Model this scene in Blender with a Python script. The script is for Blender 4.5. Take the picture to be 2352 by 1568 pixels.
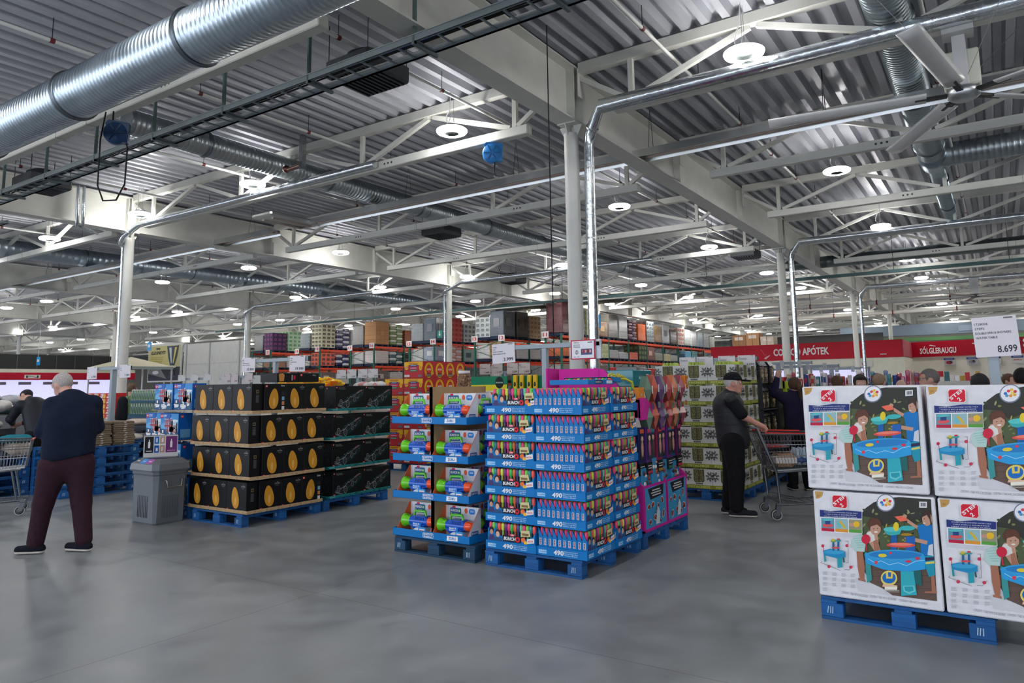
import bpy, math, random
import numpy as np
from mathutils import Vector, Matrix

for o in list(bpy.data.objects): bpy.data.objects.remove(o)
SC = bpy.context.scene
COL = SC.collection
PI = math.pi
rnd = random.Random(7)

# ---------------------------------------------------------------- camera
def make_camera():
    f, px, py, pitch, roll, yaw, H = 1648.13, 1175.9, 670.36, .1298, -.0148, .5929, 1.6121
    F = Vector((math.cos(yaw)*math.cos(pitch), math.sin(yaw)*math.cos(pitch), math.sin(pitch)))
    R0 = Vector((math.sin(yaw), -math.cos(yaw), 0)); U0 = R0.cross(F)
    c, s = math.cos(roll), math.sin(roll)
    R = c*R0+s*U0; U = -s*R0+c*U0
    cam = bpy.data.cameras.new('camera'); o = bpy.data.objects.new('camera', cam); COL.objects.link(o)
    m = Matrix.Identity(4)
    for i in range(3): m[i][0] = R[i]; m[i][1] = U[i]; m[i][2] = -F[i]
    m[0][3], m[1][3], m[2][3] = 0, 0, H
    o.matrix_world = m
    cam.sensor_width = 36; cam.lens = f/2352*36
    cam.shift_x = (1176-px)/2352; cam.shift_y = -(784-py)/2352
    cam.clip_start = .05; cam.clip_end = 400
    SC.camera = o
make_camera()

# ---------------------------------------------------------------- world, exposure, lamp strengths
w = bpy.data.worlds.new('world'); SC.world = w; w.use_nodes = True
w.node_tree.nodes['Background'].inputs[0].default_value = (.82, .88, 1, 1)
w.node_tree.nodes['Background'].inputs[1].default_value = 1.7      # added fill for camera-facing goods, through the shell side left open behind the camera
SC.view_settings.view_transform = 'Standard'; SC.view_settings.look = 'None'
SC.view_settings.gamma = 1; SC.view_settings.exposure = 0.85; SC.view_settings.use_curve_mapping = False
LAMP = 58.0
LX = [2.7, 9.32, 15.93, 22.6, 29.55, 35.4, 42, 48.4, 55, 61.6, 68.2]
LY = [-7.45, -2.5, 2.48, 7.48, 12.95, 17.42, 22.2, 27.8, 32.9, 37.8, 42.2, 46.6, 52.5, 58, 63.5, 69, 74.5, 80, 86]

# ---------------------------------------------------------------- materials
def S1(c): c /= 255; return c/12.92 if c <= .04045 else ((c+.055)/1.055)**2.4
def C(r, g=None, b=None):
    if g is None: g = b = r
    return (S1(r), S1(g), S1(b), 1)
MATS = {}
def mat(name, rough=.6, metal=0, amt=.06, scale=8, spec=.5, bump=0, bscale=40, coat=0, trans=0, emit=0, alpha=1, stretch=None, rvar=0, ior=None, bstretch=None):
    m = bpy.data.materials.new(name); m.use_nodes = True
    nt = m.node_tree; N = nt.nodes; L = nt.links; b = N['Principled BSDF']
    at = N.new('ShaderNodeAttribute'); at.attribute_name = 'col'
    tc = N.new('ShaderNodeTexCoord'); src = tc.outputs['Object']
    if stretch:
        mp = N.new('ShaderNodeMapping'); mp.inputs['Scale'].default_value = stretch; L.new(src, mp.inputs[0]); src = mp.outputs[0]
    nz = N.new('ShaderNodeTexNoise'); nz.inputs['Scale'].default_value = scale; nz.inputs['Detail'].default_value = 4; L.new(src, nz.inputs['Vector'])
    mr = N.new('ShaderNodeMapRange'); mr.inputs[3].default_value = 1-amt; mr.inputs[4].default_value = 1+amt; mr.inputs[1].default_value = .3; mr.inputs[2].default_value = .7
    L.new(nz.outputs[0], mr.inputs[0])
    mx = N.new('ShaderNodeMix'); mx.data_type = 'RGBA'; mx.blend_type = 'MULTIPLY'; mx.inputs[0].default_value = 1
    L.new(at.outputs['Color'], mx.inputs[6]); L.new(mr.outputs[0], mx.inputs[7]); L.new(mx.outputs[2], b.inputs['Base Color'])
    b.inputs['Roughness'].default_value = rough; b.inputs['Metallic'].default_value = metal
    b.inputs['Specular IOR Level'].default_value = spec; b.inputs['Coat Weight'].default_value = coat
    b.inputs['Transmission Weight'].default_value = trans; b.inputs['Alpha'].default_value = alpha
    if ior: b.inputs['IOR'].default_value = ior
    if rvar:
        m2 = N.new('ShaderNodeMapRange'); m2.inputs[3].default_value = rough-rvar; m2.inputs[4].default_value = rough+rvar; m2.inputs[1].default_value = .3; m2.inputs[2].default_value = .7
        L.new(nz.outputs[0], m2.inputs[0]); L.new(m2.outputs[0], b.inputs['Roughness'])
    if emit: L.new(at.outputs['Color'], b.inputs['Emission Color']); b.inputs['Emission Strength'].default_value = emit
    if bump:
        n2 = N.new('ShaderNodeTexNoise'); n2.inputs['Scale'].default_value = bscale; n2.inputs['Detail'].default_value = 3; 
        if bstretch: mb_ = N.new('ShaderNodeMapping'); mb_.inputs['Scale'].default_value = bstretch; L.new(src, mb_.inputs[0]); src = mb_.outputs[0]
        L.new(src, n2.inputs['Vector'])
        bp = N.new('ShaderNodeBump'); bp.inputs['Strength'].default_value = bump; bp.inputs['Distance'].default_value = .02
        L.new(n2.outputs[0], bp.inputs['Height']); L.new(bp.outputs[0], b.inputs['Normal'])
    MATS[name] = m
    return m
mat('print', .45, amt=.03, spec=.25)
mat('card', .75, amt=.07, scale=14)
mat('plastic', .35, amt=.03)
mat('shiny', .18, amt=.03, coat=.3)
mat('wood', .7, amt=.22, scale=5, stretch=(1, 1, 6), bump=.25)
mat('paint', .5, amt=.05, scale=3)
mat('cloth', .9, amt=.12, scale=30, bump=.35, bscale=70, spec=.2)
mat('quilt', .55, amt=.1, scale=30, bump=.5, bscale=3.2, spec=.35, bstretch=(.6, .6, 5))
mat('skin', .55, amt=.06, scale=30, spec=.35)
mat('hair', .7, amt=.25, scale=90, bump=.4, bscale=150, spec=.3)
mat('steel', .38, metal=1, amt=.08, scale=6)
mat('galv', .34, metal=1, amt=.05, scale=3, rvar=.05)
mat('foil', .2, metal=1, amt=.12, scale=9, bump=.25, bscale=14, rvar=.08)
mat('deckm', .42, metal=.2, amt=.06, scale=2, rvar=.1)
mat('rubber', .8, amt=.06)
mat('film', .16, amt=.1, scale=6, bump=.35, bscale=9, spec=.6)
mat('nuts', .45, amt=.3, scale=60, bump=.5, bscale=60)
mat('glow', .5, emit=1)
mat('lampglow', .5, emit=LAMP)
mat('glass', .06, trans=.9, amt=.01, ior=1.45)

# ---------------------------------------------------------------- mesh builder
class MB:
    def __init__(s): s.v = []; s.f = []; s.c = []; s.m = []; s.ms = []; s.sm = []
    def mi(s, m):
        if m not in s.ms: s.ms.append(m)
        return s.ms.index(m)
    def add(s, vs, fs, col, m='print', M=None, smooth=False):
        b = len(s.v); k = s.mi(m)
        if M is not None: vs = [tuple(M @ Vector(v)) for v in vs]
        s.v.extend([tuple(v) for v in vs])
        for i, f in enumerate(fs):
            s.f.append([b+j for j in f]); s.c.append(col[i] if isinstance(col, list) else col); s.m.append(k); s.sm.append(smooth)
    def box(s, x0, x1, y0, y1, z0, z1, col, m='print', ch=0, M=None, faces='xXyYzZ'):
        if ch <= 0:
            vs = [(x0,y0,z0),(x1,y0,z0),(x1,y1,z0),(x0,y1,z0),(x0,y0,z1),(x1,y0,z1),(x1,y1,z1),(x0,y1,z1)]
            F = {'z':(0,3,2,1),'Z':(4,5,6,7),'y':(0,1,5,4),'X':(1,2,6,5),'Y':(2,3,7,6),'x':(3,0,4,7)}
            s.add(vs, [F[k] for k in faces], col, m, M)
        else:
            vs = []; idx = {}
            for i, X in enumerate((x0, x1)):
                for j, Y in enumerate((y0, y1)):
                    for k, Z in enumerate((z0, z1)):
                        sx, sy, sz = (ch if i == 0 else -ch), (ch if j == 0 else -ch), (ch if k == 0 else -ch)
                        for a in range(3):
                            idx[i,j,k,a] = len(vs)
                            vs.append((X+(sx if a != 0 else 0), Y+(sy if a != 1 else 0), Z+(sz if a != 2 else 0)))
            fs = []
            for i in (0,1): fs.append([idx[i,0,0,0], idx[i,1,0,0], idx[i,1,1,0], idx[i,0,1,0]])
            for j in (0,1): fs.append([idx[0,j,0,1], idx[1,j,0,1], idx[1,j,1,1], idx[0,j,1,1]])
            for k in (0,1): fs.append([idx[0,0,k,2], idx[1,0,k,2], idx[1,1,k,2], idx[0,1,k,2]])
            for i in (0,1):
                for j in (0,1): fs.append([idx[i,j,0,0], idx[i,j,1,0], idx[i,j,1,1], idx[i,j,0,1]])
                for k in (0,1): fs.append([idx[i,0,k,0], idx[i,1,k,0], idx[i,1,k,2], idx[i,0,k,2]])
            for j in (0,1):
                for k in (0,1): fs.append([idx[0,j,k,1], idx[1,j,k,1], idx[1,j,k,2], idx[0,j,k,2]])
            for i in (0,1):
                for j in (0,1):
                    for k in (0,1): fs.append([idx[i,j,k,0], idx[i,j,k,1], idx[i,j,k,2]])
            c0 = Vector(((x0+x1)/2, (y0+y1)/2, (z0+z1)/2)); out = []
            for f in fs:
                p = [Vector(vs[q]) for q in f]; n = (p[1]-p[0]).cross(p[2]-p[0]); ctr = sum(p, Vector())/len(p)
                out.append(f if n.dot(ctr-c0) > 0 else f[::-1])
            s.add(vs, out, col, m, M)
    def tube(s, pts, r, n=8, col=(1,1,1,1), m='paint', cap=True, closed=False, M=None, sq=False):
        pts = [Vector(p) for p in pts]; K = len(pts); rs = r if isinstance(r, (list, tuple)) else [r]*K
        vs = []; prev = None
        for i, p in enumerate(pts):
            a = pts[i-1] if i > 0 else (pts[-1] if closed else p); b = pts[i+1] if i < K-1 else (pts[0] if closed else p)
            t = (b-a).normalized() if (b-a).length > 1e-9 else Vector((0,0,1))
            if prev is None:
                up = Vector((0,0,1)) if abs(t.z) < .9 else Vector((1,0,0))
                u = t.cross(up).normalized()
            else:
                u = (prev - t*prev.dot(t)); u = u.normalized() if u.length > 1e-6 else t.cross(Vector((0,0,1))).normalized()
            prev = u; v = t.cross(u)
            k = 1.0
            if 0 < i < K-1 or closed:
                d1 = (p-a).normalized(); d2 = (b-p).normalized(); k = 1/max(.5, math.cos(d1.angle(d2, 0)/2))
            for j in range(n):
                an = 2*PI*(j+(.5 if sq else 0))/n; rr = rs[i]*(1.4142 if sq else 1)
                vs.append(p + (u*math.cos(an)+v*math.sin(an))*rr*(k if k < 1.5 else 1.5))
        fs = []
        for i in range(K if closed else K-1):
            i2 = (i+1) % K
            for j in range(n): fs.append((i*n+j, i2*n+j, i2*n+(j+1) % n, i*n+(j+1) % n))
        s.add(vs, fs, col, m, M, smooth=not sq and n > 4)
        if cap and not closed:
            s.add(vs[:n], [list(range(n))], col, m, M); s.add(vs[-n:], [list(range(n))[::-1]], col, m, M)
    def lathe(s, prof, c=(0,0,0), n=16, col=(1,1,1,1), m='plastic', axis='z', M=None, smooth=True, a0=0, a1=2*PI):
        vs = []; full = abs(a1-a0-2*PI) < 1e-6; nn = n if full else n+1
        for (r, h) in prof:
            for j in range(nn):
                a = a0+(a1-a0)*j/n; x, y = r*math.cos(a), r*math.sin(a)
                p = {'z':(x,y,h),'x':(h,x,y),'y':(y,h,x)}[axis]
                vs.append((c[0]+p[0], c[1]+p[1], c[2]+p[2]))
        fs = []; cols = []
        for i in range(len(prof)-1):
            for j in range(n):
                fs.append((i*nn+j, i*nn+(j+1) % nn, (i+1)*nn+(j+1) % nn, (i+1)*nn+j)); cols.append(col[i] if isinstance(col, list) else col)
        s.add(vs, fs, cols, m, M, smooth)
    def prism(s, poly, d0, d1, plane='xz', col=(1,1,1,1), m='print', M=None):
        def P(a, b, d): return {'xz':(a,d,b),'xy':(a,b,d),'yz':(d,a,b)}[plane]
        n = len(poly); vs = [P(a,b,d0) for a,b in poly]+[P(a,b,d1) for a,b in poly]
        fs = [list(range(n))[::-1], list(range(n,2*n))]+[(i,(i+1) % n,n+(i+1) % n,n+i) for i in range(n)]
        s.add(vs, fs, col, m, M)
    def ball(s, c, r, n=10, col=(1,1,1,1), m='plastic', M=None):
        r = r if isinstance(r, (tuple, list)) else (r,r,r); k = max(4, n//2+1); vs = []
        for i in range(k+1):
            t = PI*i/k
            for j in range(n):
                a = 2*PI*j/n; vs.append((c[0]+r[0]*math.sin(t)*math.cos(a), c[1]+r[1]*math.sin(t)*math.sin(a), c[2]+r[2]*math.cos(t)))
        fs = [(i*n+j,(i+1)*n+j,(i+1)*n+(j+1) % n,i*n+(j+1) % n) for i in range(k) for j in range(n)]
        s.add(vs, fs, col, m, M, True)
    def mesh(s, name):
        me = bpy.data.meshes.new(name); me.from_pydata(s.v, [], s.f)
        for m in s.ms: me.materials.append(MATS[m])
        me.polygons.foreach_set('material_index', s.m)
        me.polygons.foreach_set('use_smooth', s.sm)
        a = me.attributes.new('col', 'FLOAT_COLOR', 'FACE')
        a.data.foreach_set('color', np.array(s.c, dtype=np.float32).ravel())
        me.update(); return me
    def build(s, name, parent=None, loc=None, rz=None):
        o = bpy.data.objects.new(name, s.mesh(name)); COL.objects.link(o)
        if parent: o.parent = parent
        if loc: o.location = loc
        if rz: o.rotation_euler = (0,0,rz)
        return o

# ---------------------------------------------------------------- printed artwork on a flat face
_T = {}
def text_poly(st, bold):
    k = (st, bold)
    if k not in _T:
        cu = bpy.data.curves.new('t', 'FONT'); cu.body = st; cu.size = 1; cu.offset = bold*.6; cu.resolution_u = 2; cu.fill_mode = 'FRONT'
        o = bpy.data.objects.new('t', cu); COL.objects.link(o)
        me = bpy.data.meshes.new_from_object(o.evaluated_get(bpy.context.evaluated_depsgraph_get()))
        vs = [(v.co.x, v.co.y) for v in me.vertices]; fs = [list(p.vertices) for p in me.polygons]
        bpy.data.objects.remove(o); bpy.data.curves.remove(cu); bpy.data.meshes.remove(me)
        if vs:
            x0 = min(v[0] for v in vs); x1 = max(v[0] for v in vs); y0 = min(v[1] for v in vs); y1 = max(v[1] for v in vs)
        else: x0 = x1 = y0 = y1 = 0
        _T[k] = (vs, fs, x0, x1, y0, y1)
    return _T[k]
class Art(MB):
    """2-D drawing on a plane: origin o, axes u (right) and v (up), normal n; every item sits a hair above the one before."""
    def __init__(s, o=(0,0,0), u=(1,0,0), v=(0,0,1), n=(0,-1,0), step=.00025, m='print', f=None, base=.0008):
        MB.__init__(s); s.o = Vector(o); s.u = Vector(u); s.w = Vector(v); s.n = Vector(n); s.k = base; s.step = step; s.mm = m; s.fn = f
    def P(s, p):
        if s.fn: p = s.fn(p)
        return s.o+s.u*p[0]+s.w*p[1]+s.n*s.k
    def poly(s, pts, col, hold=False):
        vs = [s.P(p) for p in pts]
        nn = Vector()
        for i in range(len(vs)): nn += (vs[i]-vs[0]).cross(vs[(i+1) % len(vs)]-vs[0])
        f = list(range(len(vs)))
        s.add(vs, [f if nn.dot(s.n) > 0 else f[::-1]], col, s.mm)
        if not hold: s.k += s.step
    def rect(s, x0, y0, x1, y1, col, **k): s.poly([(x0,y0),(x1,y0),(x1,y1),(x0,y1)], col, **k)
    def rrect(s, x0, y0, x1, y1, r, col):
        p = []
        for cx, cy, a in ((x1-r,y1-r,0),(x0+r,y1-r,90),(x0+r,y0+r,180),(x1-r,y0+r,270)):
            for i in range(4): t = math.radians(a+30*i); p.append((cx+r*math.cos(t), cy+r*math.sin(t)))
        s.poly(p, col)
    def ell(s, cx, cy, rx, ry, col, n=18, a0=0, a1=360, rot=0, **k):
        p = []
        full = a1-a0 >= 360
        for i in range(n if full else n+1):
            t = math.radians(a0+(a1-a0)*i/n); x, y = rx*math.cos(t), ry*math.sin(t); r = math.radians(rot)
            p.append((cx+x*math.cos(r)-y*math.sin(r), cy+x*math.sin(r)+y*math.cos(r)))
        if not full: p.append((cx, cy))
        s.poly(p, col, **k)
    def line(s, pts, wd, col):
        for a, b in zip(pts[:-1], pts[1:]):
            dx, dy = b[0]-a[0], b[1]-a[1]; L = math.hypot(dx, dy) or 1; nx, ny = -dy/L*wd/2, dx/L*wd/2
            s.poly([(a[0]+nx,a[1]+ny),(a[0]-nx,a[1]-ny),(b[0]-nx,b[1]-ny),(b[0]+nx,b[1]+ny)], col, hold=True)
        s.k += s.step
    def text(s, st, x, y, h, col, w=None, al='l', bold=.0, rot=0, sh=0):
        """text of letter height h at (x, y) = lower left (al 'l'), centre bottom ('c') or right ('r'); w squeezes it to that width"""
        acc = [i for i, ch in enumerate(st) if ch == 'Ó']; raw = st; st = st.replace('Ó', 'O').replace('Æ', 'AE')
        vs, fs, x0, x1, y0, y1 = text_poly(st, bold)
        if not vs: return
        for i in acc:      # acute accent over the O
            fx = lambda n: text_poly(st[:n], bold)[3]-x0
            c = (fx(i+1)+fx(i))/2 if i else fx(1)/2; hh = text_poly('H', bold)[5]
            vs = vs+[(x0+c-.06, hh*1.08), (x0+c+.1, hh*1.08), (x0+c+.26, hh*1.34), (x0+c+.06, hh*1.34)]; n = len(vs); fs = fs+[[n-4, n-3, n-2, n-1]]
        yc0, yc1 = text_poly('H', bold)[4:]
        sy = h/(yc1-yc0); sx = sy if w is None else w/(x1-x0)
        W = (x1-x0)*sx; ox = {'l':0,'c':-W/2,'r':-W}[al]; r = math.radians(rot)
        sg = -1 if s.fn_flip() else 1
        out = []
        for vx, vy in vs:
            a = (vx-x0)*sx+ox+sh*(vy-yc0)*sy; b = (vy-yc0)*sy*sg
            out.append(s.P((x+a*math.cos(r)-b*math.sin(r), y+a*math.sin(r)+b*math.cos(r))))
        s.add(out, fs, col, s.mm); s.k += s.step
    def fn_flip(s): return bool(s.fn)
def homog(quad, W, H):
    """photo-crop pixels of a flat face (TL, TR, BR, BL) -> metres on that face, origin at its lower left"""
    dst = [(0,H),(W,H),(W,0),(0,0)]; A = []; B = []
    for (x,y),(X,Y) in zip(quad, dst):
        A += [[x,y,1,0,0,0,-X*x,-X*y],[0,0,0,x,y,1,-Y*x,-Y*y]]; B += [X,Y]
    h = np.linalg.solve(np.array(A,float), np.array(B,float))
    def f(p):
        d = h[6]*p[0]+h[7]*p[1]+1
        return ((h[0]*p[0]+h[1]*p[1]+h[2])/d, (h[3]*p[0]+h[4]*p[1]+h[5])/d)
    return f

# ---------------------------------------------------------------- things, parts, copies
def tag(o, label=None, cat=None, group=None, kind=None):
    if label: o['label'] = label
    if cat: o['category'] = cat
    if group: o['group'] = group
    if kind: o['kind'] = kind
    return o
def thing(name, label, cat, loc=(0,0,0), rz=0, group=None):
    o = bpy.data.objects.new(name, None); COL.objects.link(o); o.empty_display_size = .1
    o.location = loc; o.rotation_euler = (0,0,rz)
    return tag(o, label, cat, group)
def struct(name, mb): o = mb.build(name); o['kind'] = 'structure'; return o
KIDS = {}
def kids(o):
    if o.name not in KIDS: KIDS[o.name] = [c for c in bpy.data.objects if c.parent == o]
    return KIDS[o.name]
def dup(root, loc, rz=0, label=None, group=None):
    r = root.copy(); COL.objects.link(r); r.location = loc; r.rotation_euler = (0,0,rz)
    if label: r['label'] = label
    if group: r['group'] = group
    for ch in kids(root):
        c = ch.copy(); COL.objects.link(c); c.parent = r
        for g in kids(ch): d = g.copy(); COL.objects.link(d); d.parent = c
    return r
class Proto:
    """builds a thing once, afterwards places copies of it"""
    def __init__(s, make): s.make = make; s.r = None
    def put(s, loc, rz=0, label=None, group=None):
        if s.r is None:
            s.r = s.make(); s.r.location = loc; s.r.rotation_euler = (0,0,rz)
            if label: s.r['label'] = label
            if group: s.r['group'] = group
            return s.r
        return dup(s.r, loc, rz, label, group)
ORD = ['first','second','third','fourth','fifth','sixth','seventh','eighth','ninth','tenth','eleventh','twelfth','thirteenth','fourteenth','fifteenth','sixteenth','seventeenth','eighteenth','nineteenth','twentieth','twenty-first','twenty-second']
FX = -PI/2     # rotation that turns a thing's front (-y) towards world -x
WHITE = C(232); BLACK = C(18)
# ================================================================ building shell
def concrete_mat():
    m = bpy.data.materials.new('polished_concrete'); m.use_nodes = True; nt = m.node_tree; N = nt.nodes; L = nt.links; b = N['Principled BSDF']
    tc = N.new('ShaderNodeTexCoord')
    n1 = N.new('ShaderNodeTexNoise'); n1.inputs['Scale'].default_value = .45; n1.inputs['Detail'].default_value = 6; n1.inputs['Roughness'].default_value = .6
    n2 = N.new('ShaderNodeTexNoise'); n2.inputs['Scale'].default_value = 2.6; n2.inputs['Detail'].default_value = 8; n2.inputs['Roughness'].default_value = .65
    n3 = N.new('ShaderNodeTexVoronoi'); n3.inputs['Scale'].default_value = 2.2; n3.feature = 'F1'
    for n in (n1, n2, n3): L.new(tc.outputs['Object'], n.inputs['Vector'])
    mx = N.new('ShaderNodeMix'); mx.data_type = 'FLOAT'; mx.inputs[0].default_value = .5; L.new(n1.outputs[0], mx.inputs[2]); L.new(n2.outputs[0], mx.inputs[3])
    r = N.new('ShaderNodeValToRGB'); r.color_ramp.elements[0].position = .34; r.color_ramp.elements[0].color = C(108, 112, 115); r.color_ramp.elements[1].position = .66; r.color_ramp.elements[1].color = C(146, 150, 152)
    L.new(mx.outputs[0], r.inputs[0])
    sp = N.new('ShaderNodeMapRange'); sp.inputs[1].default_value = .004; sp.inputs[2].default_value = .012; sp.inputs[3].default_value = .85; sp.inputs[4].default_value = 1
    L.new(n3.outputs['Distance'], sp.inputs[0])
    m2 = N.new('ShaderNodeMix'); m2.data_type = 'RGBA'; m2.blend_type = 'MULTIPLY'; m2.inputs[0].default_value = 1; L.new(r.outputs[0], m2.inputs[6]); L.new(sp.outputs[0], m2.inputs[7])
    # saw-cut joints of the slab, a grid of thin dark lines
    sx = N.new('ShaderNodeSeparateXYZ'); L.new(tc.outputs['Object'], sx.inputs[0]); last = m2.outputs[2]
    for ax, off in (('X', 2.5), ('Y', 1.9)):
        a = N.new('ShaderNodeMath'); a.operation = 'ADD'; a.inputs[1].default_value = off; L.new(sx.outputs[ax], a.inputs[0])
        p = N.new('ShaderNodeMath'); p.operation = 'PINGPONG'; p.inputs[1].default_value = 3.28; L.new(a.outputs[0], p.inputs[0])
        q = N.new('ShaderNodeMapRange'); q.inputs[1].default_value = .003; q.inputs[2].default_value = .007; q.inputs[3].default_value = .62; L.new(p.outputs[0], q.inputs[0])
        k = N.new('ShaderNodeMix'); k.data_type = 'RGBA'; k.blend_type = 'MULTIPLY'; k.inputs[0].default_value = 1; L.new(last, k.inputs[6]); L.new(q.outputs[0], k.inputs[7]); last = k.outputs[2]
    L.new(last, b.inputs['Base Color'])
    rr = N.new('ShaderNodeMapRange'); rr.inputs[1].default_value = .35; rr.inputs[2].default_value = .65; rr.inputs[3].default_value = .3; rr.inputs[4].default_value = .46
    L.new(n2.outputs[0], rr.inputs[0]); L.new(rr.outputs[0], b.inputs['Roughness']); b.inputs['Specular IOR Level'].default_value = .45
    MATS['concrete'] = m
concrete_mat()
GREY = C(196, 198, 196)
XB, YB = 74.0, 95.0
m = MB(); m.box(-12, XB, -21, YB, -.2, 0, C(128), 'concrete'); struct('floor', m)
m = MB()      # trapezoidal roof deck, ribs along x
y = -21.0; prof = []
while y < YB+.2:
    prof += [(y, 6.68), (y+.11, 6.68), (y+.15, 6.82), (y+.26, 6.82)]; y += .30
vs = [(-12, a, b) for a, b in prof]+[(XB+.3, a, b) for a, b in prof]; n = len(prof)
m.add(vs, [(i+1, i, n+i, n+i+1) for i in range(n-1)], C(177, 179, 186), 'deckm'); struct('ceiling', m)
m = MB(); m.box(-12, XB, -21, YB+.2, 6.86, 6.95, C(120), 'paint'); struct('ceiling_roof', m)
m = MB(); m.box(XB, XB+.3, -21, YB, 0, 6.9, C(150, 152, 150), 'paint')
for i in range(190): m.box(XB-.035, XB, -20.9+i*.6, -20.6+i*.6, 0, 6.86, C(158, 160, 158), 'paint', faces='xyYZ')
struct('wall_back', m)
m = MB(); m.box(-12, XB, YB, YB+.3, 0, 6.9, C(196, 196, 190), 'paint'); struct('wall_left', m)
m = MB(); m.box(-12, XB, -21.3, -21, 0, 6.9, C(190, 190, 186), 'paint'); struct('wall_right', m)

CX = [9.638+13.13*i for i in range(-1, 5)]; CY = [5.318+13.13*j for j in range(-2, 7)]
STEELW = C(214, 214, 206)
# plate girders along x over the column rows
for j, gy in enumerate(CY):
    m = MB(); a, b = -12, XB-.05
    m.box(a, b, gy-.17, gy+.17, 5.70, 5.725, STEELW, 'paint'); m.box(a, b, gy-.17, gy+.17, 6.575, 6.6, STEELW, 'paint')
    m.box(a, b, gy-.012, gy+.012, 5.725, 6.575, STEELW, 'paint')
    x = a+1
    for cx in CX:
        for d in (-.14, .14, 4.37, 8.75): m.box(cx+d-.008, cx+d+.008, gy-.15, gy+.15, 5.725, 6.575, STEELW, 'paint')
    struct('beam_girder', m)
# round columns with flared heads
m = MB(); m.lathe([(.115, 0), (.115, 5.55)], n=28, col=STEELW, m='paint'); m.lathe([(.118, 2.0), (.121, 2.0), (.121, 2.02), (.118, 2.02)], n=28, col=C(190), m='paint')
m.box(-.16, .16, -.16, .16, 5.68, 5.699, STEELW, 'paint'); m.box(-.2, .2, -.2, .2, 0, .02, STEELW, 'paint')
for a in range(4):
    M = Matrix.Rotation(a*PI/2, 4, 'Z'); m.prism([(.05, 5.45), (.115, 5.5), (.2, 5.68), (.05, 5.68)], -.011, .011, 'xz', STEELW, 'paint', M)
cme = m.mesh('column')
for cx in CX:
    for cy in CY:
        o = bpy.data.objects.new('column', cme); COL.objects.link(o); o.location = (cx, cy, 0); o['kind'] = 'structure'
# roof trusses along y: hollow chords, verticals and diagonals
def truss_mesh():
    m = MB(); L = 13.13
    m.box(-.07, .07, .19, L-.19, 6.5, 6.66, STEELW, 'paint'); m.box(-.08, .08, .78, L-.78, 5.72, 5.88, STEELW, 'paint', ch=.012)
    bn = [1.06, 4.65, L-4.65, L-1.06]; tn = [2.9, L/2, L-2.9]
    for y in bn: m.box(-.035, .035, y-.04, y+.04, 5.88, 6.5, STEELW, 'paint')
    seg = [(.2, 6.42, 1.0, 5.9), (1.15, 5.9, 2.85, 6.48), (2.95, 6.48, 4.55, 5.9), (4.75, 5.9, L/2-.05, 6.48)]
    for a, b, c, d in seg+[(L-p, q, L-r, s) for p, q, r, s in seg]: m.tube([(0,a,b),(0,c,d)], .038, 4, STEELW, 'paint', sq=True)
    for y in (.19, L-.2): m.box(-.1, .1, y, y+.012, 6.1, 6.56, STEELW, 'paint')
    for y in (L/2-.5, L/2+.5): m.box(-.083, .083, y, y+.01, 5.717, 5.883, C(150), 'paint')
    for k in range(3):
        for y in (L-4.0, 3.8): m.lathe([(0,-.083),(.022,-.083)], c=(0,y+.09*k,5.8), n=8, col=C(60), m='paint', axis='x')
    return m.mesh('truss')
tme = truss_mesh()
TX = [9.638+4.377*k for k in range(-4, 15)]
for x in TX:
    for gy in CY[:-1]:
        o = bpy.data.objects.new('beam_truss', tme); COL.objects.link(o); o.location = (x, gy, 0); o['kind'] = 'structure'

# ================================================================ ring lamps
def make_lamp():
    t = thing('ceiling_lamp', '', 'lamp')
    m = MB(); R, r = .265, .115
    m.lathe([(r+.004, -.03), (R-.05, -.03), (R-.012, -.012), (R, .012), (R, .03), (R-.03, .05)], n=24, col=C(253, 251, 249), m='lampglow'); m.build('light_ring', t)
    m = MB(); m.lathe([(0, .07), (.09, .07), (.11, .03), (R-.03, .03), (R-.03, .055), (.13, .06), (.12, .11), (0, .11)], n=24, col=C(176, 178, 176), m='paint')
    m.lathe([(0, .01), (r, .01), (r, -.034), (r+.006, -.034), (r+.006, -.026)], n=20, col=C(90, 96, 90), m='paint'); m.build('housing', t)
    m = MB()
    for s in (-1, 1): m.tube([(.16*s, 0, .04), (.05*s, 0, .22)], .006, 5, C(190), 'steel'); m.tube([(.05*s, 0, .22), (.05*s, 0, .72)], .004, 5, C(170), 'steel')
    m.tube([(0, .05, .11), (.02, .12, .2), (-.02, .1, .3), (.01, .04, .45), (0, .02, .72)], .009, 5, C(225), 'plastic'); m.build('hanger', t)
    return t
lamp = Proto(make_lamp)
for i, x in enumerate(LX):
    for j, y in enumerate(LY):
        if y > 50 and x > 45: continue
        lamp.put((x, y, 5.96), 0, 'glowing ring lamp, %s crosswise row from the camera, %s lamp from the right' % (ORD[i], ORD[j]), 'ring lamps under the roof trusses')

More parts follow.
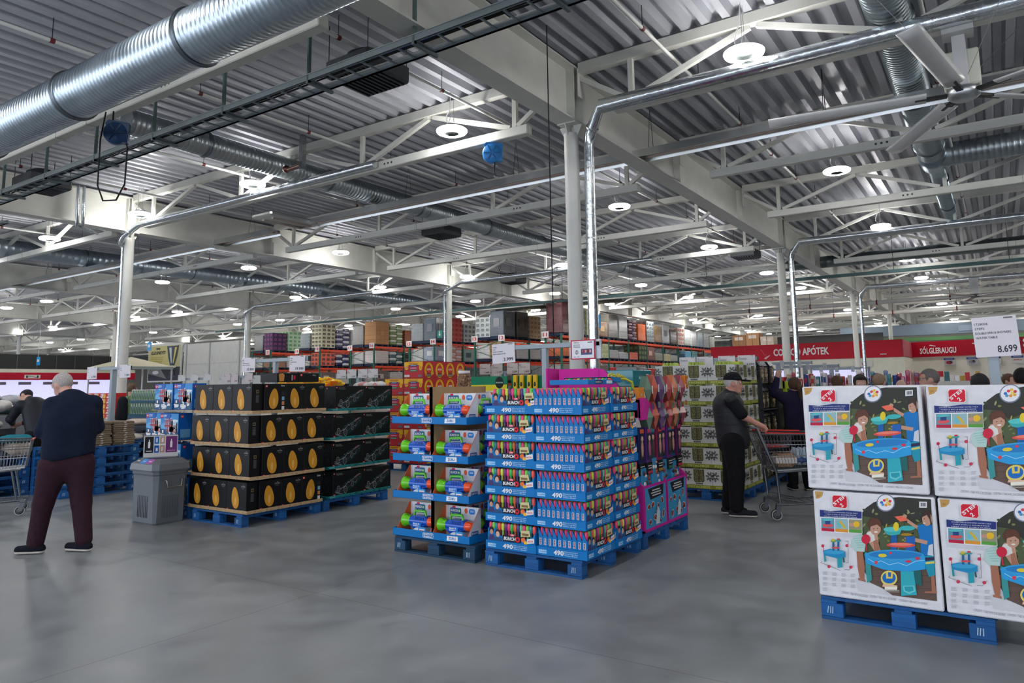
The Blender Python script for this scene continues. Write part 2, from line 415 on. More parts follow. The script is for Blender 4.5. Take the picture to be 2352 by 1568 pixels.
# ================================================================ ducts, pipes, trays under the roof
def duct(name, label, a, b, R, pitch=.09, ring=3.0, col=C(182, 196, 206), amp=.006, off=0):
    a, b = Vector(a), Vector(b); L = (b-a).length; t = thing(name, label, 'air duct', a)
    q = (b-a).to_track_quat('Z', 'Y').to_matrix().to_4x4(); m = MB(); prof = []; z = 0
    while z < L: prof += [(R, z), (R, z+pitch*.72), (R+amp, z+pitch*.8), (R+amp, z+pitch*.92)]; z += pitch
    prof.append((R, L)); m.lathe(prof, n=32, col=col, m='galv', M=q)
    m.lathe([(0, 0), (R, 0)], n=32, col=col, m='galv', M=q); m.lathe([(R, L), (0, L)], n=32, col=col, m='galv', M=q); m.build('spiral_tube', t)
    z = off or ring*.5
    while ring and z < L:
        m = MB(); m.lathe([(R+.002, z-.03), (R+.016, z-.025), (R+.016, z-.004), (R+.028, z-.004), (R+.028, z+.004), (R+.016, z+.004), (R+.016, z+.025), (R+.002, z+.03)], n=32, col=C(120, 128, 134), m='steel', M=q)
        m.build('joint_ring', t); z += ring
    return t
duct('air_duct', 'big silver spiral air duct crossing the top left corner', (4.15, -3, 5.35), (4.15, 26, 5.35), .295, pitch=.075, ring=2.64, off=1.88, amp=.005)
duct('air_duct', 'slimmer spiral air duct running away from the blue cable reel', (6.15, 12.1, 6.22), (40, 12.1, 6.22), .225, col=C(176, 184, 188))
duct('air_duct', 'dull spiral air duct far left, beyond the second girder', (6, 25.9, 6.2), (34, 25.9, 6.2), .28, pitch=.2, ring=4)
duct('air_duct', 'spiral air duct at top right behind the big fan', (5.5, .79, 6.24), (16.6, .79, 6.24), .255, col=C(160, 172, 178))
duct('air_duct', 'narrow spiral duct beyond the elbow at top right', (17.5, .79, 6.24), (23.5, .79, 6.24), .17, col=C(160, 176, 186))
t = thing('air_duct', 'spiral branch duct turning off to the right edge below the fan', 'air duct', (17.05, .79, 6.24))
m = MB(); P = [(0, .0, 0), (0, -.35, 0), (0, -.6, 0)]
q = Vector((0,-1,0)).to_track_quat('Z', 'Y').to_matrix().to_4x4(); prof = []
for k in range(90): prof += [(.24, .3+k*.1), (.24, .37+k*.1), (.246, .38+k*.1), (.246, .395+k*.1)]
m.lathe([(.2, 0), (.26, .28)]+prof, n=28, col=C(164, 174, 180), m='galv', M=q); m.build('spiral_tube', t)
m = MB(); q2 = Vector((1,0,0)).to_track_quat('Z', 'Y').to_matrix().to_4x4(); m.lathe([(.0, -.45), (.262, -.45), (.262, .43), (.0, .45)], n=28, col=C(140, 160, 172), m='galv', M=q2); m.build('saddle_tee', t)
duct('air_duct', 'plain dark duct crossing behind the dark busbar rail', (29.0, -6, 6.1), (29.0, 6.6, 6.1), .22, pitch=.3, ring=4, col=C(120, 130, 132))
duct('air_duct', 'dull round duct above the racks beside the middle column', (34.2, 16, 6.1), (34.2, 24, 6.1), .24, pitch=.3, ring=4, col=C(120, 130, 132))

CLIPM = {}
def pipe_thing(name, label, pts, r, col, m='paint', n=10, clips=None, cat='pipe', bands=None):
    t = thing(name, label, cat, pts[0]); b = MB(); p0 = Vector(pts[0]); q = [Vector(p)-p0 for p in pts]
    b.tube(q, r, n, col, m); b.build('pipe_run', t)
    if bands:
        for k, (a, c) in enumerate(zip(q[:-1], q[1:])):
            L = (c-a).length; d = (c-a).normalized(); s = .35
            while s < L-.1: b = MB(); b.tube([a+d*s, a+d*(s+.03)], max(r[k], r[k+1])*1.04 if isinstance(r, list) else r*1.05, n, C(235), m); b.build('tape_band', t); s += bands
    if clips:
        if 'clip' not in CLIPM:
            b = MB(); b.tube([(-.03,0,0),(.03,0,0)], .038, 8, C(110,40,44), 'paint'); b.tube([(0,0,.03),(0,0,.33)], .006, 4, C(60), 'steel'); CLIPM['clip'] = b.mesh('hanger_clip')
            b = MB(); b.tube([(0,-.03,0),(0,.03,0)], .125, 10, C(120,40,44), 'paint'); b.tube([(0,0,.1),(0,0,1.36)], .01, 4, C(60), 'steel'); CLIPM['big'] = b.mesh('hanger_clip')
        d = (q[1]-q[0]).normalized(); s = .6; L = min((q[1]-q[0]).length, 27)
        while s < L:
            o = bpy.data.objects.new('hanger_clip', CLIPM['clip' if r < .05 else 'big']); COL.objects.link(o); o.parent = t; o.location = q[0]+d*s; s += clips
    return t
k = 0
for gy in CY[:-1]:
    for d in (1.75, 4.95, 8.25, 11.4):
        y = gy+d
        if y < -8 or y > 50: continue
        pipe_thing('sprinkler_pipe', 'white sprinkler pipe with red clips, %s of its kind counted from the right' % ORD[k], [(-3, y, 6.34), (XB-1, y, 6.34)], .028, C(214, 214, 210), clips=2.19); k += 1
for i, (cx, cy, lab) in enumerate([(CX[1], CY[2], 'central column'), (CX[2], CY[2], 'second column of the pharmacy row'), (CX[3], CY[2], 'third column of the pharmacy row')]):
    x = cx+.02; pipe_thing('wrapped_pipe', 'foil wrapped pipe bending down beside the %s' % lab, [(cx-.185, cy-8, 5.8), (cx-.185, cy-.62, 5.8), (x-.02, cy-.34, 5.5), (x, cy-.3, 5.3), (x+.02, cy-.27, 1.0)], [.1, .1, .088, .08, .08], C(214, 220, 224), 'foil', 12, bands=1.1)
for i, (cx, cy, lab) in enumerate([(CX[1], CY[3], 'tall left column'), (CX[2], CY[3], 'slim middle column'), (CX[2], CY[4], 'far column left of the racks')]):
    x = cx-.02; pipe_thing('wrapped_pipe', 'foil wrapped pipe reaching the head of the %s' % lab, [(cx-.185, cy-9, 5.8), (cx-.185, cy-.75, 5.78), (x-.24, cy-.25, 5.55), (x-.08, cy+.24, 5.45), (x-.02, cy+.22, 5.3), (x-.02, cy+.2, 1.0)], [.075, .075, .07, .055, .045, .045], C(214, 220, 224), 'foil', 12, bands=1.1)
t = thing('twin_pipes', 'pair of foil pipes on the girder left of the left column', 'pipe', (8.2, 18.2, 5.5)); m = MB()
for d in (0, .13): m.tube([(d, 0, 1.1), (d, -.05, .16), (d+.02, .02, .1), (d+.5, .25, .05)], .038, 10, C(214, 220, 224), 'foil')
m.build('pipe_run', t)

# gas radiant heating strips along y
def radiant(label, x, y0, y1, hook=None):
    t = thing('radiant_heater', label, 'heater', (x, y0, 5.8)); L = y1-y0; m = MB()
    m.prism([(-.19, -.05), (-.15, .1), (.15, .1), (.19, -.05), (.18, -.05), (.142, .088), (-.142, .088), (-.18, -.05)], 0, L, 'xz', C(222, 226, 226), 'galv')
    if hook: m.box(-1.35, .2, L-.0, L+.75, -.03, .1, C(206, 208, 206), 'galv', ch=.04)
    m.build('reflector_hood', t)
    m = MB()
    for d in (-.075, .075): m.tube([(d, .05, .02), (d, L-.05, .02)], .036, 10, C(214, 200, 192), 'steel')
    if hook: m.tube([(-1.15, L+.2, -.02), (.0, L+.2, -.02), (.0, L+.55, -.02), (-1.15, L+.55, -.02)], .045, 10, C(196, 184, 176), 'steel')
    m.build('burner_tubes', t)
    for k in range(int(L//3)):
        m = MB()
        for d in (-.12, .12): m.tube([(d, 1+3*k, .06), (d*.1, 1+3*k, .86)], .005, 4, C(70), 'steel')
        m.build('hanger_wire', t)
radiant('long silver heating strip with coppery tubes passing behind the central column', 12.1, -8, 14.2, True)
radiant('silver heating strip left of the hooked strip end, passing the left column', 12.2, 15.9, 34)

# ladder cable tray, galvanised
def tray(label, x, y0, y1, z, w=.36):
    t = thing('cable_tray', label, 'cable tray', (x, y0, z)); L = y1-y0
    for s in (0, w):
        m = MB(); m.box(s-.012, s+.012, 0, L, 0, .075, C(132, 146, 152), 'paint'); m.box(s-.012 if s else s, s+.03 if s == 0 else s+.012, 0, L, 0, .012, C(132, 146, 152), 'paint'); m.box(s-.02, s+.02, 0, L, .07, .08, C(156, 168, 172), 'paint'); m.build('side_rail', t)
    m = MB(); k = 0
    while k*.3 < L: m.box(.0, w, k*.3, k*.3+.022, .01, .03, C(132, 146, 152), 'paint'); k += 1
    m.build('rungs', t)['kind'] = 'stuff'
    m = MB()
    for d, c in ((.08, C(40, 80, 150)), (.11, C(30)), (.15, C(34)), (.29, C(200))): m.tube([(d, .1, .045)]+[(d+.01*math.sin(k*1.3+d*40), k*.9, .045+.006*math.sin(k*2.1)) for k in range(1, int(L/.9))], .012, 5, c, 'rubber')
    m.build('cables', t)
    k = 1
    while k*1.8 < L:
        m = MB(); m.box(-.015, .03, k*1.8, k*1.8+.03, -.03, 6.68-z, C(84, 106, 104), 'paint'); m.box(-.02, w+.05, k*1.8, k*1.8+.04, -.04, 0, C(96, 110, 114), 'paint'); m.build('hanger_bracket', t); k += 1
tray('galvanised ladder cable tray climbing across the upper left', 5.82, -2, 17.1, 5.52)
tray('cable tray end piece beyond the left edge girder', 6.6, 18.7, 30, 5.5)
t = thing('busbar_rail', 'long dark busbar rail crossing in front of the racks', 'rail', (25.2, -8, 5.0)); m = MB()
m.box(-.05, .05, 0, 46, -.04, .06, C(66, 84, 84), 'steel'); m.build('rail', t)
for k in range(15): m = MB(); m.tube([(0, 1.5+3*k, .05), (0, 1.5+3*k, 1.6)], .008, 4, C(80), 'steel'); m.build('hanger_rod', t)
for k in range(5): m = MB(); m.box(-.035, .035, 8+8*k, 8.12+8*k, .06, .16, C(220), 'plastic'); m.build('tap_box', t)
for x, z, lab in ((44.2, 5.3, 'farther'), (38.0, 5.3, 'nearer')):
    pipe_thing('sprinkler_main', 'thick white sprinkler main above the shops, %s one' % lab, [(x, -8, z), (x, 13, z)], .1, C(206, 206, 200), clips=3)
pipe_thing('drop_cable', 'thin black cable hanging from the roof left of the central column', [(8.25, 4.9, 6.66), (8.25, 4.9, 4), (8.27, 4.91, 3), (8.22, 4.88, 1.75)], .009, C(20), 'rubber', 6, cat='cable')

def make_heater():
    t = thing('unit_heater', '', 'heater'); m = MB()
    m.box(-.42, .42, -.42, .42, 0, .26, C(70, 74, 78), 'paint', ch=.03); m.build('cabinet', t)
    m = MB()
    for k in range(9): m.box(-.36, .36, -.36+k*.085, -.33+k*.085, -.02, .0, C(52, 62, 70), 'steel')
    m.build('louvre', t)
    m = MB(); m.lathe([(.3, .26), (.3, .36), (.2, .42), (0, .42)], n=20, col=C(48, 50, 54), m='paint'); m.build('fan_shroud', t)
    for a in (-.38, .38):
        for b in (-.38, .38): m = MB(); m.tube([(a, b, .24), (a, b, .78)], .008, 4, C(70), 'steel'); m.build('hanger_rod', t)
    return t
hp = Proto(make_heater)
for x, y, lab in ((6.9, 7.05, 'behind the cable tray, top centre'), (6.75, 16.6, 'at the left edge behind the tray'), (15.7, 13.0, 'small beside a far ring lamp'), (24.9, 16.7, 'right of the slim middle column'), (24.9, 26.2, 'high left of the racks'), (25.0, 7.0, 'above the pistachio display')):
    hp.put((x, y, 5.9), 0, 'dark louvred unit heater ' + lab)

# slow ceiling fan
t = thing('ceiling_fan', 'large white five-bladed ceiling fan at top right', 'fan', (9.64, .08, 4.92)); m = MB()
m.lathe([(0, -.07), (.12, -.07), (.17, -.03), (.17, .05), (.1, .09), (0, .09)], n=20, col=C(200, 204, 206), m='steel'); m.build('hub', t)
m = MB(); m.box(-.035, .035, -.07, .07, .08, .72, C(214, 214, 212), 'paint', ch=.01); m.box(-.14, .14, -.16, .16, .72, .8, C(206), 'paint'); m.build('mount_post', t)
m = MB(); m.box(.04, .24, -.19, .19, .12, .56, C(232, 232, 214), 'paint', ch=.02)
for k in range(8):
    for j in range(6): m.box(.05+.0*j, .245, -.165+j*.06, -.13+j*.06, .15+k*.05, .17+k*.05, C(150, 150, 140), 'paint')
m.build('motor_drive', t)
for k in range(5):
    a = math.radians(26+72*k); M = Matrix.Rotation(a, 4, 'Z'); m = MB(); vs = []; fs = []; N = 9
    for i in range(N):
        r = .38+1.78*i/(N-1); wd = .11; tilt = .22
        for q in range(8):
            an = 2*PI*q/8; yy = wd*math.cos(an); zz = .016*math.sin(an)+.02*math.cos(an)**2
            vs.append((r, yy*math.cos(tilt)-zz*math.sin(tilt), yy*math.sin(tilt)+zz*math.cos(tilt)+.0))
    for i in range(N-1):
        for q in range(8): fs.append((i*8+q, i*8+(q+1) % 8, (i+1)*8+(q+1) % 8, (i+1)*8+q))
    fs += [list(range(8))[::-1], list(range((N-1)*8, N*8))]
    m.add(vs, fs, C(216, 216, 214), 'plastic', M, True); b = m.build('blade', t)
    m = MB(); m.box(.1, .5, -.035, .035, -.015, .02, C(60), 'steel', M=M); m.build('blade_arm', b)
for a in (40, 130, 220, 310): m = MB(); m.tube([(.1*math.cos(math.radians(a)), .1*math.sin(math.radians(a)), .2), (2.0*math.cos(math.radians(a)), 1.6*math.sin(math.radians(a)), 1.7)], .004, 4, C(190), 'steel'); m.build('guy_wire', t)
t = thing('ceiling_fan', 'small far ceiling fan over the sunglasses shop', 'fan', (35.2, .6, 5.0)); m = MB(); m.lathe([(0,-.06),(.16,-.04),(.16,.05),(0,.09)], n=12, col=C(120), m='steel'); m.build('hub', t)
m = MB(); m.box(-.16, .16, -.16, .16, .1, .75, C(206), 'paint'); m.build('mount_post', t)
for k in range(5): m = MB(); m.box(.2, 2.1, -.1, .1, -.01, .02, C(150), 'plastic', M=Matrix.Rotation(math.radians(10+72*k), 4, 'Z')); m.build('blade', t)

# blue cable reels hanging from the trusses
def reel(label, loc, rz, c, cable):
    t = thing('cable_reel', label, 'cable reel', loc, rz); m = MB()
    m.lathe([(0, -.075), (.15, -.075), (.165, -.05), (.165, .05), (.15, .075), (0, .075)], n=24, col=c, m='plastic', axis='y')
    m.prism([(-.02, -.14), (.165, -.14), (.18, .16), (-.1, .19), (-.14, .13)], -.06, .06, 'xz', c, 'plastic'); m.build('housing', t)
    m = MB()
    for k in range(6): m.box(.03, .14, -.082, -.07, -.012, .012, tuple(q*.6 for q in c[:3])+(1,), 'plastic', M=Matrix.Rotation(k*PI/3, 4, 'Y'))
    m.build('spokes', t)
    m = MB(); m.tube([(-.05, 0, .16), (-.05, 0, .34)], .012, 6, C(40), 'steel'); m.build('hook', t)
    m = MB(); m.tube(cable, .011, 6, C(24), 'rubber'); m.build('cable', t)
reel('bright blue cable reel hanging under a truss left of the central column', (9.6, 6.83, 5.52), FX+.6, C(44, 132, 206), [(.05, 0, -.12), (.03, 0, -.3), (.04, 0, -.36)])
reel('dark blue cable reel with a looped cable at upper left', (5.2, 10.5, 5.38), FX+.9, C(24, 66, 116), [(.1, 0, .0), (.16, 0, -.2), (.15, 0, -.75), (.05, 0, -1.0), (-.12, 0, -1.02), (-.2, 0, -.8), (-.2, 0, -.1), (-.15, 0, .32)])
t = thing('roof_valve', 'rusty pipe valve on the truss beside a ring lamp, upper left', 'valve', (9.05, 11.2, 5.98)); m = MB()
m.tube([(0, -.12, 0), (0, .25, -.02)], .05, 10, C(150, 120, 110), 'steel'); m.ball((0, .3, 0), .08, 10, C(120, 80, 70), 'steel'); m.build('valve_body', t)
m = MB(); m.box(-.05, .05, -.22, -.13, -.1, .6, C(196), 'foil'); m.build('post', t)
for i, (a, b, c, lab) in enumerate(((25, 20.8, 4.0, 'green hanging exit sign with a white arrow by the middle column'),)):
    t = thing('exit_sign', lab, 'sign', (a, b, c), FX); m = MB(); m.box(-.14, .14, -.02, .02, -.2, .14, C(20, 150, 130), 'plastic'); m.build('panel', t)
    A = Art((0, -.02, 0)); A.rect(-.02, -.06, .02, .1, WHITE); A.poly([(-.07, -.03), (0, -.13), (.07, -.03)], WHITE); A.build('arrow', t); m = MB(); m.tube([(0, 0, .14), (0, 0, 2.68)], .006, 4, C(180), 'steel'); m.build('rod', t)
for a, b, c, lab in ((20, 48.0, 3.5, 'far left over the red cold-room band'), (22, 39.4, 4.1, 'left of the big cup poster'), (24, 12.4, 3.95, 'right of the central column')):
    t = thing('aisle_sign', 'small bright blue hanging sign ' + lab, 'sign', (a, b, c), FX); m = MB(); m.box(-.2, .2, -.02, .02, -.25, .25, C(20, 150, 214), 'plastic'); m.build('panel', t)
    A = Art((0, -.02, 0)); A.rect(-.12, -.05, .12, .1, WHITE); A.build('white_mark', t); m = MB(); m.tube([(0, 0, .25), (0, 0, 6.69-c)], .008, 4, C(180), 'steel'); m.build('rod', t)
# ================================================================ pallets
PB = C(12, 84, 146)
def make_pallet(W=1.2, D=1.0, col=PB, marks=True, simple=False):
    """local: W along x, D along y from 0, front edge on y=0"""
    def f():
        t = thing('wooden_pallet', '', 'pallet'); r = random.Random(3)
        def cc(): k = r.uniform(.85, 1.15); return tuple(min(1, q*k) for q in col[:3])+(1,)
        m = MB(); n = 7; g = D/n
        for k in range(n): m.box(.0, W, k*g+.012, (k+1)*g-.012, .128, .148, cc(), 'wood')
        for x in (0, W/2-.05, W-.1): m.box(x, x+.1, .0, D, .108, .128, cc(), 'wood')
        m.build('deck_boards', t)
        for x in (0, W/2-.07, W-.14):
            for y in (0, D/2-.05, D-.1):
                m = MB(); m.box(x, x+.14, y, y+.1, .02, .108, cc(), 'wood', ch=.004)
                if marks and x != W/2-.07:
                    A = Art((x+.07, y, .064), step=.0004)
                    wht = C(170, 196, 210)
                    for a in range(3): A.line([(-.03+.016*a+r.uniform(-.004,.004), -.02), (-.022+.014*a, .025)], .006, wht)
                    m.add(A.v, A.f, A.c, 'print')
                m.build('block', t)
        for y in (0, D/2-.05, D-.1):
            m = MB(); m.box(0, W, y, y+.1, 0, .02, cc(), 'wood'); m.build('bottom_board', t)
        return t
    return f
pal = Proto(make_pallet(1.0, 1.2)); pal12 = Proto(make_pallet(1.2, 1.0))
# a pallet whose 1.0 m edge faces world -x: rot FX, local x -> world -y ; origin at (x front, y left)
def pallet_fx(x, yl, label, group='blue pallets on the shop floor', p=None): return (p or pal).put((x, yl, 0), FX, label, group)
pallet_fx(5.46, 1.155, 'blue pallet under the white water table boxes')
pallet_fx(5.48, 4.03, 'blue pallet under the bright blue balloon packs')
worn = Proto(make_pallet(1.0, 1.2, C(20, 62, 92)))
pallet_fx(5.47, 5.14, 'worn dark blue pallet under the bubble toy display', p=worn)
pallet_fx(5.43, 8.545, 'blue pallet under the black boxes with amber figures')
pallet_fx(6.68, 8.545, 'blue pallet under the black race car boxes')
pallet_fx(6.75, 4.03, 'blue pallet under the magenta toy display')
pallet_fx(5.46, 9.66, 'blue pallet under the harbour building set boxes')
pallet_fx(9.97, 4.02, 'blue pallet under the pistachio boxes')
pallet_fx(11.3, 4.02, 'blue pallet behind the cart under the dark nut bags')
pallet_fx(10.62, 10.25, 'blue pallet under the red and yellow crisp boxes')

# ================================================================ water table boxes
def child_print(A, sx=1):      # small printed water table drawing used twice
    pass
def water_box():
    W, H, D = .74, .705, .46
    t = thing('toy_carton', '', 'box'); cw = C(226, 226, 230)
    m = MB(); m.box(-W/2, W/2, 0, D, .002, H, cw, 'card', ch=.008)
    m.box(-.002, .002, 0.01, D-.01, H-.001, H+.0012, C(196, 190, 180), 'card'); m.build('carton', t)
    # printed front, drawn in crop pixels of the lower left box
    f = homog([(160,648),(842,682),(905,1335),(200,1240)], W, H)
    g = lambda p: (f(p)[0]-W/2, f(p)[1])
    A = Art((0, 0, 0), f=g, step=.00015, base=.0006)
    A.poly([(172,654),(219,656),(214,678),(200,692),(177,697)], C(196, 152, 84))
    A.text('2+', 184, 684, 10, C(90, 60, 30)); 
    # big picture: dark garden, foliage, patio
    pic = [(640,680),(822,690),(862,1270),(610,1238),(585,1225),(555,1200),(480,1165),(440,1080),(420,960),(438,880),(437,770),(455,745),(500,712),(560,690)]
    A.poly(pic, C(52, 54, 46))
    A.poly([(438,790),(500,800),(560,850),(640,820),(740,830),(826,800),(838,1010),(436,990)], C(82, 94, 62))
    r = random.Random(5)
    for k in range(46):
        x, y = r.uniform(445,800), r.uniform(745,985); c = r.choice([C(120,134,70), C(58,72,44), C(150,156,110), C(40,52,36), C(176,160,70)])
        A.ell(x, y, r.uniform(7,15), r.uniform(3,7), c, 6, rot=r.uniform(0,180), hold=True)
    A.k += .0002
    A.poly([(430,1040),(842,1010),(862,1270),(610,1238),(555,1200),(480,1165)], C(104, 84, 74))
    for k in range(5): A.line([(450+22*k,1062+34*k),(852,1046+38*k)], 2, C(80, 62, 54))
    A.poly([(400,1140),(480,1165),(555,1200),(610,1238),(540,1229),(415,1212)], C(212,212,216))
    # badge on top
    A.ell(568,714,52,50,C(120,130,150)); A.ell(568,713,46,44,C(236,236,240))
    for k,(x,y,c) in enumerate([(545,712,C(60,110,190)),(560,700,C(220,70,90)),(575,694,C(236,190,50)),(592,704,C(210,60,60)),(590,722,C(230,180,60)),(570,726,C(240,150,60)),(552,724,C(80,160,200)),(578,712,C(240,210,90))]): A.ell(x,y,9,8,c,8)
    A.rect(756,704,800,738,C(226,226,230)); 
    for k in range(6): A.rect(765+5*k,710,768+5*k,730,C(40))
    # girl
    sk = C(196,150,126); sk2 = C(168,112,88)
    A.poly([(405,985),(440,985),(452,1080),(450,1150),(426,1150),(412,1080)], sk2); A.poly([(414,1140),(455,1148),(458,1162),(416,1152)], sk2)
    A.poly([(392,905),(435,890),(460,925),(450,992),(400,988),(376,960),(378,925)], C(186,214,206))
    for k in range(5): A.line([(386+6*k,918+12*k),(446,910+14*k)], 4, C(150,196,190))
    A.poly([(470,872),(520,868),(530,950),(545,1010),(520,1012),(490,960),(462,920)], sk)
    A.poly([(466,880),(500,872),(510,925),(480,940),(440,930)], C(224,222,216))
    A.poly([(500,930),(522,920),(540,1000),(528,1012),(505,985)], sk2)
    A.ell(506,836,40,38,C(92,56,44)); A.ell(512,862,30,34,sk); A.poly([(478,850),(482,815),(520,806),(545,830),(540,852),(520,836)], C(98,60,46))
    A.ell(502,860,3,3,C(50,30,30),6); A.ell(524,858,3,3,C(50,30,30),6); A.ell(514,878,11,4,C(244,236,230),8)
    # boy
    A.poly([(826,1120),(845,1118),(856,1215),(832,1222)], sk2); A.poly([(792,1212),(860,1210),(860,1224),(790,1222)], sk2)
    A.poly([(790,1010),(842,1006),(850,1120),(815,1130),(796,1080)], C(30,150,176)); A.poly([(788,1020),(843,1016),(844,1034),(790,1040)], C(50,40,80)); A.poly([(790,1046),(845,1040),(846,1052),(792,1058)], C(220,210,110))
    A.poly([(745,838),(790,828),(832,835),(840,1010),(770,1006),(764,930)], C(20,118,190)); A.poly([(812,950),(836,940),(840,1010),(806,1004)], C(206,210,220))
    A.poly([(690,800),(735,832),(752,842),(742,858),(690,822)], sk); A.poly([(672,908),(720,905),(806,925),(802,945),(730,930),(680,918)], sk)
    A.ell(802,800,28,40,sk); A.poly([(775,790),(782,756),(820,750),(826,850),(815,800),(800,778)], C(66,44,40)); A.ell(786,800,3,3,C(40,30,30),6); A.ell(786,824,8,3,C(240,220,210),8)
    A.poly([(618,790),(684,780),(690,812),(650,818)], C(240,110,84)); A.ell(676,786,13,9,sk)
    # table
    A.rect(600,890,632,1010,C(24,96,170)); A.rect(682,900,735,1016,C(30,100,178))
    A.ell(655,950,82,14,C(226,84,74)); A.ell(655,946,66,8,C(240,130,110))
    A.poly([(560,868),(660,862),(648,890),(600,897),(575,890)], C(58,176,176)); A.ell(605,862,48,14,C(90,200,196)); A.ell(690,854,44,14,C(60,182,184)); A.ell(628,846,16,26,C(232,206,50),10); A.ell(686,890,34,8,C(170,130,40),10)
    A.poly([(452,990),(480,1000),(494,1150),(468,1166),(460,1110)], C(60,150,150)); A.poly([(728,1090),(770,1095),(776,1182),(736,1170)], C(30,104,104))
    A.ell(620,1010,170,34,C(58,160,214)); A.ell(625,1006,150,22,C(36,128,196))
    A.poly([(450,1000),(500,1026),(590,1042),(700,1040),(792,1010),(796,1085),(700,1100),(560,1090),(462,1055)], C(44,158,220))
    A.line([(470,1028),(510,1052),(545,1040),(590,1062),(640,1050),(690,1066),(740,1040),(790,1034)], 3, C(170,220,240))
    A.ell(516,1050,10,10,C(220,70,80)); A.ell(698,1042,18,7,C(214,60,70)); A.ell(598,996,9,7,C(220,60,80)); A.ell(750,1024,14,8,C(220,50,70)); A.ell(552,1010,24,10,C(228,206,60))
    A.poly([(655,1098),(728,1098),(748,1232),(660,1238)], C(50,176,190)); A.poly([(668,1180),(732,1178),(740,1210),(705,1228),(672,1212)], C(110,206,210)); A.poly([(676,1186),(726,1184),(730,1206),(704,1216),(680,1206)], C(40,160,176))
    A.ell(459,918,25,27,C(208,36,66)); A.line([(460,940),(464,984)], 8, C(200,36,66))
    A.ell(590,1138,47,44,C(230,210,110)); A.ell(590,1136,38,32,C(24,110,190)); A.poly([(572,1104),(584,1104),(586,1130),(600,1130),(602,1104),(612,1104),(610,1140),(574,1140)], C(228,205,90))
    A.poly([(556,1172),(636,1178),(638,1192),(552,1186)], C(232,190,160)); A.rect(566,1186,636,1204,C(240,236,220))
    for k in range(2): A.rect(568,1206+8*k,648,1209+8*k,C(200,190,180))
    # logo
    A.poly([(276,672),(345,674),(354,684),(356,738),(346,748),(280,742),(270,734),(268,682)], C(240,228,228)); A.poly([(278,675),(344,677),(351,686),(353,736),(345,745),(281,739),(273,732),(271,684)], C(214,24,50))
    A.text('STEP', 284, 733, 19, WHITE, w=82, bold=.04, rot=-38); A.text('2', 324, 742, 22, WHITE, bold=.05, rot=-38)
    # banner and three pictures
    A.poly([(202,755),(260,764),(340,757),(434,764),(434,802),(203,794)], C(34,52,122))
    A.text('DOUBLE SPIN & SHOWERS WATER TABLE', 226, 770, 5, WHITE, w=186, rot=2); A.text('TABLE A EAU A DOUBLE ROUE', 232, 782, 5, WHITE, w=172, rot=2); A.text('MESA CON DOBLE RUEDA', 226, 793, 5, WHITE, w=184, rot=2)
    A.poly([(203,796),(436,804),(440,888),(320,886),(208,876)], C(236,236,240))
    for k,(a,b,c) in enumerate(((C(90,150,170),C(220,90,90),C(190,30,66)),(C(150,186,190),C(214,180,60),C(222,150,50)),(C(150,150,120),C(240,190,40),C(90,160,66)))):
        x0 = 210+77*k; y0 = 801+3*k; A.poly([(x0,y0),(x0+72,y0+2),(x0+73,y0+78),(x0+1,y0+73)], a); A.poly([(x0+1,y0+56),(x0+72,y0+60),(x0+73,y0+78),(x0+1,y0+73)], c)
        if k == 0: A.ell(x0+36,y0+42,30,11,b); A.rect(x0+22,y0+8,x0+50,y0+36,C(40,70,130)); A.ell(x0+34,y0+10,32,7,C(90,190,190))
        if k == 1: A.ell(x0+26,y0+30,14,22,C(110,190,200)); A.line([(x0+24,y0+14),(x0+40,y0+30),(x0+56,y0+54)], 12, b)
        if k == 2: A.ell(x0+42,y0+28,18,17,b); A.ell(x0+14,y0+30,14,10,C(200,150,130))
    # small diagram
    bl = C(30,140,190)
    A.poly([(222,990),(232,992),(238,1046),(228,1048)], C(30,150,160)); A.poly([(300,1025),(325,1022),(330,1078),(302,1082)], C(40,160,176)); A.poly([(330,1020),(338,1020),(342,1050),(334,1050)], C(20,90,100))
    A.poly([(220,985),(260,974),(345,990),(346,1020),(300,1028),(226,1010)], bl); A.ell(284,992,58,13,C(60,160,206)); A.rect(272,930,284,985,C(30,100,150)); A.rect(300,930,312,985,C(30,100,150))
    A.ell(291,968,24,5,C(214,80,80)); A.ell(278,930,16,7,C(120,160,80)); A.ell(306,928,16,6,C(50,160,160)); A.ell(276,924,9,7,C(210,190,60)); A.ell(306,920,9,5,C(200,60,60)); A.ell(219,958,8,9,C(200,40,70)); A.line([(222,966),(224,986)], 3, C(200,40,70))
    for a in ([(345,930),(360,930),(362,1052),(350,1052)],): A.line(a, 2, C(90))
    A.line([(208,1052),(318,1096)], 2, C(90)); A.line([(208,1052),(216,1044)], 2, C(90)); A.line([(342,1090),(368,1092),(390,1066)], 2, C(90))
    for x, y in ((354,955),(254,1074),(376,1076)): A.ell(x, y, 9, 9, C(206,56,84))
    # text blocks and bottom line
    for i in range(4):
        for j in range(3 if i else 4):
            for q in range(4): A.poly([(220+52*i,1103+30*j+5*q+4*i),(248+52*i-r.uniform(0,8),1104+30*j+5*q+4*i),(248+52*i-r.uniform(0,8),1106+30*j+5*q+4*i),(220+52*i,1105+30*j+5*q+4*i)], C(168,170,180), hold=True)
    A.k += .0002
    A.text('CONTENTS: 1 TABLE WITH 22 ACCESSORIES', 325, 1224, 12, C(110,112,134), w=148, rot=9); A.text('CONTENU: 1 TABLE AVEC 22 ACCESSOIRES', 484, 1245, 12, C(110,112,134), w=148, rot=7); A.text('CONTENIDO: 1 MESA CON 22 ACCESORIOS', 648, 1267, 12, C(110,112,134), w=160, rot=7)
    A.build('printed_front', t)
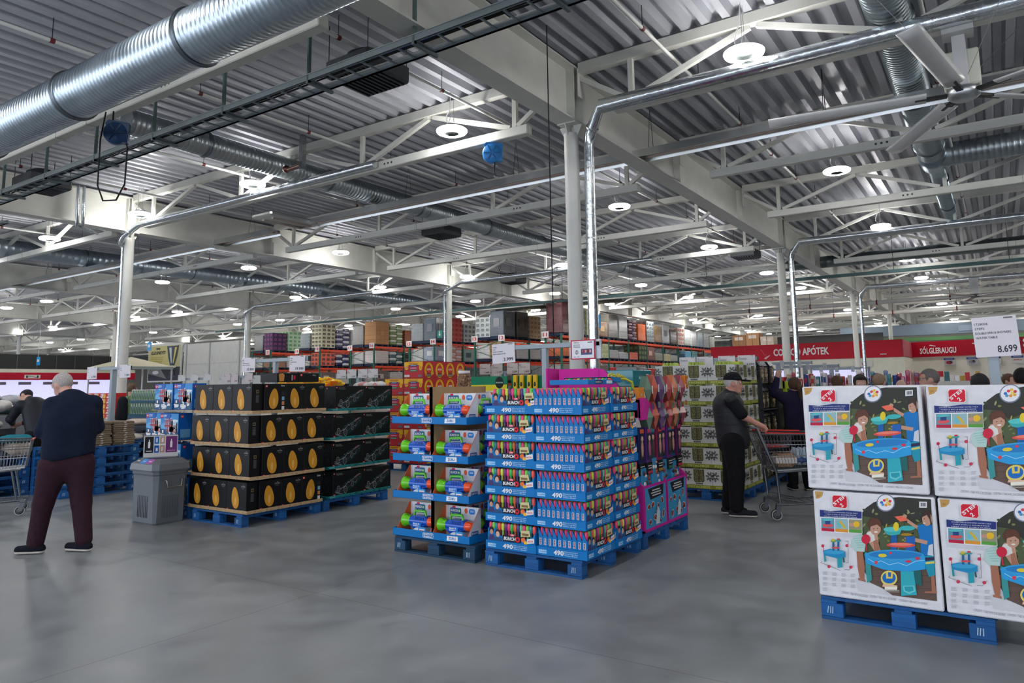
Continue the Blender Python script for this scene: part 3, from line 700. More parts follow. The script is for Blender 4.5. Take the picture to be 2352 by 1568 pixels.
    # printed side
    A = Art((-W/2, D, 0), u=(0,-1,0), n=(-1,0,0)); A.rect(.1, .5, .36, .6, C(34,52,122)); A.rrect(.18, .6, .28, .69, .02, C(214,24,50)); A.ell(.23, .3, .14, .05, C(44,158,220)); A.rect(.2, .1, .26, .28, C(50,176,190)); A.build('printed_side', t)
    return t
wb = Proto(water_box); gW = 'white water table boxes'
wb.put((5.465, .79, .15), FX, 'white water table box, bottom left, resting on the blue pallet', gW)
wb.put((5.47, .035, .15), FX, 'white water table box, bottom right, cut by the right edge', gW)
wb.put((5.46, .815, .868), FX+.012, 'white water table box, top left of the right-hand stack', gW)
wb.put((5.455, .045, .866), FX-.018, 'white water table box, top right, cut by the right edge', gW)
wb.put((5.95, .79, .15), FX, 'white water table box hidden behind the bottom left one', gW)
wb.put((5.95, .80, .868), FX, 'white water table box just behind the top left one', gW)

# ================================================================ balloon packs in blue trays
BL = C(10, 118, 190); NEON = [C(236,64,120), C(120,206,60), C(34,140,150), C(240,90,80), C(206,220,70), C(110,50,120), C(240,60,130), C(60,190,80), C(226,110,50), C(80,60,130), C(90,200,140)]
PW, PH, PD = .51, .224, .046
def pack():
    t = thing('balloon_pack', '', 'balloon pack'); W, H, D = PW, PH, PD
    m = MB(); m.prism([(D, 0), (D, H-.004), (D-.004, H-.004), (.004, H*.66), (0, H*.66), (0, 0)], -W/2, -W/2+.003, 'yz', BL); m.prism([(D, 0), (D, H-.004), (D-.004, H-.004), (.004, H*.66), (0, H*.66), (0, 0)], W/2-.003, W/2, 'yz', BL)
    m.box(-W/2, W/2, D-.002, D, 0, H*.9, BL); m.box(-W/2, W/2, 0, .002, 0, H*.3, BL); m.build('carton', t)
    m = MB(); r = random.Random(2); n = 15
    for k in range(n):
        x = -W/2+.02+k*(W-.04)/(n-1); c = NEON[k % len(NEON)]; lean = r.uniform(-.004, .004)
        m.tube([(x, .02, .02), (x+lean, .02, H*.55), (x+lean, .02, H*.75)], .0125, 7, tuple(q*.5 for q in c[:3])+(1,), 'plastic')
        m.lathe([(.0145, H*.72), (.018, H*.76), (.0175, H-.012), (.012, H), (0, H)], c=(x+lean, .02, 0), n=8, col=c, m='plastic')
    m.build('balloon_bundle', t)
    A = Art((0, .0, 0)); w = W/2; q = lambda v: .07+v*(H-.07)      # q: fraction of the height that shows above the tray
    A.poly([(-w,0),(w,0),(w,q(.6)),(w*.9,q(.4)),(w*.45,q(.14)),(-w*.2,q(.14)),(-w*.45,q(.3)),(-w*.62,q(.62)),(-w,q(.66))], BL)
    A.ell(-w*.84, q(.56), .026, .03, C(36,26,30)); A.ell(-w*.84, q(.46), .018, .022, C(204,150,122)); A.poly([(-w*.98,q(0)),(-w*.7,q(0)),(-w*.74,q(.3)),(-w*.92,q(.3))], C(70,60,110))
    A.ell(-w*.58, q(.44), .026, .028, C(44,36,40)); A.ell(-w*.57, q(.36), .02, .025, C(220,176,150)); A.poly([(-w*.76,q(-.05)),(-w*.36,q(-.05)),(-w*.42,q(.18)),(-w*.7,q(.18))], C(46,84,130))
    A.rrect(-w*.36, q(.0), w*.42, q(.36), .012, C(28,30,44)); A.text('BUNCH', -w*.31, q(.08), .03, WHITE, w=.125, bold=.06, sh=.15); A.ell(w*.28, q(.18), .024, .024, C(214,36,50)); A.ell(w*.28, q(.18), .01, .01, C(28,30,44)); A.text('Balloons', -w*.3, q(-.2), .02, WHITE, w=.15, bold=.05)
    A.rrect(-w*.04, q(.33), w*.14, q(.46), .005, C(226,46,90)); A.text('ZURU', -w*.01, q(.36), .012, WHITE, w=.038, bold=.04)
    A.poly([(w*.42,q(.38)),(w*.82,q(.42)),(w*.78,q(.76)),(w*.44,q(.72))], C(214,204,150)); A.rect(w*.47, q(.45), w*.74, q(.58), C(140,108,70))
    A.ell(w*.52, q(.2), .022, .02, C(240,120,60)); A.ell(w*.62, q(.06), .02, .016, C(246,190,60)); A.poly([(w*.68,q(.02)),(w*.97,q(.1)),(w*.97,q(.36)),(w*.68,q(.28))], C(236,230,226)); A.text('NEON', w*.71, q(.1), .016, C(214,50,60), w=.055, bold=.04, rot=6)
    A.build('printed_front', t)
    A = Art((-W/2, D, 0), u=(0,-1,0), n=(-1,0,0)); A.rect(.008, .08, .03, .135, C(236,236,240)); 
    for k in range(6): A.rect(.011, .083+k*.0085, .026, .089+k*.0085, C(40,44,90) if k % 3 else C(206,50,60))
    A.build('printed_spine', t)
    return t
def tray():
    t = thing('cardboard_tray', '', 'tray'); W, D, h = .545, .50, .072; m = MB(); e = .003
    m.box(-W/2, W/2, 0, D, 0, e, BL, 'print'); m.box(-W/2, W/2, 0, e, 0, h, BL); m.box(-W/2, W/2, D-e, D, 0, h, BL); m.box(-W/2, -W/2+e, 0, D, 0, h, BL); m.box(W/2-e, W/2, 0, D, 0, h, BL); m.build('tray_walls', t)
    for o, u, n, L, nm in (((0,0,0), (1,0,0), (0,-1,0), W, 'printed_front'), ((-W/2, D/2, 0), (0,-1,0), (-1,0,0), D, 'printed_side'), ((W/2, D/2, 0), (0,1,0), (1,0,0), D, 'printed_side')):
        A = Art(o, u=u, n=n); k = L/W
        A.text('490', -.085*k, .016, .04, WHITE, w=.11*k, bold=.06, sh=.1)
        for q, s in enumerate(('Balloons Included', 'Ballons Folga Mod', 'Globers Mustlar')): A.text(s, .035*k, .047-.015*q, .0095, C(190,226,246), w=.14*k, bold=.02)
        A.rrect(-.25*k, .014, -.155*k, .05, .006, C(70,170,232)); A.text('BUNCH O', -.243*k, .034, .012, WHITE, w=.08*k, bold=.05); A.text('Balloons', -.243*k, .019, .011, WHITE, w=.08*k, bold=.04); A.build(nm, t)
    return t
packP, trayP = Proto(pack), Proto(tray)
LAY = ['bottom', 'second', 'third', 'fourth', 'fifth', 'top']
r = random.Random(11)
for L in range(6):
    z = .152+.241*L; j = lambda a=.008: r.uniform(-a, a)
    jx, jy = j(.012), j(.012)
    # A: front faces the camera side, left half
    a = FX; o = (5.485+jx, 3.75+jy, z); tr = trayP.put(o, a, 'blue 490 balloon tray, %s layer, left half next to the bubble toys' % LAY[L], 'blue balloon trays')
    packP.put((o[0]+.012, o[1]+(-.06 if L == 5 else 0), z+.004), a, 'balloon pack facing front in the %s left-hand tray' % LAY[L], 'balloon packs')
    packP.put((o[0]+.4, o[1], z+.004), a, 'balloon pack at the back of the %s left-hand tray' % LAY[L], 'balloon packs')
    # B: spines face the camera side, packs face -y
    jx, jy = j(.012), j(.01); o = (5.485+.2725+jx, 2.985+jy, z); trayP.put(o, 0, 'blue 490 balloon tray, %s layer, at the stack corner' % LAY[L], 'blue balloon trays')
    for q in range(10):
        packP.put((o[0]+j(.002), o[1]+.006+q*.0484, z+.004), 0, 'balloon pack showing its blue spine, %s from the corner, %s layer' % (ORD[q], LAY[L]), 'balloon packs')
    jx, jy = j(.012), j(.01); o = (5.485+.83+jx, 2.985+jy, z); trayP.put(o, 0, 'blue 490 balloon tray, %s layer, at the right end beside the magenta display' % LAY[L], 'blue balloon trays')
    packP.put((o[0], o[1]+.006, z+.004), 0, 'balloon pack facing right in the %s tray by the magenta display' % LAY[L], 'balloon packs')
    packP.put((o[0], o[1]+.44, z+.004), 0, 'balloon pack at the rear of the %s tray by the magenta display' % LAY[L], 'balloon packs')
packP.put((6.38, 3.12, 1.63), FX, 'balloon pack lying loose on top of the stack', 'balloon packs')
o = bpy.data.objects['balloon_pack']; 
for ob in COL.objects:
    if ob.get('label') == 'balloon pack lying loose on top of the stack': ob.rotation_euler = (PI/2*.98, 0, FX); ob.location = (6.38, 3.3, 1.63)
t = thing('loose_carton', 'flat blue carton lid lying on top of the balloon packs', 'box', (6.0, 3.25, 1.612), 0); m = MB(); m.box(-.28, .25, -.2, .2, 0, .045, C(20, 120, 190), 'print', ch=.003); m.build('lid', t)
A = Art((0, -.2, 0)); A.rrect(-.15, .01, .0, .036, .006, C(28,30,44)); A.text('BUNCH O', -.14, .016, .013, WHITE, w=.12, bold=.05); A.rect(.08, .008, .2, .036, C(220,230,236)); A.build('printed_edge', t)
t = thing('ribbon_bow', 'yellow ribbon bow tied on top of the balloon stack', 'ribbon', (6.45, 3.12, 1.66), 0); m = MB(); yc = C(196, 182, 60)
for s in (-1, 1):
    for k in range(3): m.tube([(0, 0, 0), (s*.05, -.02+.02*k, .03+.012*k), (s*.12, -.03+.03*k, .02+.012*k), (s*.1, .0+.02*k, -.005), (0, 0, 0)], .008, 5, yc, 'print')
m.tube([(0, 0, 0), (.02, -.08, .0), (.05, -.135, -.03), (.07, -.14, -.1)], .012, 4, yc, 'print'); m.build('bow', t)

# ================================================================ bubble toy display
def bubble_tray():
    t = thing('display_tray', '', 'tray'); W, D, h = .965, 1.05, .07; e = .004; m = MB()
    m.box(-W/2, W/2, 0, D, 0, e, BL); m.box(-W/2, W/2, 0, e, 0, h, BL); m.box(-W/2, -W/2+e, 0, D, 0, h, BL); m.box(W/2-e, W/2, 0, D, 0, h, BL); m.box(-W/2, W/2, D-e, D, 0, h, BL); m.build('tray_walls', t)
    A = Art(); A.rrect(-.09, .012, .045, .058, .01, WHITE); A.rrect(-.086, .016, .041, .054, .009, C(30,120,190)); A.text('BUNCH O', -.078, .036, .016, WHITE, w=.11, bold=.05); A.text('Bubbles', -.075, .018, .015, WHITE, w=.1, bold=.04)
    A.poly([(.21,.012),(.345,.016),(.345,.06),(.215,.056)], C(236,238,240)); A.text('ZURU', .235, .024, .024, BL, w=.085, bold=.06); A.build('printed_front', t)
    return t
def bubble_box():
    t = thing('bubble_toy', '', 'toy'); W, H, D = .43, .29, .21; wh = C(224, 226, 230); og = C(226, 104, 52); e = .003; m = MB()
    m.box(-W/2, W/2, D-e, D, 0, H, wh, 'card'); m.box(-W/2, W/2, 0, D, 0, e, BL, 'card')
    side = [(0,0),(D,0),(D,H),(D-.02,H),(0,.05)]
    m.prism(side, -W/2, -W/2+e, 'yz', og, 'card'); m.prism(side, W/2-e, W/2, 'yz', wh, 'card')
    for x in (-W/2+.0015, W/2-.0015): m.tube([(x, 0, .05), (x, D-.02, H)], .0032, 4, og, 'card')
    m.box(-W/2, W/2, 0, e, 0, .05, BL, 'card'); m.build('open_carton', t)
    A = Art((0, D-e, 0)); A.rrect(-.16, .185, -.02, .27, .014, C(40,96,150)); A.text('BUNCH', -.15, .232, .024, WHITE, w=.085, bold=.06); A.ell(-.045, .243, .017, .017, C(70,170,80)); A.ell(-.045, .243, .008, .008, WHITE); A.text('Bubbles', -.15, .196, .024, WHITE, w=.115, bold=.05)
    A.rrect(-.13, .268, -.09, .286, .004, C(214,46,80)); A.ell(.04, .25, .02, .025, C(224,92,60)); A.rrect(.075, .222, .15, .272, .02, C(40,130,206)); A.rect(.09, .243, .135, .247, WHITE); A.rect(.09, .252, .135, .256, WHITE); A.build('printed_back', t)
    A = Art((0, 0, 0)); A.rrect(-.205, .006, -.085, .052, .02, C(236,104,70)); A.rrect(-.195, .014, -.135, .044, .012, C(140,200,220)); A.ell(-.11, .03, .013, .014, C(240,220,210)); A.ell(.065, .025, .075, .062, C(206,216,222), a0=0, a1=180); A.poly([(.02,.03),(.12,.012),(.13,.035),(.03,.055)], C(60,150,170)); A.ell(.06, .04, .02, .015, C(236,180,150)); A.rrect(.07, .05, .165, .095, .02, C(60,150,220)); A.rect(.085, .056, .15, .078, WHITE); A.rect(.09, .062, .145, .066, C(220,60,70)); A.build('printed_front', t)
    A = Art((W/2, 0, 0), u=(0,1,0), n=(1,0,0)); A.rrect(.06, .03, .17, .09, .012, C(40,80,150)); A.text('BUNCH O', .07, .063, .018, WHITE, w=.09, bold=.05); A.text('Bubbles', .07, .037, .018, WHITE, w=.085, bold=.05); A.build('printed_side', t)
    y = .1; zc = .125
    m = MB(); gr = C(110, 206, 36); m.lathe([(0, -.2), (.05, -.2), (.066, -.192), (.066, -.165), (.052, -.14), (.046, -.09), (.0, -.09)], c=(0, y, zc), n=20, col=gr, m='shiny', axis='x'); m.build('green_horn', t)
    m = MB(); bc = C(16, 84, 190); m.prism([(-.095, zc-.04), (-.09, zc+.03), (-.045, zc+.058), (.1, zc+.058), (.13, zc+.02), (.13, zc-.02), (.06, zc-.045), (-.03, zc-.075)], y-.042, y+.042, 'xz', bc, 'shiny'); m.lathe([(.048, -.1), (.05, -.06), (.05, .11), (.04, .13)], c=(0, y, zc), n=16, col=bc, m='shiny', axis='x')
    for k in range(6): m.box(-.02+k*.02, -.012+k*.02, y-.046, y-.03, zc+.02, zc+.05, C(10, 60, 150), 'shiny')
    m.build('blue_body', t)
    A = Art((0, y-.051, zc)); A.rrect(-.05, -.045, .06, -.005, .008, C(40,130,220)); A.text('Bunch O', -.04, -.024, .016, WHITE, w=.08, bold=.05); A.text('Bubbles', -.04, -.041, .013, WHITE, w=.07, bold=.04); A.build('body_sticker', t)
    m = MB(); m.lathe([(0, .2), (.034, .2), (.046, .17), (.05, .13), (.0, .1)], c=(0, y, zc+.005), n=10, col=C(244, 84, 40), m='shiny', axis='x'); m.build('orange_nozzle', t)
    m = MB(); m.tube([(-.07, y, zc+.05), (-.055, y, zc+.098), (.075, y, zc+.1), (.09, y, zc+.05)], .0115, 8, C(100, 210, 60), 'shiny'); m.build('green_handle', t)
    return t
bt, bb = Proto(bubble_tray), Proto(bubble_box); LB = ['bottom', 'second', 'third', 'top']
for L in range(4):
    z = .152+.3655*L; jy = r.uniform(-.012, .012); x = 5.49+r.uniform(-.01, .01)
    bt.put((x, 4.71+jy, z), FX, 'blue display tray under the %s row of bubble toys' % LB[L], 'bubble toy trays')
    bb.put((x+.02, 4.945+jy, z+.006), FX, 'green and blue bubble toy, %s tray, left one' % LB[L], 'bubble toys')
    bb.put((x+.02, 4.48+jy, z+.006), FX, 'green and blue bubble toy, %s tray, right one at the corner' % LB[L], 'bubble toys')
    bb.put((x+.49, 4.265+jy, z+.006), 0, 'bubble toy facing the balloon packs, %s tray, near one' % LB[L], 'bubble toys')
    bb.put((x+.94, 4.265+jy, z+.006), 0, 'bubble toy facing the balloon packs, %s tray, far one' % LB[L], 'bubble toys')
    t = thing('cardboard_divider', 'brown cardboard divider between the two %s row bubble toys' % LB[L], 'cardboard', (x+.05, 4.715+jy, z+.005), FX); m = MB(); m.box(-.02, .02, 0, .9, 0, .357, C(172, 140, 100), 'card'); m.box(-.02, .02, .0, .004, 0, .357, C(150, 118, 80), 'card'); m.build('board', t)
# ================================================================ black boxes with amber figures, kraft trays
KR = C(186, 156, 116); BKC = C(12, 13, 16)
LBW, LBH, LBD = .385, .355, .16
def red_logo(A, x, y, s=.03):
    A.rect(x, y, x+s, y+s, C(206, 30, 40)); A.text('LEGO', x+s*.1, y+s*.3, s*.42, WHITE, w=s*.8, bold=.06)
def amber_box(side=False, bw=.385):
    def f():
        t = thing('toy_box', '', 'box'); W, H, D = bw, LBH, LBD; m = MB(); m.box(-W/2, W/2, 0, D, 0, H, BKC, 'print', ch=.0025); m.build('carton', t)
        A = Art((0,0,0))
        # plain golden pear-shaped patch where the box shows its toy
        g1, g2 = C(208, 146, 44), C(226, 176, 84)
        p = []; cx = -.02
        for k in range(28):
            a = 2*PI*k/28; yy = .17-.125*math.cos(a); wd = .046+.022*(1-(yy-.045)/.25); p.append((cx+wd*math.sin(a)*1.2+(.015 if not side else -.01)*(.17-yy)/.13, yy))
        A.poly(p, g1); A.ell(cx+.004, .13, .018, .05, g2)
        red_logo(A, -W/2+.012, .012 if not side else H-.045); A.text('Disney', W/2-.075, .014 if not side else H-.035, .02, C(210), w=.055, bold=.03, sh=.2)
        if not side: A.text('THE', W/2-.07, H-.034, .008, C(170), w=.02); A.text('LION KING', W/2-.1, H-.055, .016, C(170), w=.075, bold=.02); A.rect(W/2-.085, H-.072, W/2-.04, H-.068, C(130))
        else:
            for k, c in enumerate((C(40), C(120,170,200), C(210,130,90), C(226,226,226))): A.rect(W/2-.06, .03+.06*(3-k), W/2-.02, .075+.06*(3-k), c)
        A.build('printed_front', t)
        for o, u, n in (((W/2, 0, 0), (0,1,0), (1,0,0)), ((-W/2, D, 0), (0,-1,0), (-1,0,0))):
            A = Art(o, u=u, n=n); A.rect(.06, .24, .1, .28, C(120,104,70)); A.rect(.067, .25, .093, .27, C(40,36,30))
            for k in range(7): A.rect(.058, .13+k*.014, .102, .137+k*.014, C(96, 98, 104))
            A.build('printed_side', t)
        return t
    return f
ab, ab3, abs_ = Proto(amber_box()), Proto(amber_box(False, .315)), Proto(amber_box(True, .315))
def kraft(W, D, col=KR, h=.034, teal=False):
    def f():
        t = thing('cardboard_tray', '', 'tray'); m = MB(); m.box(0, W, 0, D, -.004, .0, col, 'card'); e = .004
        m.box(-e, W+e, -e, 0, -.004, h, col, 'card'); m.box(-e, 0, 0, D, -.004, h, col, 'card'); m.box(W, W+e, 0, D, -.004, h, col, 'card'); m.box(-e, W+e, D, D+e, -.004, h, col, 'card'); m.build('tray_walls', t)
        for (o, u, n, L) in (((0,-e,0), (1,0,0), (0,-1,0), W), ((-e,D,0), (0,-1,0), (-1,0,0), D)):
            A = Art(o, u=u, n=n); r = random.Random(4)
            if teal:
                A.text('LEGO TECHNIC', .03, .006, .014, C(150,214,210), w=.09, bold=.03)
                for k in range(10): A.rect(.2+k*.09, .004, .2+k*.09+r.uniform(.02,.07), r.uniform(.01,.026), C(12, 84, 88), hold=True)
            else:
                x = .1
                while x < L-.05:
                    A.rect(x, -.004, x+.003, .03, C(110,88,60), hold=True); A.rect(x+.012, -.004, x+.015, .03, C(110,88,60), hold=True); A.rect(x+.05, .008, x+.1, .012, C(140,112,78), hold=True); x += .17
            A.build('printed_edge', t)
        return t
    return f
kt = Proto(kraft(1.135, 1.2)); LB4 = ['bottom', 'third', 'second', 'top']; r = random.Random(21)
LB4 = ['bottom', 'second', 'third', 'top']
for L in range(4):
    z = .155+.389*L; jx, jy = r.uniform(-.02, .02), r.uniform(-.02, .02); x0, y0 = 5.47+jx, 7.475+jy
    kt.put((x0, y0, z+.002), 0, 'brown cardboard tray edge under the %s layer of amber figure boxes' % LB4[L], 'kraft trays')
    for k in range(3):
        pr_ = ab
        pr_.put((x0+.004, y0+1.2-.005-LBW/2-k*.39, z+.004), FX, 'black toy box with amber print, %s layer, bin side, %s from left' % (LB4[L], ORD[k]), 'amber toy boxes')
    for k in range(3):
        pr_ = abs_ if (L, k) in ((3, 0), (0, 2)) else ab3
        pr_.put((x0+LBD+.008+.158+k*.318, y0+.004, z+.004), 0, 'black toy box with amber print, %s layer, aisle side, %s from the corner' % (LB4[L], ORD[k]), 'amber toy boxes')
for k, x in enumerate((6.02, 6.36)):
    t = thing('toy_box', 'black toy box lying on top of the amber stack, %s one' % ('left', 'right')[k], 'box', (x, 7.515, 1.7), 0); m = MB(); m.box(-.165, .165, 0, .33, 0, .115, BKC, 'print', ch=.003); m.build('carton', t)
    A = Art(); 
    if k == 0: A.poly([(-.13,.01),(-.06,.012),(-.05,.09),(-.08,.112),(-.14,.1)], C(206,140,70)); A.rect(.06,.02,.072,.09,C(214)); A.rrect(.09,.03,.12,.085,.012,C(206,30,60))
    else: red_logo(A, -.14, .075); A.text('Disney', .06, .08, .02, C(200), w=.055, sh=.2)
    A.build('printed_front', t)

# ================================================================ black race car boxes, teal trays
def race_box(front=True):
    def f():
        t = thing('toy_box', '', 'box'); W, H, D = .55, .33, .2; m = MB(); m.box(-W/2, W/2, 0, D, 0, H, C(10, 12, 14), 'print', ch=.0025); m.build('carton', t)
        A = Art(); red_logo(A, -W/2+.012, .012, .034); red_logo(A, -W/2+.012, H-.03, .02); A.text('Mercedes-AMG', -W/2+.06, H-.028, .011, C(150), w=.1, bold=.02); A.text('F1 W14 E Performance', -W/2+.06, H-.044, .011, C(150), w=.12, bold=.02)
        A.poly([(-.2,.08),(-.02,.2),(.2,.28),(.24,.2),(.1,.1),(-.05,.04)], C(14,44,46))
        c1, c2, c3 = C(96,100,106), C(160,164,170), C(44,46,50)
        def whl(x, y, a, b): A.ell(x, y, a, b, C(34)); A.ell(x, y, a*.95, b*.95, c2); A.ell(x, y, a*.82, b*.82, C(24)); A.ell(x, y, a*.45, b*.45, c1); A.ell(x, y, a*.3, b*.3, C(20))
        whl(.13, .2, .03, .045)
        A.poly([(-.2,.09),(-.1,.12),(.05,.2),(.2,.262),(.21,.235),(.08,.15),(-.05,.075),(-.17,.06)], C(30,32,36)); A.line([(-.18,.085),(-.08,.125),(.06,.2),(.19,.255)], .005, c2); A.line([(-.15,.07),(-.04,.09),(.08,.155)], .004, c1)
        A.poly([(.08,.225),(.2,.28),(.235,.27),(.22,.255),(.11,.21)], C(40,42,46)); A.line([(.1,.226),(.22,.272)], .006, C(170)); A.line([(.13,.25),(.2,.278)], .005, C(196,60,76)); A.line([(.22,.2),(.245,.285)], .01, C(60))
        A.poly([(-.235,.07),(-.1,.03),(-.09,.045),(-.22,.085)], C(26)); A.line([(-.24,.075),(-.1,.035)], .005, c2); A.line([(-.23,.06),(-.1,.022)], .004, C(170)); A.line([(-.235,.09),(-.15,.07)], .004, c2)
        whl(-.18, .105, .03, .046); whl(-.055, .085, .033, .052); whl(.07, .15, .024, .04)
        A.ell(-.01, .165, .02, .018, C(26)); A.line([(-.03,.165),(-.01,.185),(.012,.172)], .005, c2)
        rr = random.Random(3)
        for k in range(26): x = rr.uniform(-.2, .2); y = .09+.42*(x+.2)+rr.uniform(-.03,.03); A.rect(x, y, x+rr.uniform(.004,.02), y+.003, rr.choice([c1, c2, C(150)]), hold=True)
        A.k += .0002; A.text('AMG', W/2-.06, .014, .012, C(140), w=.04); A.ell(W/2-.075, .02, .009, .009, C(110)); A.ell(W/2-.075, .02, .006, .006, C(18)); A.build('printed_front', t)
        for o, u, n in (((W/2, 0, 0), (0,1,0), (1,0,0)), ((-W/2, D, 0), (0,-1,0), (-1,0,0))):
            A = Art(o, u=u, n=n); red_logo(A, .02, H-.04, .022); rr = random.Random(6)
            for k in range(16): x = rr.uniform(.02,.15); y = rr.uniform(.05,.26); A.rect(x, y, x+rr.uniform(.01,.03), y+.004, C(58,60,64), hold=True)
            A.build('printed_side', t)
        return t
    return f
rb = Proto(race_box()); tt = Proto(kraft(1.19, 1.02, C(8, 120, 122), .032, True)); r = random.Random(9)
for L in range(4):
    z = .155+.384*L; x0, y0 = 6.735+r.uniform(-.015,.015), 7.53+r.uniform(-.012,.012)
    tt.put((x0, y0, z+.002), 0, 'teal tray edge under the %s layer of race car boxes' % LB4[L], 'teal trays')
    for k in range(2): rb.put((x0+.08+.277+k*.555, y0+.004, z+.004), 0, 'black race car box, %s layer, %s one' % (LB4[L], ('left', 'right')[k]), 'race car boxes')
    for k in range(1): rb.put((x0+.203, y0+.3+.275, z+.004), FX, 'black race car box turned sideways, %s layer, left end' % LB4[L], 'race car boxes')
t = thing('snack_bags', 'heap of yellow snack bags behind the black toy boxes', 'snack bags', (8.4, 10.0, 0), 0)
m = MB(); rr = random.Random(4)
m.box(-.6, .6, -.4, .4, .0, 1.62, C(200, 190, 170), 'card'); m.build('bin_box', t)
bagm = MB(); bagm.ball((0,0,0), (.16,.06,.045), 10, C(240,190,20), 'film'); bagm.add([(-.1,-.061,-.02),(.1,-.061,-.02),(.1,-.056,.02),(-.1,-.056,.02)], [(0,1,2,3)], C(220,110,30)); bagme = bagm.mesh('snack_bag')
for k in range(26):
    o = bpy.data.objects.new('snack_bag', bagme); COL.objects.link(o); o.location = (8.4+rr.uniform(-.5,.5), 10.0+rr.uniform(-.35,.3), 1.66+rr.uniform(0,.11)); o.rotation_euler = (rr.uniform(-.5,.5), rr.uniform(-.5,.5), rr.uniform(-1.6,.2))
    tag(o, 'yellow snack bag in the heap above the amber toy boxes', 'snack bag', 'yellow snack bags')
bpy.data.objects['snack_bags'].name = 'dump_bin'; tag(t, 'cardboard dump bin holding the yellow snack bags', 'bin')

# ================================================================ harbour building set boxes
def city_box():
    t = thing('toy_box', '', 'box'); W, H, D = .42, .345, .2; m = MB(); bc = C(16, 92, 178); m.box(-W/2, W/2, 0, D, 0, H, bc, 'print', ch=.0025); m.build('carton', t)
    A = Art(); w = W/2; A.rect(-w+.004,.004,w-.004,H-.004,C(110,176,220)); A.poly([(-w+.004,H*.55),(-.05,H*.75),(.1,H*.6),(w-.004,H*.8),(w-.004,H-.004),(-w+.004,H-.004)], C(60,140,206)); A.ell(-.05,H*.82,.1,.02,C(220,234,244)); A.ell(.12,H*.72,.08,.018,C(214,230,240))
    A.poly([(-w+.004,.004),(w-.004,.004),(w-.004,H*.34),(-w+.004,H*.42)], C(24,84,130)); rr = random.Random(8)
    for k in range(34):
        x = rr.uniform(-.02,w-.03); h = rr.uniform(.04,.17); A.rect(x, H*.3, x+rr.uniform(.01,.03), H*.3+h, rr.choice([C(200,196,190), C(150,170,190), C(190,120,100), C(120,130,150), C(226,220,210)]), hold=True)
    A.k += .0002
    for x in (-.08, -.04, .0): A.rect(x, H*.28, x+.012, H*.8, C(176,60,60)); A.line([(x-.05,H*.62),(x+.07,H*.78)], .008, C(196,70,66))
    A.rect(-.11,H*.5,.06,H*.56,C(170,56,60))
    for (x,y,s,c) in ((-.14,.05,.12,C(60,70,80)),(.02,.03,.14,C(236,232,226)),(.13,.07,.08,C(200,60,60))):
        A.poly([(x-s*.5,y+.03),(x+s*.5,y+.02),(x+s*.36,y-.015),(x-s*.3,y-.02)], C(230,230,232)); A.poly([(x-s*.45,y+.032),(x+s*.45,y+.022),(x+s*.42,y+.034),(x-s*.42,y+.045)], c); A.rect(x-s*.15,y+.04,x+s*.12,y+.075,C(240,240,236))
    for k in range(26): x = rr.uniform(-w+.02,w-.03); y = rr.uniform(.01,H*.34); A.rect(x, y, x+rr.uniform(.006,.02), y+rr.uniform(.004,.012), rr.choice([C(200,214,226), C(214,80,70), C(20,60,100), C(230,230,230), C(60,150,110)]), hold=True)
    A.k += .0002; A.rect(-w+.004,H-.07,w*.15,H-.004,C(20,96,184)); A.rect(-w+.012,H-.062,-w+.064,H-.012,C(210,28,40)); A.text('LEGO',-w+.017,H-.045,.018,WHITE,w=.042,bold=.07); A.text('CITY',-w+.075,H-.05,.03,WHITE,w=.09,bold=.05)
    A.build('printed_front', t)
    for o, u, n in (((w, 0, 0), (0,1,0), (1,0,0)), ((-w, D, 0), (0,-1,0), (-1,0,0))): A = Art(o, u=u, n=n); red_logo(A, .03, H-.06, .04); A.rect(.03,.03,.17,.14,C(100,160,206)); A.build('printed_side', t)
    return t
cb = Proto(city_box); kt2 = Proto(kraft(.62, .96, C(196, 168, 130), .004))
for z, L, ys in ((1.355, 'top', (9.39, 8.965)), (.965, 'second', (9.6, 9.17)), (.57, 'third', (9.6, 9.17)), (.155, 'bottom', (9.4, 8.97))):
    for k, y in enumerate(ys): cb.put((5.49+.005*k-(.05 if k and L == 'second' else 0)+(-.012 if L=='top' and not k else 0), y, z+.005), FX, 'blue harbour building set box, %s row, %s one' % (L, ('left', 'right')[k]), 'harbour set boxes')
    kt2.put((5.5, 8.74, z), 0, 'thin card sheet under the %s row of harbour set boxes' % L, 'card sheets')
# ================================================================ recycling bin
t = thing('recycling_bin', 'grey plastic recycling bin with a three-colour lid', 'bin', (4.96, 8.6, 0), 0)
gc = C(104, 110, 116); m = MB()
def ring(w, d, z, c=.05): return [(c, 0, z), (w-c, 0, z), (w, c, z), (w, d-c, z), (w-c, d, z), (c, d, z), (0, d-c, z), (0, c, z)]
def loft(m, rings, col, mt):
    vs = []; fs = []
    for q in rings: vs += q
    for i in range(len(rings)-1):
        for j in range(8): fs.append((i*8+j, i*8+(j+1) % 8, (i+1)*8+(j+1) % 8, (i+1)*8+j))
    fs += [list(range(8))[::-1], list(range((len(rings)-1)*8, len(rings)*8))]; m.add(vs, fs, col, mt)
def sh(q, dx, dy): return [(x+dx, y+dy, z) for x, y, z in q]
loft(m, [sh(ring(.40, .5, 0, .03), .02, .02), sh(ring(.40, .5, .02, .03), .01, .01), sh(ring(.44, .54, .58, .05), 0, 0), sh(ring(.46, .56, .6, .05), -.01, -.01), sh(ring(.46, .56, .63, .05), -.01, -.01)], gc, 'plastic'); m.build('body', t)
for side in ('x', 'y'):
    m = MB()
    for k in range(7):
        if side == 'x': m.box(-.004+.005, .014, .16+k*.035, .175+k*.035, .08, .34, C(84, 90, 96), 'plastic')
        else: m.box(.1+k*.033, .115+k*.033, .0, .018, .08, .34, C(92, 98, 104), 'plastic')
    m.build('ribs', t)
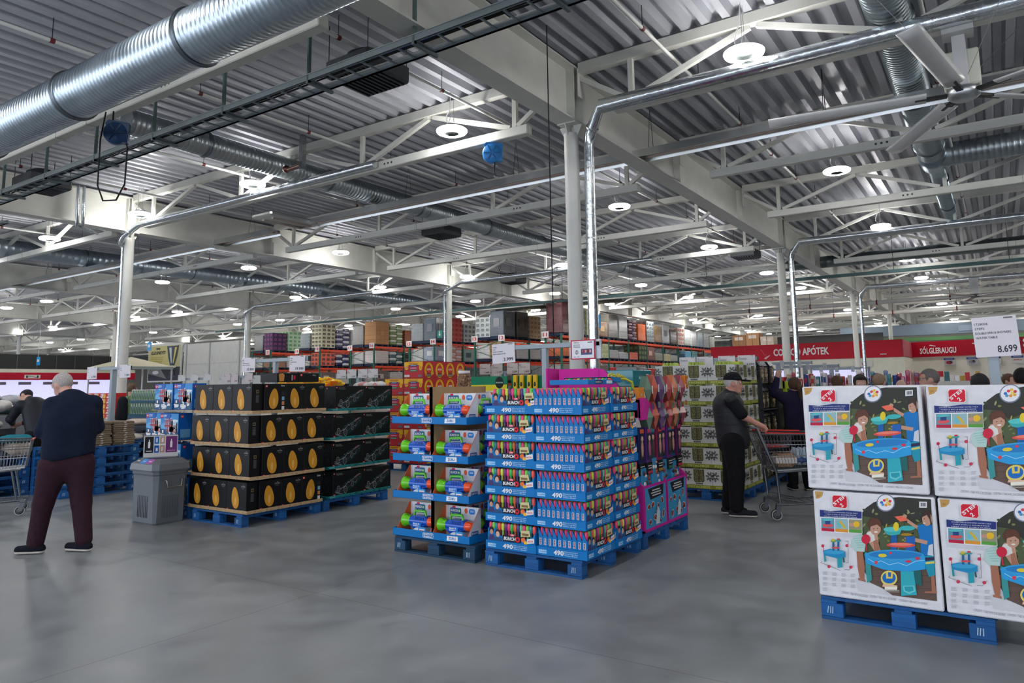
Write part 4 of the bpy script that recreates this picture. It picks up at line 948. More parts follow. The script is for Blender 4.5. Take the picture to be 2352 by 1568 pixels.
m = MB(); loft(m, [sh(ring(.5, .6, .63, .06), -.03, -.03), sh(ring(.52, .62, .65, .06), -.04, -.04), sh(ring(.5, .6, .72, .06), -.03, -.03), sh(ring(.36, .42, .775, .04), .05, .06)], C(112, 118, 124), 'plastic'); m.build('lid', t)
m = MB(); m.tube([(.12, -.015, .52), (.13, -.035, .52), (.14, -.035, .44), (.32, -.035, .44), (.33, -.035, .52), (.34, -.015, .52)], .006, 6, C(190), 'steel'); m.build('handle', t)
A = Art((-.03, .57, .72), u=(0,-1,0), v=(.08, 0, .055), n=(-.55,0,.83)); A.w = Vector((.08,0,.055)); 
for k, c in enumerate((C(96,100,104), C(66,140,214), C(176,92,170))): A.rect(.1+k*.13, .12, .225+k*.13, .98, c); A.rect(.13+k*.13, .5, .19+k*.13, .62, C(226))
A.build('colour_stickers', t)
A = Art((.05, .49, .776), u=(1,0,0), v=(0,-1,0), n=(0,0,1)); A.rect(.02,.05,.34,.13,C(20,20,24)); A.rect(.02,.15,.34,.25,C(20,50,110)); A.rect(.02,.27,.34,.37,C(70,30,80)); A.build('slots', t)
SU, SN = Vector((.857,-.515,0)), Vector((-.515,-.857,0)); m = MB(); M = Matrix.Translation((.05,.38,0)) @ Matrix.Rotation(math.atan2(-.515,.857), 4, 'Z'); m.box(-.005, .385, 0, .02, .74, 1.06, C(130, 136, 142), 'plastic', ch=.006, M=M); m.build('sign_back', t)
A = Art(Vector((.05,.38,.79)), u=SU*.9, n=SN); A.rect(.0,.0,.43,.26,C(206)); A.rect(.01,.05,.12,.25,C(24,26,26)); A.rect(.125,.05,.27,.25,C(226)); A.rect(.13,.16,.19,.25,C(40,120,200)); A.rect(.2,.16,.265,.25,C(190,160,140)); A.rect(.13,.05,.19,.14,C(20,90,170)); A.rect(.2,.05,.265,.14,C(180,150,130)); A.rect(.275,.05,.42,.25,C(110,44,110))
for x in (.065, .345): A.rrect(x-.014, .11, x+.014, .19, .01, WHITE); A.rect(x-.006, .185, x+.006, .215, WHITE)
A.rect(.03,.068,.1,.078,C(206)); A.rect(.295,.068,.4,.078,C(200,140,200)); A.rect(.15,.18,.17,.23,WHITE); A.rect(.22,.18,.245,.23,C(240,230,226)); A.rect(.15,.07,.175,.11,WHITE); A.rect(.222,.07,.236,.12,C(240,226,220)); A.build('sign_print', t)

# ================================================================ magenta toy display (hanging packs)
t = thing('display_stand', 'magenta toy display tower beside the balloon packs', 'display', (6.77, 3.03, .15), 0); MG = C(206, 26, 150); m = MB()
m.prism([(0,0),(.62,0),(.62,.8),(.2,.62),(.05,.5),(0,.45)], 0, .02, 'yz', MG, 'card'); m.prism([(0,0),(.62,0),(.62,.8),(.2,.62),(.05,.5),(0,.45)], .58, .6, 'yz', MG, 'card'); m.prism([(0,0),(.62,0),(.62,.8),(.2,.62),(.05,.5),(0,.45)], 1.17, 1.19, 'yz', MG, 'card')
m.box(0, 1.19, .9, .93, 0, 1.62, MG, 'card'); m.box(-.005, .0, .45, .93, .0, 1.63, MG, 'card'); m.box(0, 1.19, .0, .9, 0, .02, MG, 'card')
m.prism([(.0,1.1),(.3,1.1),(.3,1.2),(.22,1.27),(.12,1.32),(0,1.32)], -.01, .02, 'xz', MG, 'card'); m.prism([(0,1.12),(.45,1.12),(.45,1.62),(.4,1.62),(.12,1.32),(0,1.3)], 0, .02, 'yz', MG, 'card'); m.prism([(0,1.12),(.45,1.12),(.45,1.62),(.4,1.62),(.12,1.32),(0,1.3)], .585, .605, 'yz', MG, 'card'); m.build('magenta_frame', t)
m = MB(); m.prism([(-.13,1.4),(.75,1.4),(.75,1.6),(.55,1.63),(-.13,1.64)], 1.02, 1.0, 'xz', MG, 'card'); m.build('header', t)
for k in range(2):
    A = Art((.02+.59*k, -.0, 0)); A.rect(0,.0,.57,.45,MG); A.rect(.025,.03,.545,.425,C(60,150,196)); A.poly([(.09,.41),(.5,.425),(.48,.32),(.15,.3)], C(30,30,38)); A.rect(.2,.38,.4,.392,C(206)); A.rect(.17,.355,.43,.367,C(206)); A.rect(.2,.33,.42,.342,C(206))
    rr = random.Random(30+k)
    for (x, y) in ((.1,.24),(.2,.25),(.33,.22),(.44,.27),(.12,.09),(.25,.12),(.36,.08),(.45,.13),(.3,.17)):
        a = rr.uniform(0,360); q = rr.uniform(.8,1.2)
        A.ell(x, y, .042*q, .03*q, C(220,224,226), 7, rot=a); A.ell(x, y, .036*q, .022*q, C(150,52,40), 7, rot=a); A.ell(x+.02*math.cos(a), y+.02*math.sin(a), .02*q, .012*q, C(90,40,36), 6, rot=a+50); A.ell(x-.012, y+.01, .008, .006, C(230,150,110), 6)
    A.poly([(.24,.05),(.34,.05),(.36,.16),(.3,.22)], C(206,220,226)); A.build('printed_panel', t)
cols = ['green', 'orange', 'purple', 'grey']
r = random.Random(17)
ci = [C(110,136,116), C(190,96,76), C(104,74,116), C(120,126,126), C(176,72,74), C(200,120,84), C(86,116,104), C(156,70,84)]; cn = ['green', 'orange', 'purple', 'grey', 'red', 'amber', 'dark green', 'crimson']
for k in range(8):
    t = thing('hanging_toy', '%s faceted toy pack in the upper hanging row of the magenta display' % cn[k], 'toy', (6.98+.128*k, 3.03-.015*(k % 3), 1.13+.015*(k % 2)), 0, 'faceted toy packs'); m = MB(); W, H = .15, .56; c = ci[k]
    for q in range(2):
        z0 = q*.28; vs = [(-W/2,0,z0+.14),(0,0,z0),(W/2,0,z0+.14),(0,0,z0+.28),(0,-.05,z0+.14),(-W/2,.08,z0+.14),(0,.08,z0),(W/2,.08,z0+.14),(0,.08,z0+.28)]
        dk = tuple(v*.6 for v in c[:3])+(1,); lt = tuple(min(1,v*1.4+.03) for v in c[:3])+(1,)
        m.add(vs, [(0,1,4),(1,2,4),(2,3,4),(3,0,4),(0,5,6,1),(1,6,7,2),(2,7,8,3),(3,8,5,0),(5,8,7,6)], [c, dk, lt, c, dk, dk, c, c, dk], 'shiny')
    m.build('carton', t)
    A = Art((0, -.052, 0)); A.rect(-.03,.22,.03,.28,ci[(k+2) % 8]); A.rect(-.012,.38,.012,.46,C(230)); A.ell(0,.12,.02,.03,C(40,40,50),8); A.build('printed_front', t)
names = ['navy', 'purple', 'teal', 'crimson', 'dark blue', 'violet', 'blue', 'plum']; cc = [C(30,40,90), C(80,40,110), C(16,110,120), C(140,30,70), C(30,60,120), C(100,40,120), C(20,90,140), C(90,30,80)]
for k in range(8):
    t = thing('hanging_toy', '%s doll pack with a clear window, middle row of the magenta display' % names[k], 'toy', (6.84+.138*k, 3.06-.02*(k % 2), .7), 0, 'windowed doll packs'); m = MB(); W, H = .13, .47
    m.box(-W/2, W/2, 0, .06, .11, H, cc[k], 'print', ch=.004); m.box(-W/2, W/2, -.004, .06, .0, .12, C(24), 'print', ch=.003); m.build('carton', t)
    m = MB(); m.box(-W*.34, W*.34, -.008, 0, .15, .4, C(30,40,60), 'shiny'); m.ball((0, -.009, .26), (.026,.008,.08), 8, [C(206,150,130), C(180,90,120), C(90,60,50)][k % 3]); m.ball((0, -.009, .36), (.022,.01,.028), 8, C(226,176,150)); m.box(-W*.34, W*.34, -.01, -.006, .415, .455, [C(226,96,60), C(200,60,110), C(60,150,160)][k % 3]); m.build('window', t)
    A = Art((0,-.0045,0)); A.rect(-.05,.08,.05,.09,C(196)); A.rect(-.045,.055,.045,.065,C(196)); A.rect(-.055,.008,.055,.035,[C(170,130,40), C(190,50,80), C(60,120,90)][k % 3]); A.build('printed_front', t)
for k in range(8):
    t = thing('hanging_toy', 'sky blue toy pouch with brown creature print, lower row, %s from left' % ORD[k], 'toy', (6.86+.135*k, 3.05+.02*(k % 2), .45+.04*(k % 3)), 0, 'blue toy pouches'); m = MB(); m.box(-.062, .062, 0, .04, 0, .32, C(40,130,186) if k % 2 else C(60,150,200), 'shiny', ch=.006); m.build('pouch', t)
    m = MB(); rr = random.Random(k)
    for q in range(5): m.ball((rr.uniform(-.045,.045), 0, rr.uniform(.12,.28)), (rr.uniform(.02,.04),.012,rr.uniform(.012,.026)), 7, rr.choice([C(140,60,50), C(206,140,110), C(60,40,44), C(170,80,60), C(220,222,224)]))
    m.build('creature_print', t)
for x, z, c, cn_, s in ((6.62, 1.72, C(24,120,130), 'teal', 1), (7.0, 1.72, C(24,120,130), 'teal', 1)):
    pass
def crate(label, loc, W, D, H, c, qr=False):
    t = thing('toy_carton', label, 'box', loc, 0); m = MB(); m.box(-W/2, W/2, 0, D, 0, H, c, 'shiny', ch=.006); m.build('carton', t); A = Art(); A.rect(W*.2, H*.3, W*.34, H*.75, C(226,230,230)); A.rect(-W*.2,H*.45,-W*.12,H*.6,C(150,206,206)); A.build('printed_front', t)
crate('teal ribbed toy carton lying on top of the magenta display', (7.02, 3.1, 1.585), .46, .5, .17, C(16,116,128))
crate('orange toy carton with a window under the teal carton', (6.87, 3.04, 1.42), .2, .3, .155, C(240,150,50))
crate('dark blue toy carton below the orange one on the magenta display', (6.87, 3.05, 1.27), .2, .3, .14, C(40,60,120))
crate('small orange carton sticking out at the right end of the magenta display', (7.97, 2.98, 1.55), .12, .12, .15, C(226,130,40))
t = thing('toy_carton', 'dark printed toy cartons laid across the top of the magenta display', 'box', (7.35, 3.35, 1.74), .3); m = MB(); m.box(-.5, .5, -.1, .12, 0, .05, C(40,44,50), 'shiny', ch=.004); m.build('carton', t)

# ================================================================ pistachio boxes
def pist_box():
    t = thing('pistachio_box', '', 'box'); W, H, D = .385, .275, .29; wc = C(216,216,208); m = MB(); m.box(-W/2, W/2, 0.003, D, 0, H*.97, wc, 'card'); m.build('carton', t)
    def face(o, u, n, L, nm):
        A = Art(o, u=u, n=n); A.rect(-L/2,.0,L/2,.05,C(140,146,44)); A.text('PISTACHIOS', -L*.4, .009, .03, C(206,210,120), w=L*.8, bold=.05); A.rrect(-.05,.056,.05,.078,.003,C(30)); A.text('KIRKLAND', -.042, .061, .012, C(190), w=.084, bold=.03)
        p = [(-.09,.11),(-.075,.088),(.075,.088),(.09,.11),(.09,.262),(-.09,.262)]; A.poly([(x*L/.445,y) for x,y in p], C(98,98,62)); A.rect(-.004,.09,.004,.26,C(40,40,28)); A.k += .001
        for s in (-1, 1):
            for a in range(7):
                an = a*2*PI/7+.3; cx = s*(L/2-.035); cy = .17; A.ell(cx+.034*math.cos(an), cy+.042*math.sin(an), .026, .012, C(66,66,64), 8, rot=math.degrees(an)); A.ell(cx+.034*math.cos(an), cy+.042*math.sin(an), .014, .005, C(150,150,146), 6, rot=math.degrees(an))
        A.build(nm, t)
    face((0,.003,0), (1,0,0), (0,-1,0), W, 'printed_front'); face((W/2,D/2,0), (0,1,0), (1,0,0), D, 'printed_side'); face((-W/2,D/2,0), (0,-1,0), (-1,0,0), D, 'printed_side')
    for o, u, n, nm in (((0,.003,0), Vector((1,0,0)), Vector((0,-1,0)), 0), ((W/2,D/2,0), Vector((0,1,0)), Vector((1,0,0)), 1)):
        m = MB(); rr = random.Random(3); k = 1 if not nm else D/W
        for q in range(170):
            x, z = rr.uniform(-.062,.062)*k, rr.uniform(.1,.255)
            if abs(x) < .006: continue
            p = Vector(o)+u*x+Vector((0,0,z))+n*.0022; c = rr.choice([C(136,132,90), C(118,120,76), C(146,138,102), C(106,110,66), C(130,116,86)])
            m.ball(p, (.008,.003,.006) if abs(n.y) else (.003,.008,.006), 5, c, 'print')
        m.build('nuts', t)
    m = MB()
    for s in (-.055, .055):
        for k in range(7): m.box(s-.05+k*.014, s-.043+k*.014, .05, .2, H*.93, H*1.02+.012*((k*3) % 4), C(186,206,60), 'film')
    m.build('bag_tops', t)
    return t
pb = Proto(pist_box); r = random.Random(2); LP = LAY
for L in range(6):
    z = .152+.2885*L
    for k in range(2): pb.put((9.96+r.uniform(-.01,.01), 3.612-.388*k, z), FX, 'pistachio box facing the camera, %s layer, %s column' % (LP[L], ('left', 'right')[k]), 'pistachio boxes')
    for k in range(2): pb.put((10.26+.2+.39*k, 3.03+r.uniform(-.008,.008), z), 0, 'pistachio box facing the cart, %s layer, %s column' % (LP[L], ('near', 'far')[k]), 'pistachio boxes')
    if L in (1,2,3,4,5): pb.put((9.96+r.uniform(-.01,.01), 4.0, z), FX, 'pistachio box at the far left column, %s layer' % LP[L], 'pistachio boxes')
    else: pb.put((9.96, 4.0, z), FX, 'pistachio box at the far left column, %s layer' % LP[L], 'pistachio boxes')
# dark nut bags behind the cart and the lime stand
def nutbag():
    t = thing('nut_bag', '', 'bag'); m = MB(); W, H, D = .27, .36, .12; bk = C(30,30,34); m.box(-W/2, W/2, 0, D, 0, H*.8, bk, 'film', ch=.02); m.prism([(0,H*.8),(D,H*.8),(D*.6,H),(D*.4,H)], -W/2+.01, W/2-.01, 'yz', C(34,32,50), 'film'); m.build('pouch', t)
    m = MB(); rr = random.Random(1); m.ball((0, .0, H*.4), (.07,.008,.11), 10, C(60,50,36))
    for q in range(40):
        a = rr.uniform(0,2*PI); q2 = rr.uniform(0,.9)**.5; m.ball((.058*q2*math.cos(a), -.006, H*.4+.095*q2*math.sin(a)), (.011,.006,.009), 5, rr.choice([C(196,170,120), C(170,140,90), C(214,190,150)]))
    m.build('nut_window', t); A = Art(); A.rect(-.06,.032,.06,.042,C(150,126,80)); A.build('printed_front', t); return t
nb = Proto(nutbag)
for L in range(4):
    for k in range(3): nb.put((11.45+.3*k, 3.06+.02*(k % 2), .42+.385*L-.26*(L == 0)), 0, 'black nut bag with an oval window, shelf row %s, %s from left' % (['one (lowest)', 'two', 'three', 'four (top)'][L], ORD[k]), 'black nut bags')
t = thing('display_shelf', 'dark shelf tower carrying the black nut bags', 'display', (11.28, 3.03, .15), 0); m = MB()
for x in (0, .95): m.box(x, x+.025, .0, .5, 0, 1.5, C(44,44,48), 'card')
for z in (0, .255, .645, 1.03): m.box(0, .975, .01, .5, z, z+.012, C(50,50,54), 'card')
m.box(0, .975, .5, .52, 0, 1.5, C(44), 'card'); m.build('shelf_frame', t)
t = thing('display_stand', 'lime green folding display stand with hanging pouches', 'display', (12.35, 2.95, 0), 0); m = MB(); lg = C(176,196,20)
m.box(0, .07, -.02, .03, .0, 1.62, lg, 'card'); m.tube([(.05, 0, 1.0), (.3, -.2, .05)], .03, 4, lg, 'card', sq=True); m.box(0, .9, .0, .05, 1.5, 1.62, lg, 'card'); m.box(0, .9, .1, .13, .0, 1.5, C(60,66,40), 'card'); m.build('stand', t)
m = MB(); m.ball((0,0,0), (.09,.04,.11), 8, C(150,176,40), 'film'); m.box(-.06,.06,-.045,-.03,-.04,.03,C(40,44,30)); gme = m.mesh('snack_pouch')
for k in range(12):
    o = bpy.data.objects.new('snack_pouch', gme); COL.objects.link(o); o.location = (12.52+.2*(k % 4), 2.93, .55+.32*(k//4)); tag(o, 'lime green pouch on the lime stand, row %s from below, %s from left' % (ORD[k//4], ORD[k % 4]), 'pouch', 'lime green pouches')
# ================================================================ red and yellow crisp boxes
RD, YL = C(196,40,52), C(236,186,30)
def crisp():
    t = thing('crisp_box', '', 'box'); W, H, D = .325, .326, .5; m = MB(); m.box(-W/2, W/2, 0, D, 0, H-.003, C(206,60,60), 'card', ch=.003); m.build('carton', t)
    A = Art(step=.0006, base=.002); w = W/2; A.rect(-w+.01,.01,w-.01,H-.012,RD)
    A.ell(0,H*.46,w*.8,H*.46,YL); A.rect(-.035,H*.81,.035,H*.84,C(170,60,30)); A.ell(0,H*.48,w*.46,H*.3,RD); A.ell(0,H*.5,w*.38,w*.4,C(220,60,50)); A.rrect(-w*.36,H*.46,w*.36,H*.56,.01,C(240,226,210)); A.text('Walkers', -w*.32, H*.485, .018, C(206,30,40), w=w*.62, bold=.03)
    A.poly([(-w*.5,.03),(w*.5,.03),(w*.36,.09),(-w*.36,.09)], C(70,50,60)); A.rect(-w*.4,.05,w*.4,.06,C(220)); A.rect(-w*.42,.078,w*.42,.083,C(206,80,90)); A.ell(w*.7,H*.3,.025,.035,C(226,170,40)); A.build('printed_front', t)
    A = Art((-W/2, D/2, 0), u=(0,-1,0), n=(-1,0,0), step=.0006, base=.002); w = D/2; A.rect(-w+.01,.01,w-.01,H-.012,RD)
    A.poly([(-w+.01,H*.66),(-w*.3,H*.82),(w*.3,H*.82),(w-.01,H*.66),(w-.01,H-.012),(-w+.01,H-.012)], YL); A.rect(-.12,H*.87,.12,H*.91,C(170,60,30))
    for k, c in enumerate((C(40,70,130), C(206,60,110), C(24,120,80))): A.rrect(-.1,.225-.05*k,.1,.262-.05*k,.014,c); A.rect(-.07,.24-.05*k,.07,.247-.05*k,C(220))
    A.ell(-.175,.21,.05,.05,YL); A.rrect(-.22,.196,-.13,.224,.01,C(214,40,40)); A.text('Walkers', -.215, .203, .014, WHITE, w=.08, bold=.03); A.ell(.19,.2,.04,.055,YL); A.rrect(.172,.17,.208,.23,.01,C(214,150,30)); A.rect(-w+.02,.025,-w+.16,.065,C(220)); A.rect(w-.13,.025,w-.02,.06,C(110,120,130)); A.build('printed_side', t)
    return t
crp = Proto(crisp); NR = ['bottom', 'second', 'third', 'fourth', 'fifth', 'top']
for L in range(6):
    z = .152+.327*L
    for k in range(4): crp.put((10.765+.33*k, 9.24, z), 0, 'red crisp box with yellow oval, tall stack, %s row, %s from left' % (NR[L], ORD[k]), 'crisp boxes')
    if L < 5: crp.put((10.765, 9.75, z), 0, 'red crisp box with its wide label, shorter left stack, %s row' % NR[L], 'crisp boxes')
# ================================================================ nut jars and the green plant food display
pallet_fx(6.8, 5.68, 'blue pallet of nut jars behind the bubble toy display')
def jar():
    t = thing('nut_jar', '', 'jar'); m = MB(); rr = random.Random(5); m.lathe([(0,.0),(.07,.0),(.078,.02),(.078,.2),(.06,.22)], n=16, col=C(110,76,50), m='nuts'); 
    for k in range(120):
        a = rr.uniform(0,2*PI); m.ball((.076*math.cos(a), .076*math.sin(a), rr.uniform(.02,.2)), .011, 5, rr.choice([C(120,80,52), C(170,130,90), C(80,50,34), C(196,166,120)]), 'nuts')
    m.build('nuts', t); m = MB(); m.lathe([(.07,.215),(.075,.22),(.075,.25),(.0,.252)], n=18, col=C(214,206,206), m='plastic'); m.build('lid', t); return t
jp = Proto(jar)
t = thing('carton_stack', 'white carton block under the nut jars', 'box', (6.85, 5.15, .15), 0); m = MB(); m.box(0, 1.0, 0, .45, 0, 1.4, C(206,200,196), 'card', ch=.01); m.build('carton', t)
jp.put((7.0, 5.44, 1.552), 0, 'clear jar of mixed nuts standing above the bubble toys')
t = thing('plant_food_display', 'green display header with yellow packs behind the balloon packs', 'display', (8.6, 5.95, 0), FX); GN = C(10,130,90); m = MB()
m.box(-.6, .6, 0, .5, .0, 1.53, C(16,110,76), 'card'); m.box(-.6, .05, -.01, .02, 1.53, 1.75, GN, 'card'); m.box(.05, .6, .1, .13, 1.53, 1.75, GN, 'card'); m.build('header_box', t)
A = Art((0,-.01,0)); A.rect(-.6,1.54,.05,1.63,C(230,214,40)); A.ell(-.08,1.66,.075,.085,C(20,24,22)); A.rect(-.15,1.64,-.01,1.68,C(20,60,44)); A.text('Miracle-Gro', -.14, 1.652, .018, WHITE, w=.12, bold=.03); A.build('printed_front', t)
m = MB(); m.box(-.03,.03,-.02,.02,0,.23,C(236,196,40),'print',ch=.004); 
m.ball((0,-.02,.1), (.02,.006,.035), 8, C(20)); yme = m.mesh('plant_food_pack')
for k, x in enumerate((.16, .27, .4, .5)):
    o = bpy.data.objects.new('plant_food_pack', yme); COL.objects.link(o); p = bpy.data.objects['plant_food_display'].location; o.location = (8.6+.05, 5.95-x, 1.532); o.rotation_euler = (0,0,FX); tag(o, 'yellow plant food pack, %s from left in the green display' % ORD[k], 'pack', 'yellow plant food packs')
# ================================================================ people: smooth implicit bodies turned into one continuous skin
def V(*a): return np.array(a, float)
def cone(a, b, ra, rb, sc=(1,1,1)): return ('c', V(*a), V(*b), ra, rb, V(*sc))
def blob(c, r, R=None): return ('e', V(*c), V(*r), R)
def field(P, prims, k):
    d = None
    for p in prims:
        if p[0] == 'c':
            _, a, b, ra, rb, sc = p; A = a/sc; B = b/sc; Q = P/sc; ab = B-A; t = np.clip(((Q-A)@ab)/max(1e-9, ab@ab), 0, 1)
            q = np.linalg.norm(Q-A-t[:, None]*ab, axis=1)-(ra+(rb-ra)*t)/1.0; q = q*sc.min()
        else:
            _, c, r, R = p; Q = P-c
            if R is not None: Q = Q@R
            l = np.linalg.norm(Q/r, axis=1); g = np.linalg.norm(Q/(r*r), axis=1)+1e-9; q = l*(l-1)/g
        if d is None: d = q
        else:
            h = np.clip(.5+.5*(d-q)/k, 0, 1); d = d*(1-h)+q*h-k*h*(1-h)
    return d
def skin_mesh(mb, prims, col, m, res=.012, k=.02, cut=None, pad=.05):
    lo = np.full(3, 1e9); hi = -lo
    for p in prims:
        if p[0] == 'c':
            for q, rr in ((p[1], p[3]), (p[2], p[4])): lo = np.minimum(lo, q-rr*p[5]*1.05); hi = np.maximum(hi, q+rr*p[5]*1.05)
        else: rr = p[2].max(); lo = np.minimum(lo, p[1]-rr); hi = np.maximum(hi, p[1]+rr)
    lo -= pad*.5; hi += pad*.5; n = np.ceil((hi-lo)/res).astype(int)+1
    ax = [lo[i]+res*np.arange(n[i]) for i in range(3)]; G = np.stack(np.meshgrid(*ax, indexing='ij'), -1).reshape(-1, 3)
    D = field(G, prims, k)
    if cut is not None: D = np.maximum(D, cut(G))
    D = D.reshape(n); s = D < 0
    c8 = [(i, j, l) for i in (0,1) for j in (0,1) for l in (0,1)]
    def sub(A, o): return A[o[0]:n[0]-1+o[0], o[1]:n[1]-1+o[1], o[2]:n[2]-1+o[2]]
    cnt = sum(sub(s, o).astype(int) for o in c8); act = (cnt > 0) & (cnt < 8)
    acc = np.zeros(act.shape+(3,)); num = np.zeros(act.shape)
    for a in c8:
        for x in range(3):
            if a[x] == 0:
                b = list(a); b[x] = 1; da, db = sub(D, a), sub(D, b); cr = (da < 0) != (db < 0)
                t = np.where(cr, da/np.where(cr, da-db, 1), 0)
                pt = np.zeros(act.shape+(3,)); pt[...] = a; pt[..., x] += t; acc += pt*cr[..., None]; num += cr
    idx = -np.ones(act.shape, int); idx[act] = np.arange(act.sum()); ii = np.argwhere(act)
    vs = lo+(ii+acc[act]/num[act][:, None])*res
    fs = []
    for x in range(3):
        y, z = (x+1) % 3, (x+2) % 3; sl0 = [slice(1, n[0]-1), slice(1, n[1]-1), slice(1, n[2]-1)]; sl0[x] = slice(0, n[x]-1); sl1 = list(sl0); sl1[x] = slice(1, n[x])
        a, b = s[tuple(sl0)], s[tuple(sl1)]; e = np.argwhere(a != b)
        off = np.ones(3, int); off[x] = 0; e2 = e+off; flip = a[tuple(e.T)]
        def cell(dy, dz): q = e2.copy(); q[:, y] -= dy; q[:, z] -= dz; return idx[tuple(q.T)]
        q = np.stack([cell(1,1), cell(0,1), cell(0,0), cell(1,0)], 1); q[~flip] = q[~flip][:, ::-1]; fs.append(q)
    fs = np.concatenate(fs); fs = fs[(fs >= 0).all(1)]
    mb.add([tuple(v) for v in vs], [tuple(int(i) for i in f) for f in fs], col, m, smooth=True)
def unit(v): v = V(*v); return v/np.linalg.norm(v)
def person(label, loc, rz, J, look, skin=C(206,160,140), hair=None, hairkind='short', top=None, topmat='cloth', sleeve='long', bottom=C(30), hem=None, shoe=C(24,26,32), sole=C(214,206,196), res=.016, girth=1.0, fine=False, glasses=False, cap=None, extra=None, hands=True, legr=1.0):
    """J: joints in metres, local frame; look: where the face points"""
    t = thing('person', label, 'person', loc, rz); g = girth; J = {k: V(*v) for k, v in J.items()}
    f = unit(look); up0 = unit(J['hd']-J['nk']); rt = np.cross(f, up0); rt /= np.linalg.norm(rt); up = np.cross(rt, f); c = J['hd']; R = np.stack([rt, f, up], 1)
    def H(x, y, z): return c+rt*x+f*y+up*z
    body = [blob(H(0,-.012,.02), (.077,.097,.1), R), cone(H(0,.03,-.03), H(0,.058,-.088), .06, .036), cone(H(0,.08,-.0), H(0,.102,-.03), .012, .015), blob(H(0,.075,-.058), (.03,.018,.016), R)]
    body += [blob(H(s*.078, -.005, -.005), (.012,.024,.034), R) for s in (-1, 1)]+[blob(H(s*.034, .078, .035), (.028,.014,.009), R) for s in (-1, 1)]
    body += [cone(H(0,-.02,-.05), J['nk']-up0*.03, .058, .062)]
    body += [cone(J['nk'], J['ch'], .07, .12*g, (1,.8,1)), cone(J['ch'], J['pv'], .13*g, .12*g, (1,.8,1))]
    for s in 'LR':
        body += [cone(J['ch']+(J['sh'+s]-J['ch'])*.6+V(0,0,.02), J['sh'+s], .06, .055), cone(J['sh'+s], J['el'+s], .05, .04), cone(J['el'+s], J['ha'+s], .042, .028), cone(J['hp'+s], J['kn'+s], .075, .05), cone(J['kn'+s], J['an'+s], .05, .036), cone(J['an'+s], J['an'+s]*V(.85,.85,.7)+J['to'+s]*V(.15,.15,.3), .034, .028)]
        if hands:
            w = J['ha'+s]; d = unit(J['ha'+s]-J['el'+s]); cu = J.get('curl'+s, V(0,0,-1)); cu = unit(cu-d*(cu@d)); sd = np.cross(d, cu)
            body.append(cone(w, w+d*.06, .028, .034, (1,1,1)))
            for q in range(4):
                b0 = w+d*.085+sd*(q-1.5)*.019; L = (.036,.042,.04,.03)[q]; k1 = b0+d*L*.8+cu*L*.45; k2 = k1+cu*L*.75-d*L*.15
                body += [cone(w+d*.05+sd*(q-1.5)*.016, b0, .013, .011), cone(b0, k1, .0105, .0095), cone(k1, k2, .0095, .0085)]
            th = w+d*.03-sd*.03; body += [cone(w+d*.02-sd*.015, th+d*.02, .015, .012), cone(th+d*.02, th+d*.05+cu*.025, .0115, .0095)]
    m = MB(); skin_mesh(m, body, skin, 'skin', res, .022); m.build('body', t)
    m = MB()
    for s in (-1, 1): m.ball(H(s*.033,.083,.018), (.012,)*3, 8, C(236,232,228)); m.ball(H(s*.033,.092,.018), (.006,)*3, 8, C(50,40,36))
    m.build('eyes', t)
    m = MB(); m.ball(H(0,.09,-.058), (.022,.008,.005), 8, C(166,96,90), 'skin'); m.build('mouth', t)
    if hair:
        m = MB()
        def cutface(G, zf=.055): Q = (G-c)@R; return np.minimum(.0, 0)+np.maximum(np.minimum(Q[:,1]-.045, .07-Q[:,2]), -.058-Q[:,2] if hairkind != 'long' else -.3-Q[:,2])
        pr = [blob(H(0,-.016,.028), (.086,.106,.104), R)]
        if hairkind == 'curly': pr += [blob(H(.05*math.cos(q), -.03+.03*math.sin(q*2), .08+.03*math.sin(q)), (.05,.05,.05), R) for q in range(7)]
        if hairkind == 'fringe': pr += [blob(H(.0,.06,.085), (.07,.03,.03), R)]
        if hairkind == 'pony': pr += [blob(H(0,-.02,.02), (.088,.108,.104), R)]
        skin_mesh(m, pr, hair, 'hair', max(.009, res*.7), .02, cutface)
        m.build('hair', t)
        if hairkind == 'pony':
            m = MB(); skin_mesh(m, [cone(H(0,-.1,.03), H(.02,-.16,-.02), .028, .04), cone(H(.02,-.16,-.02), H(.05,-.15,-.2), .042, .02)], hair, 'hair', .012, .02); m.build('ponytail', t)
            m = MB(); m.ball(H(0,-.107,.03), .026, 8, C(214,50,40)); m.build('hair_tie', t)
    if cap:
        m = MB(); skin_mesh(m, [blob(H(0,-.015,.045), (.094,.114,.1), R)], cap, 'cloth', .01, .02, lambda G: .035-((G-c)@R)[:,2])
        skin_mesh(m, [blob(H(0,.13,.045), (.075,.085,.012), R)], cap, 'cloth', .009, .01, lambda G: .07-((G-c)@R)[:,1]); m.build('cap', t)
    if glasses:
        m = MB()
        for s in (-1, 1): m.tube([H(s*.034+.024*math.cos(a*PI/6), .105, .018+.017*math.sin(a*PI/6)) for a in range(12)], .0025, 5, C(70,56,50), 'plastic', closed=True); m.tube([H(s*.06,.1,.022), H(s*.08,.0,.02)], .0025, 5, C(70,56,50), 'plastic')
        m.build('glasses', t)
    # clothes
    ar = .07 if sleeve != 'none' else 0
    tp = [cone(J['nk']-up0*.02, J['ch']+V(0,0,.06), .085, .15*g, (1,.78,1)), cone(J['ch']+V(0,0,.04), J['pv'], .185*g, .175*g, (1,.74,1))]
    for s in 'LR':
        tp += [cone(J['ch']+(J['sh'+s]-J['ch'])*.5+V(0,0,.05), J['sh'+s], .085, .082)]
        if sleeve == 'long': tp += [cone(J['sh'+s], J['el'+s], .082, .066), cone(J['el'+s], J['el'+s]+(J['ha'+s]-J['el'+s])*.92, .064, .045)]
        if sleeve == 'half': tp += [cone(J['sh'+s], J['sh'+s]+(J['el'+s]-J['sh'+s])*.9, .08, .07)]
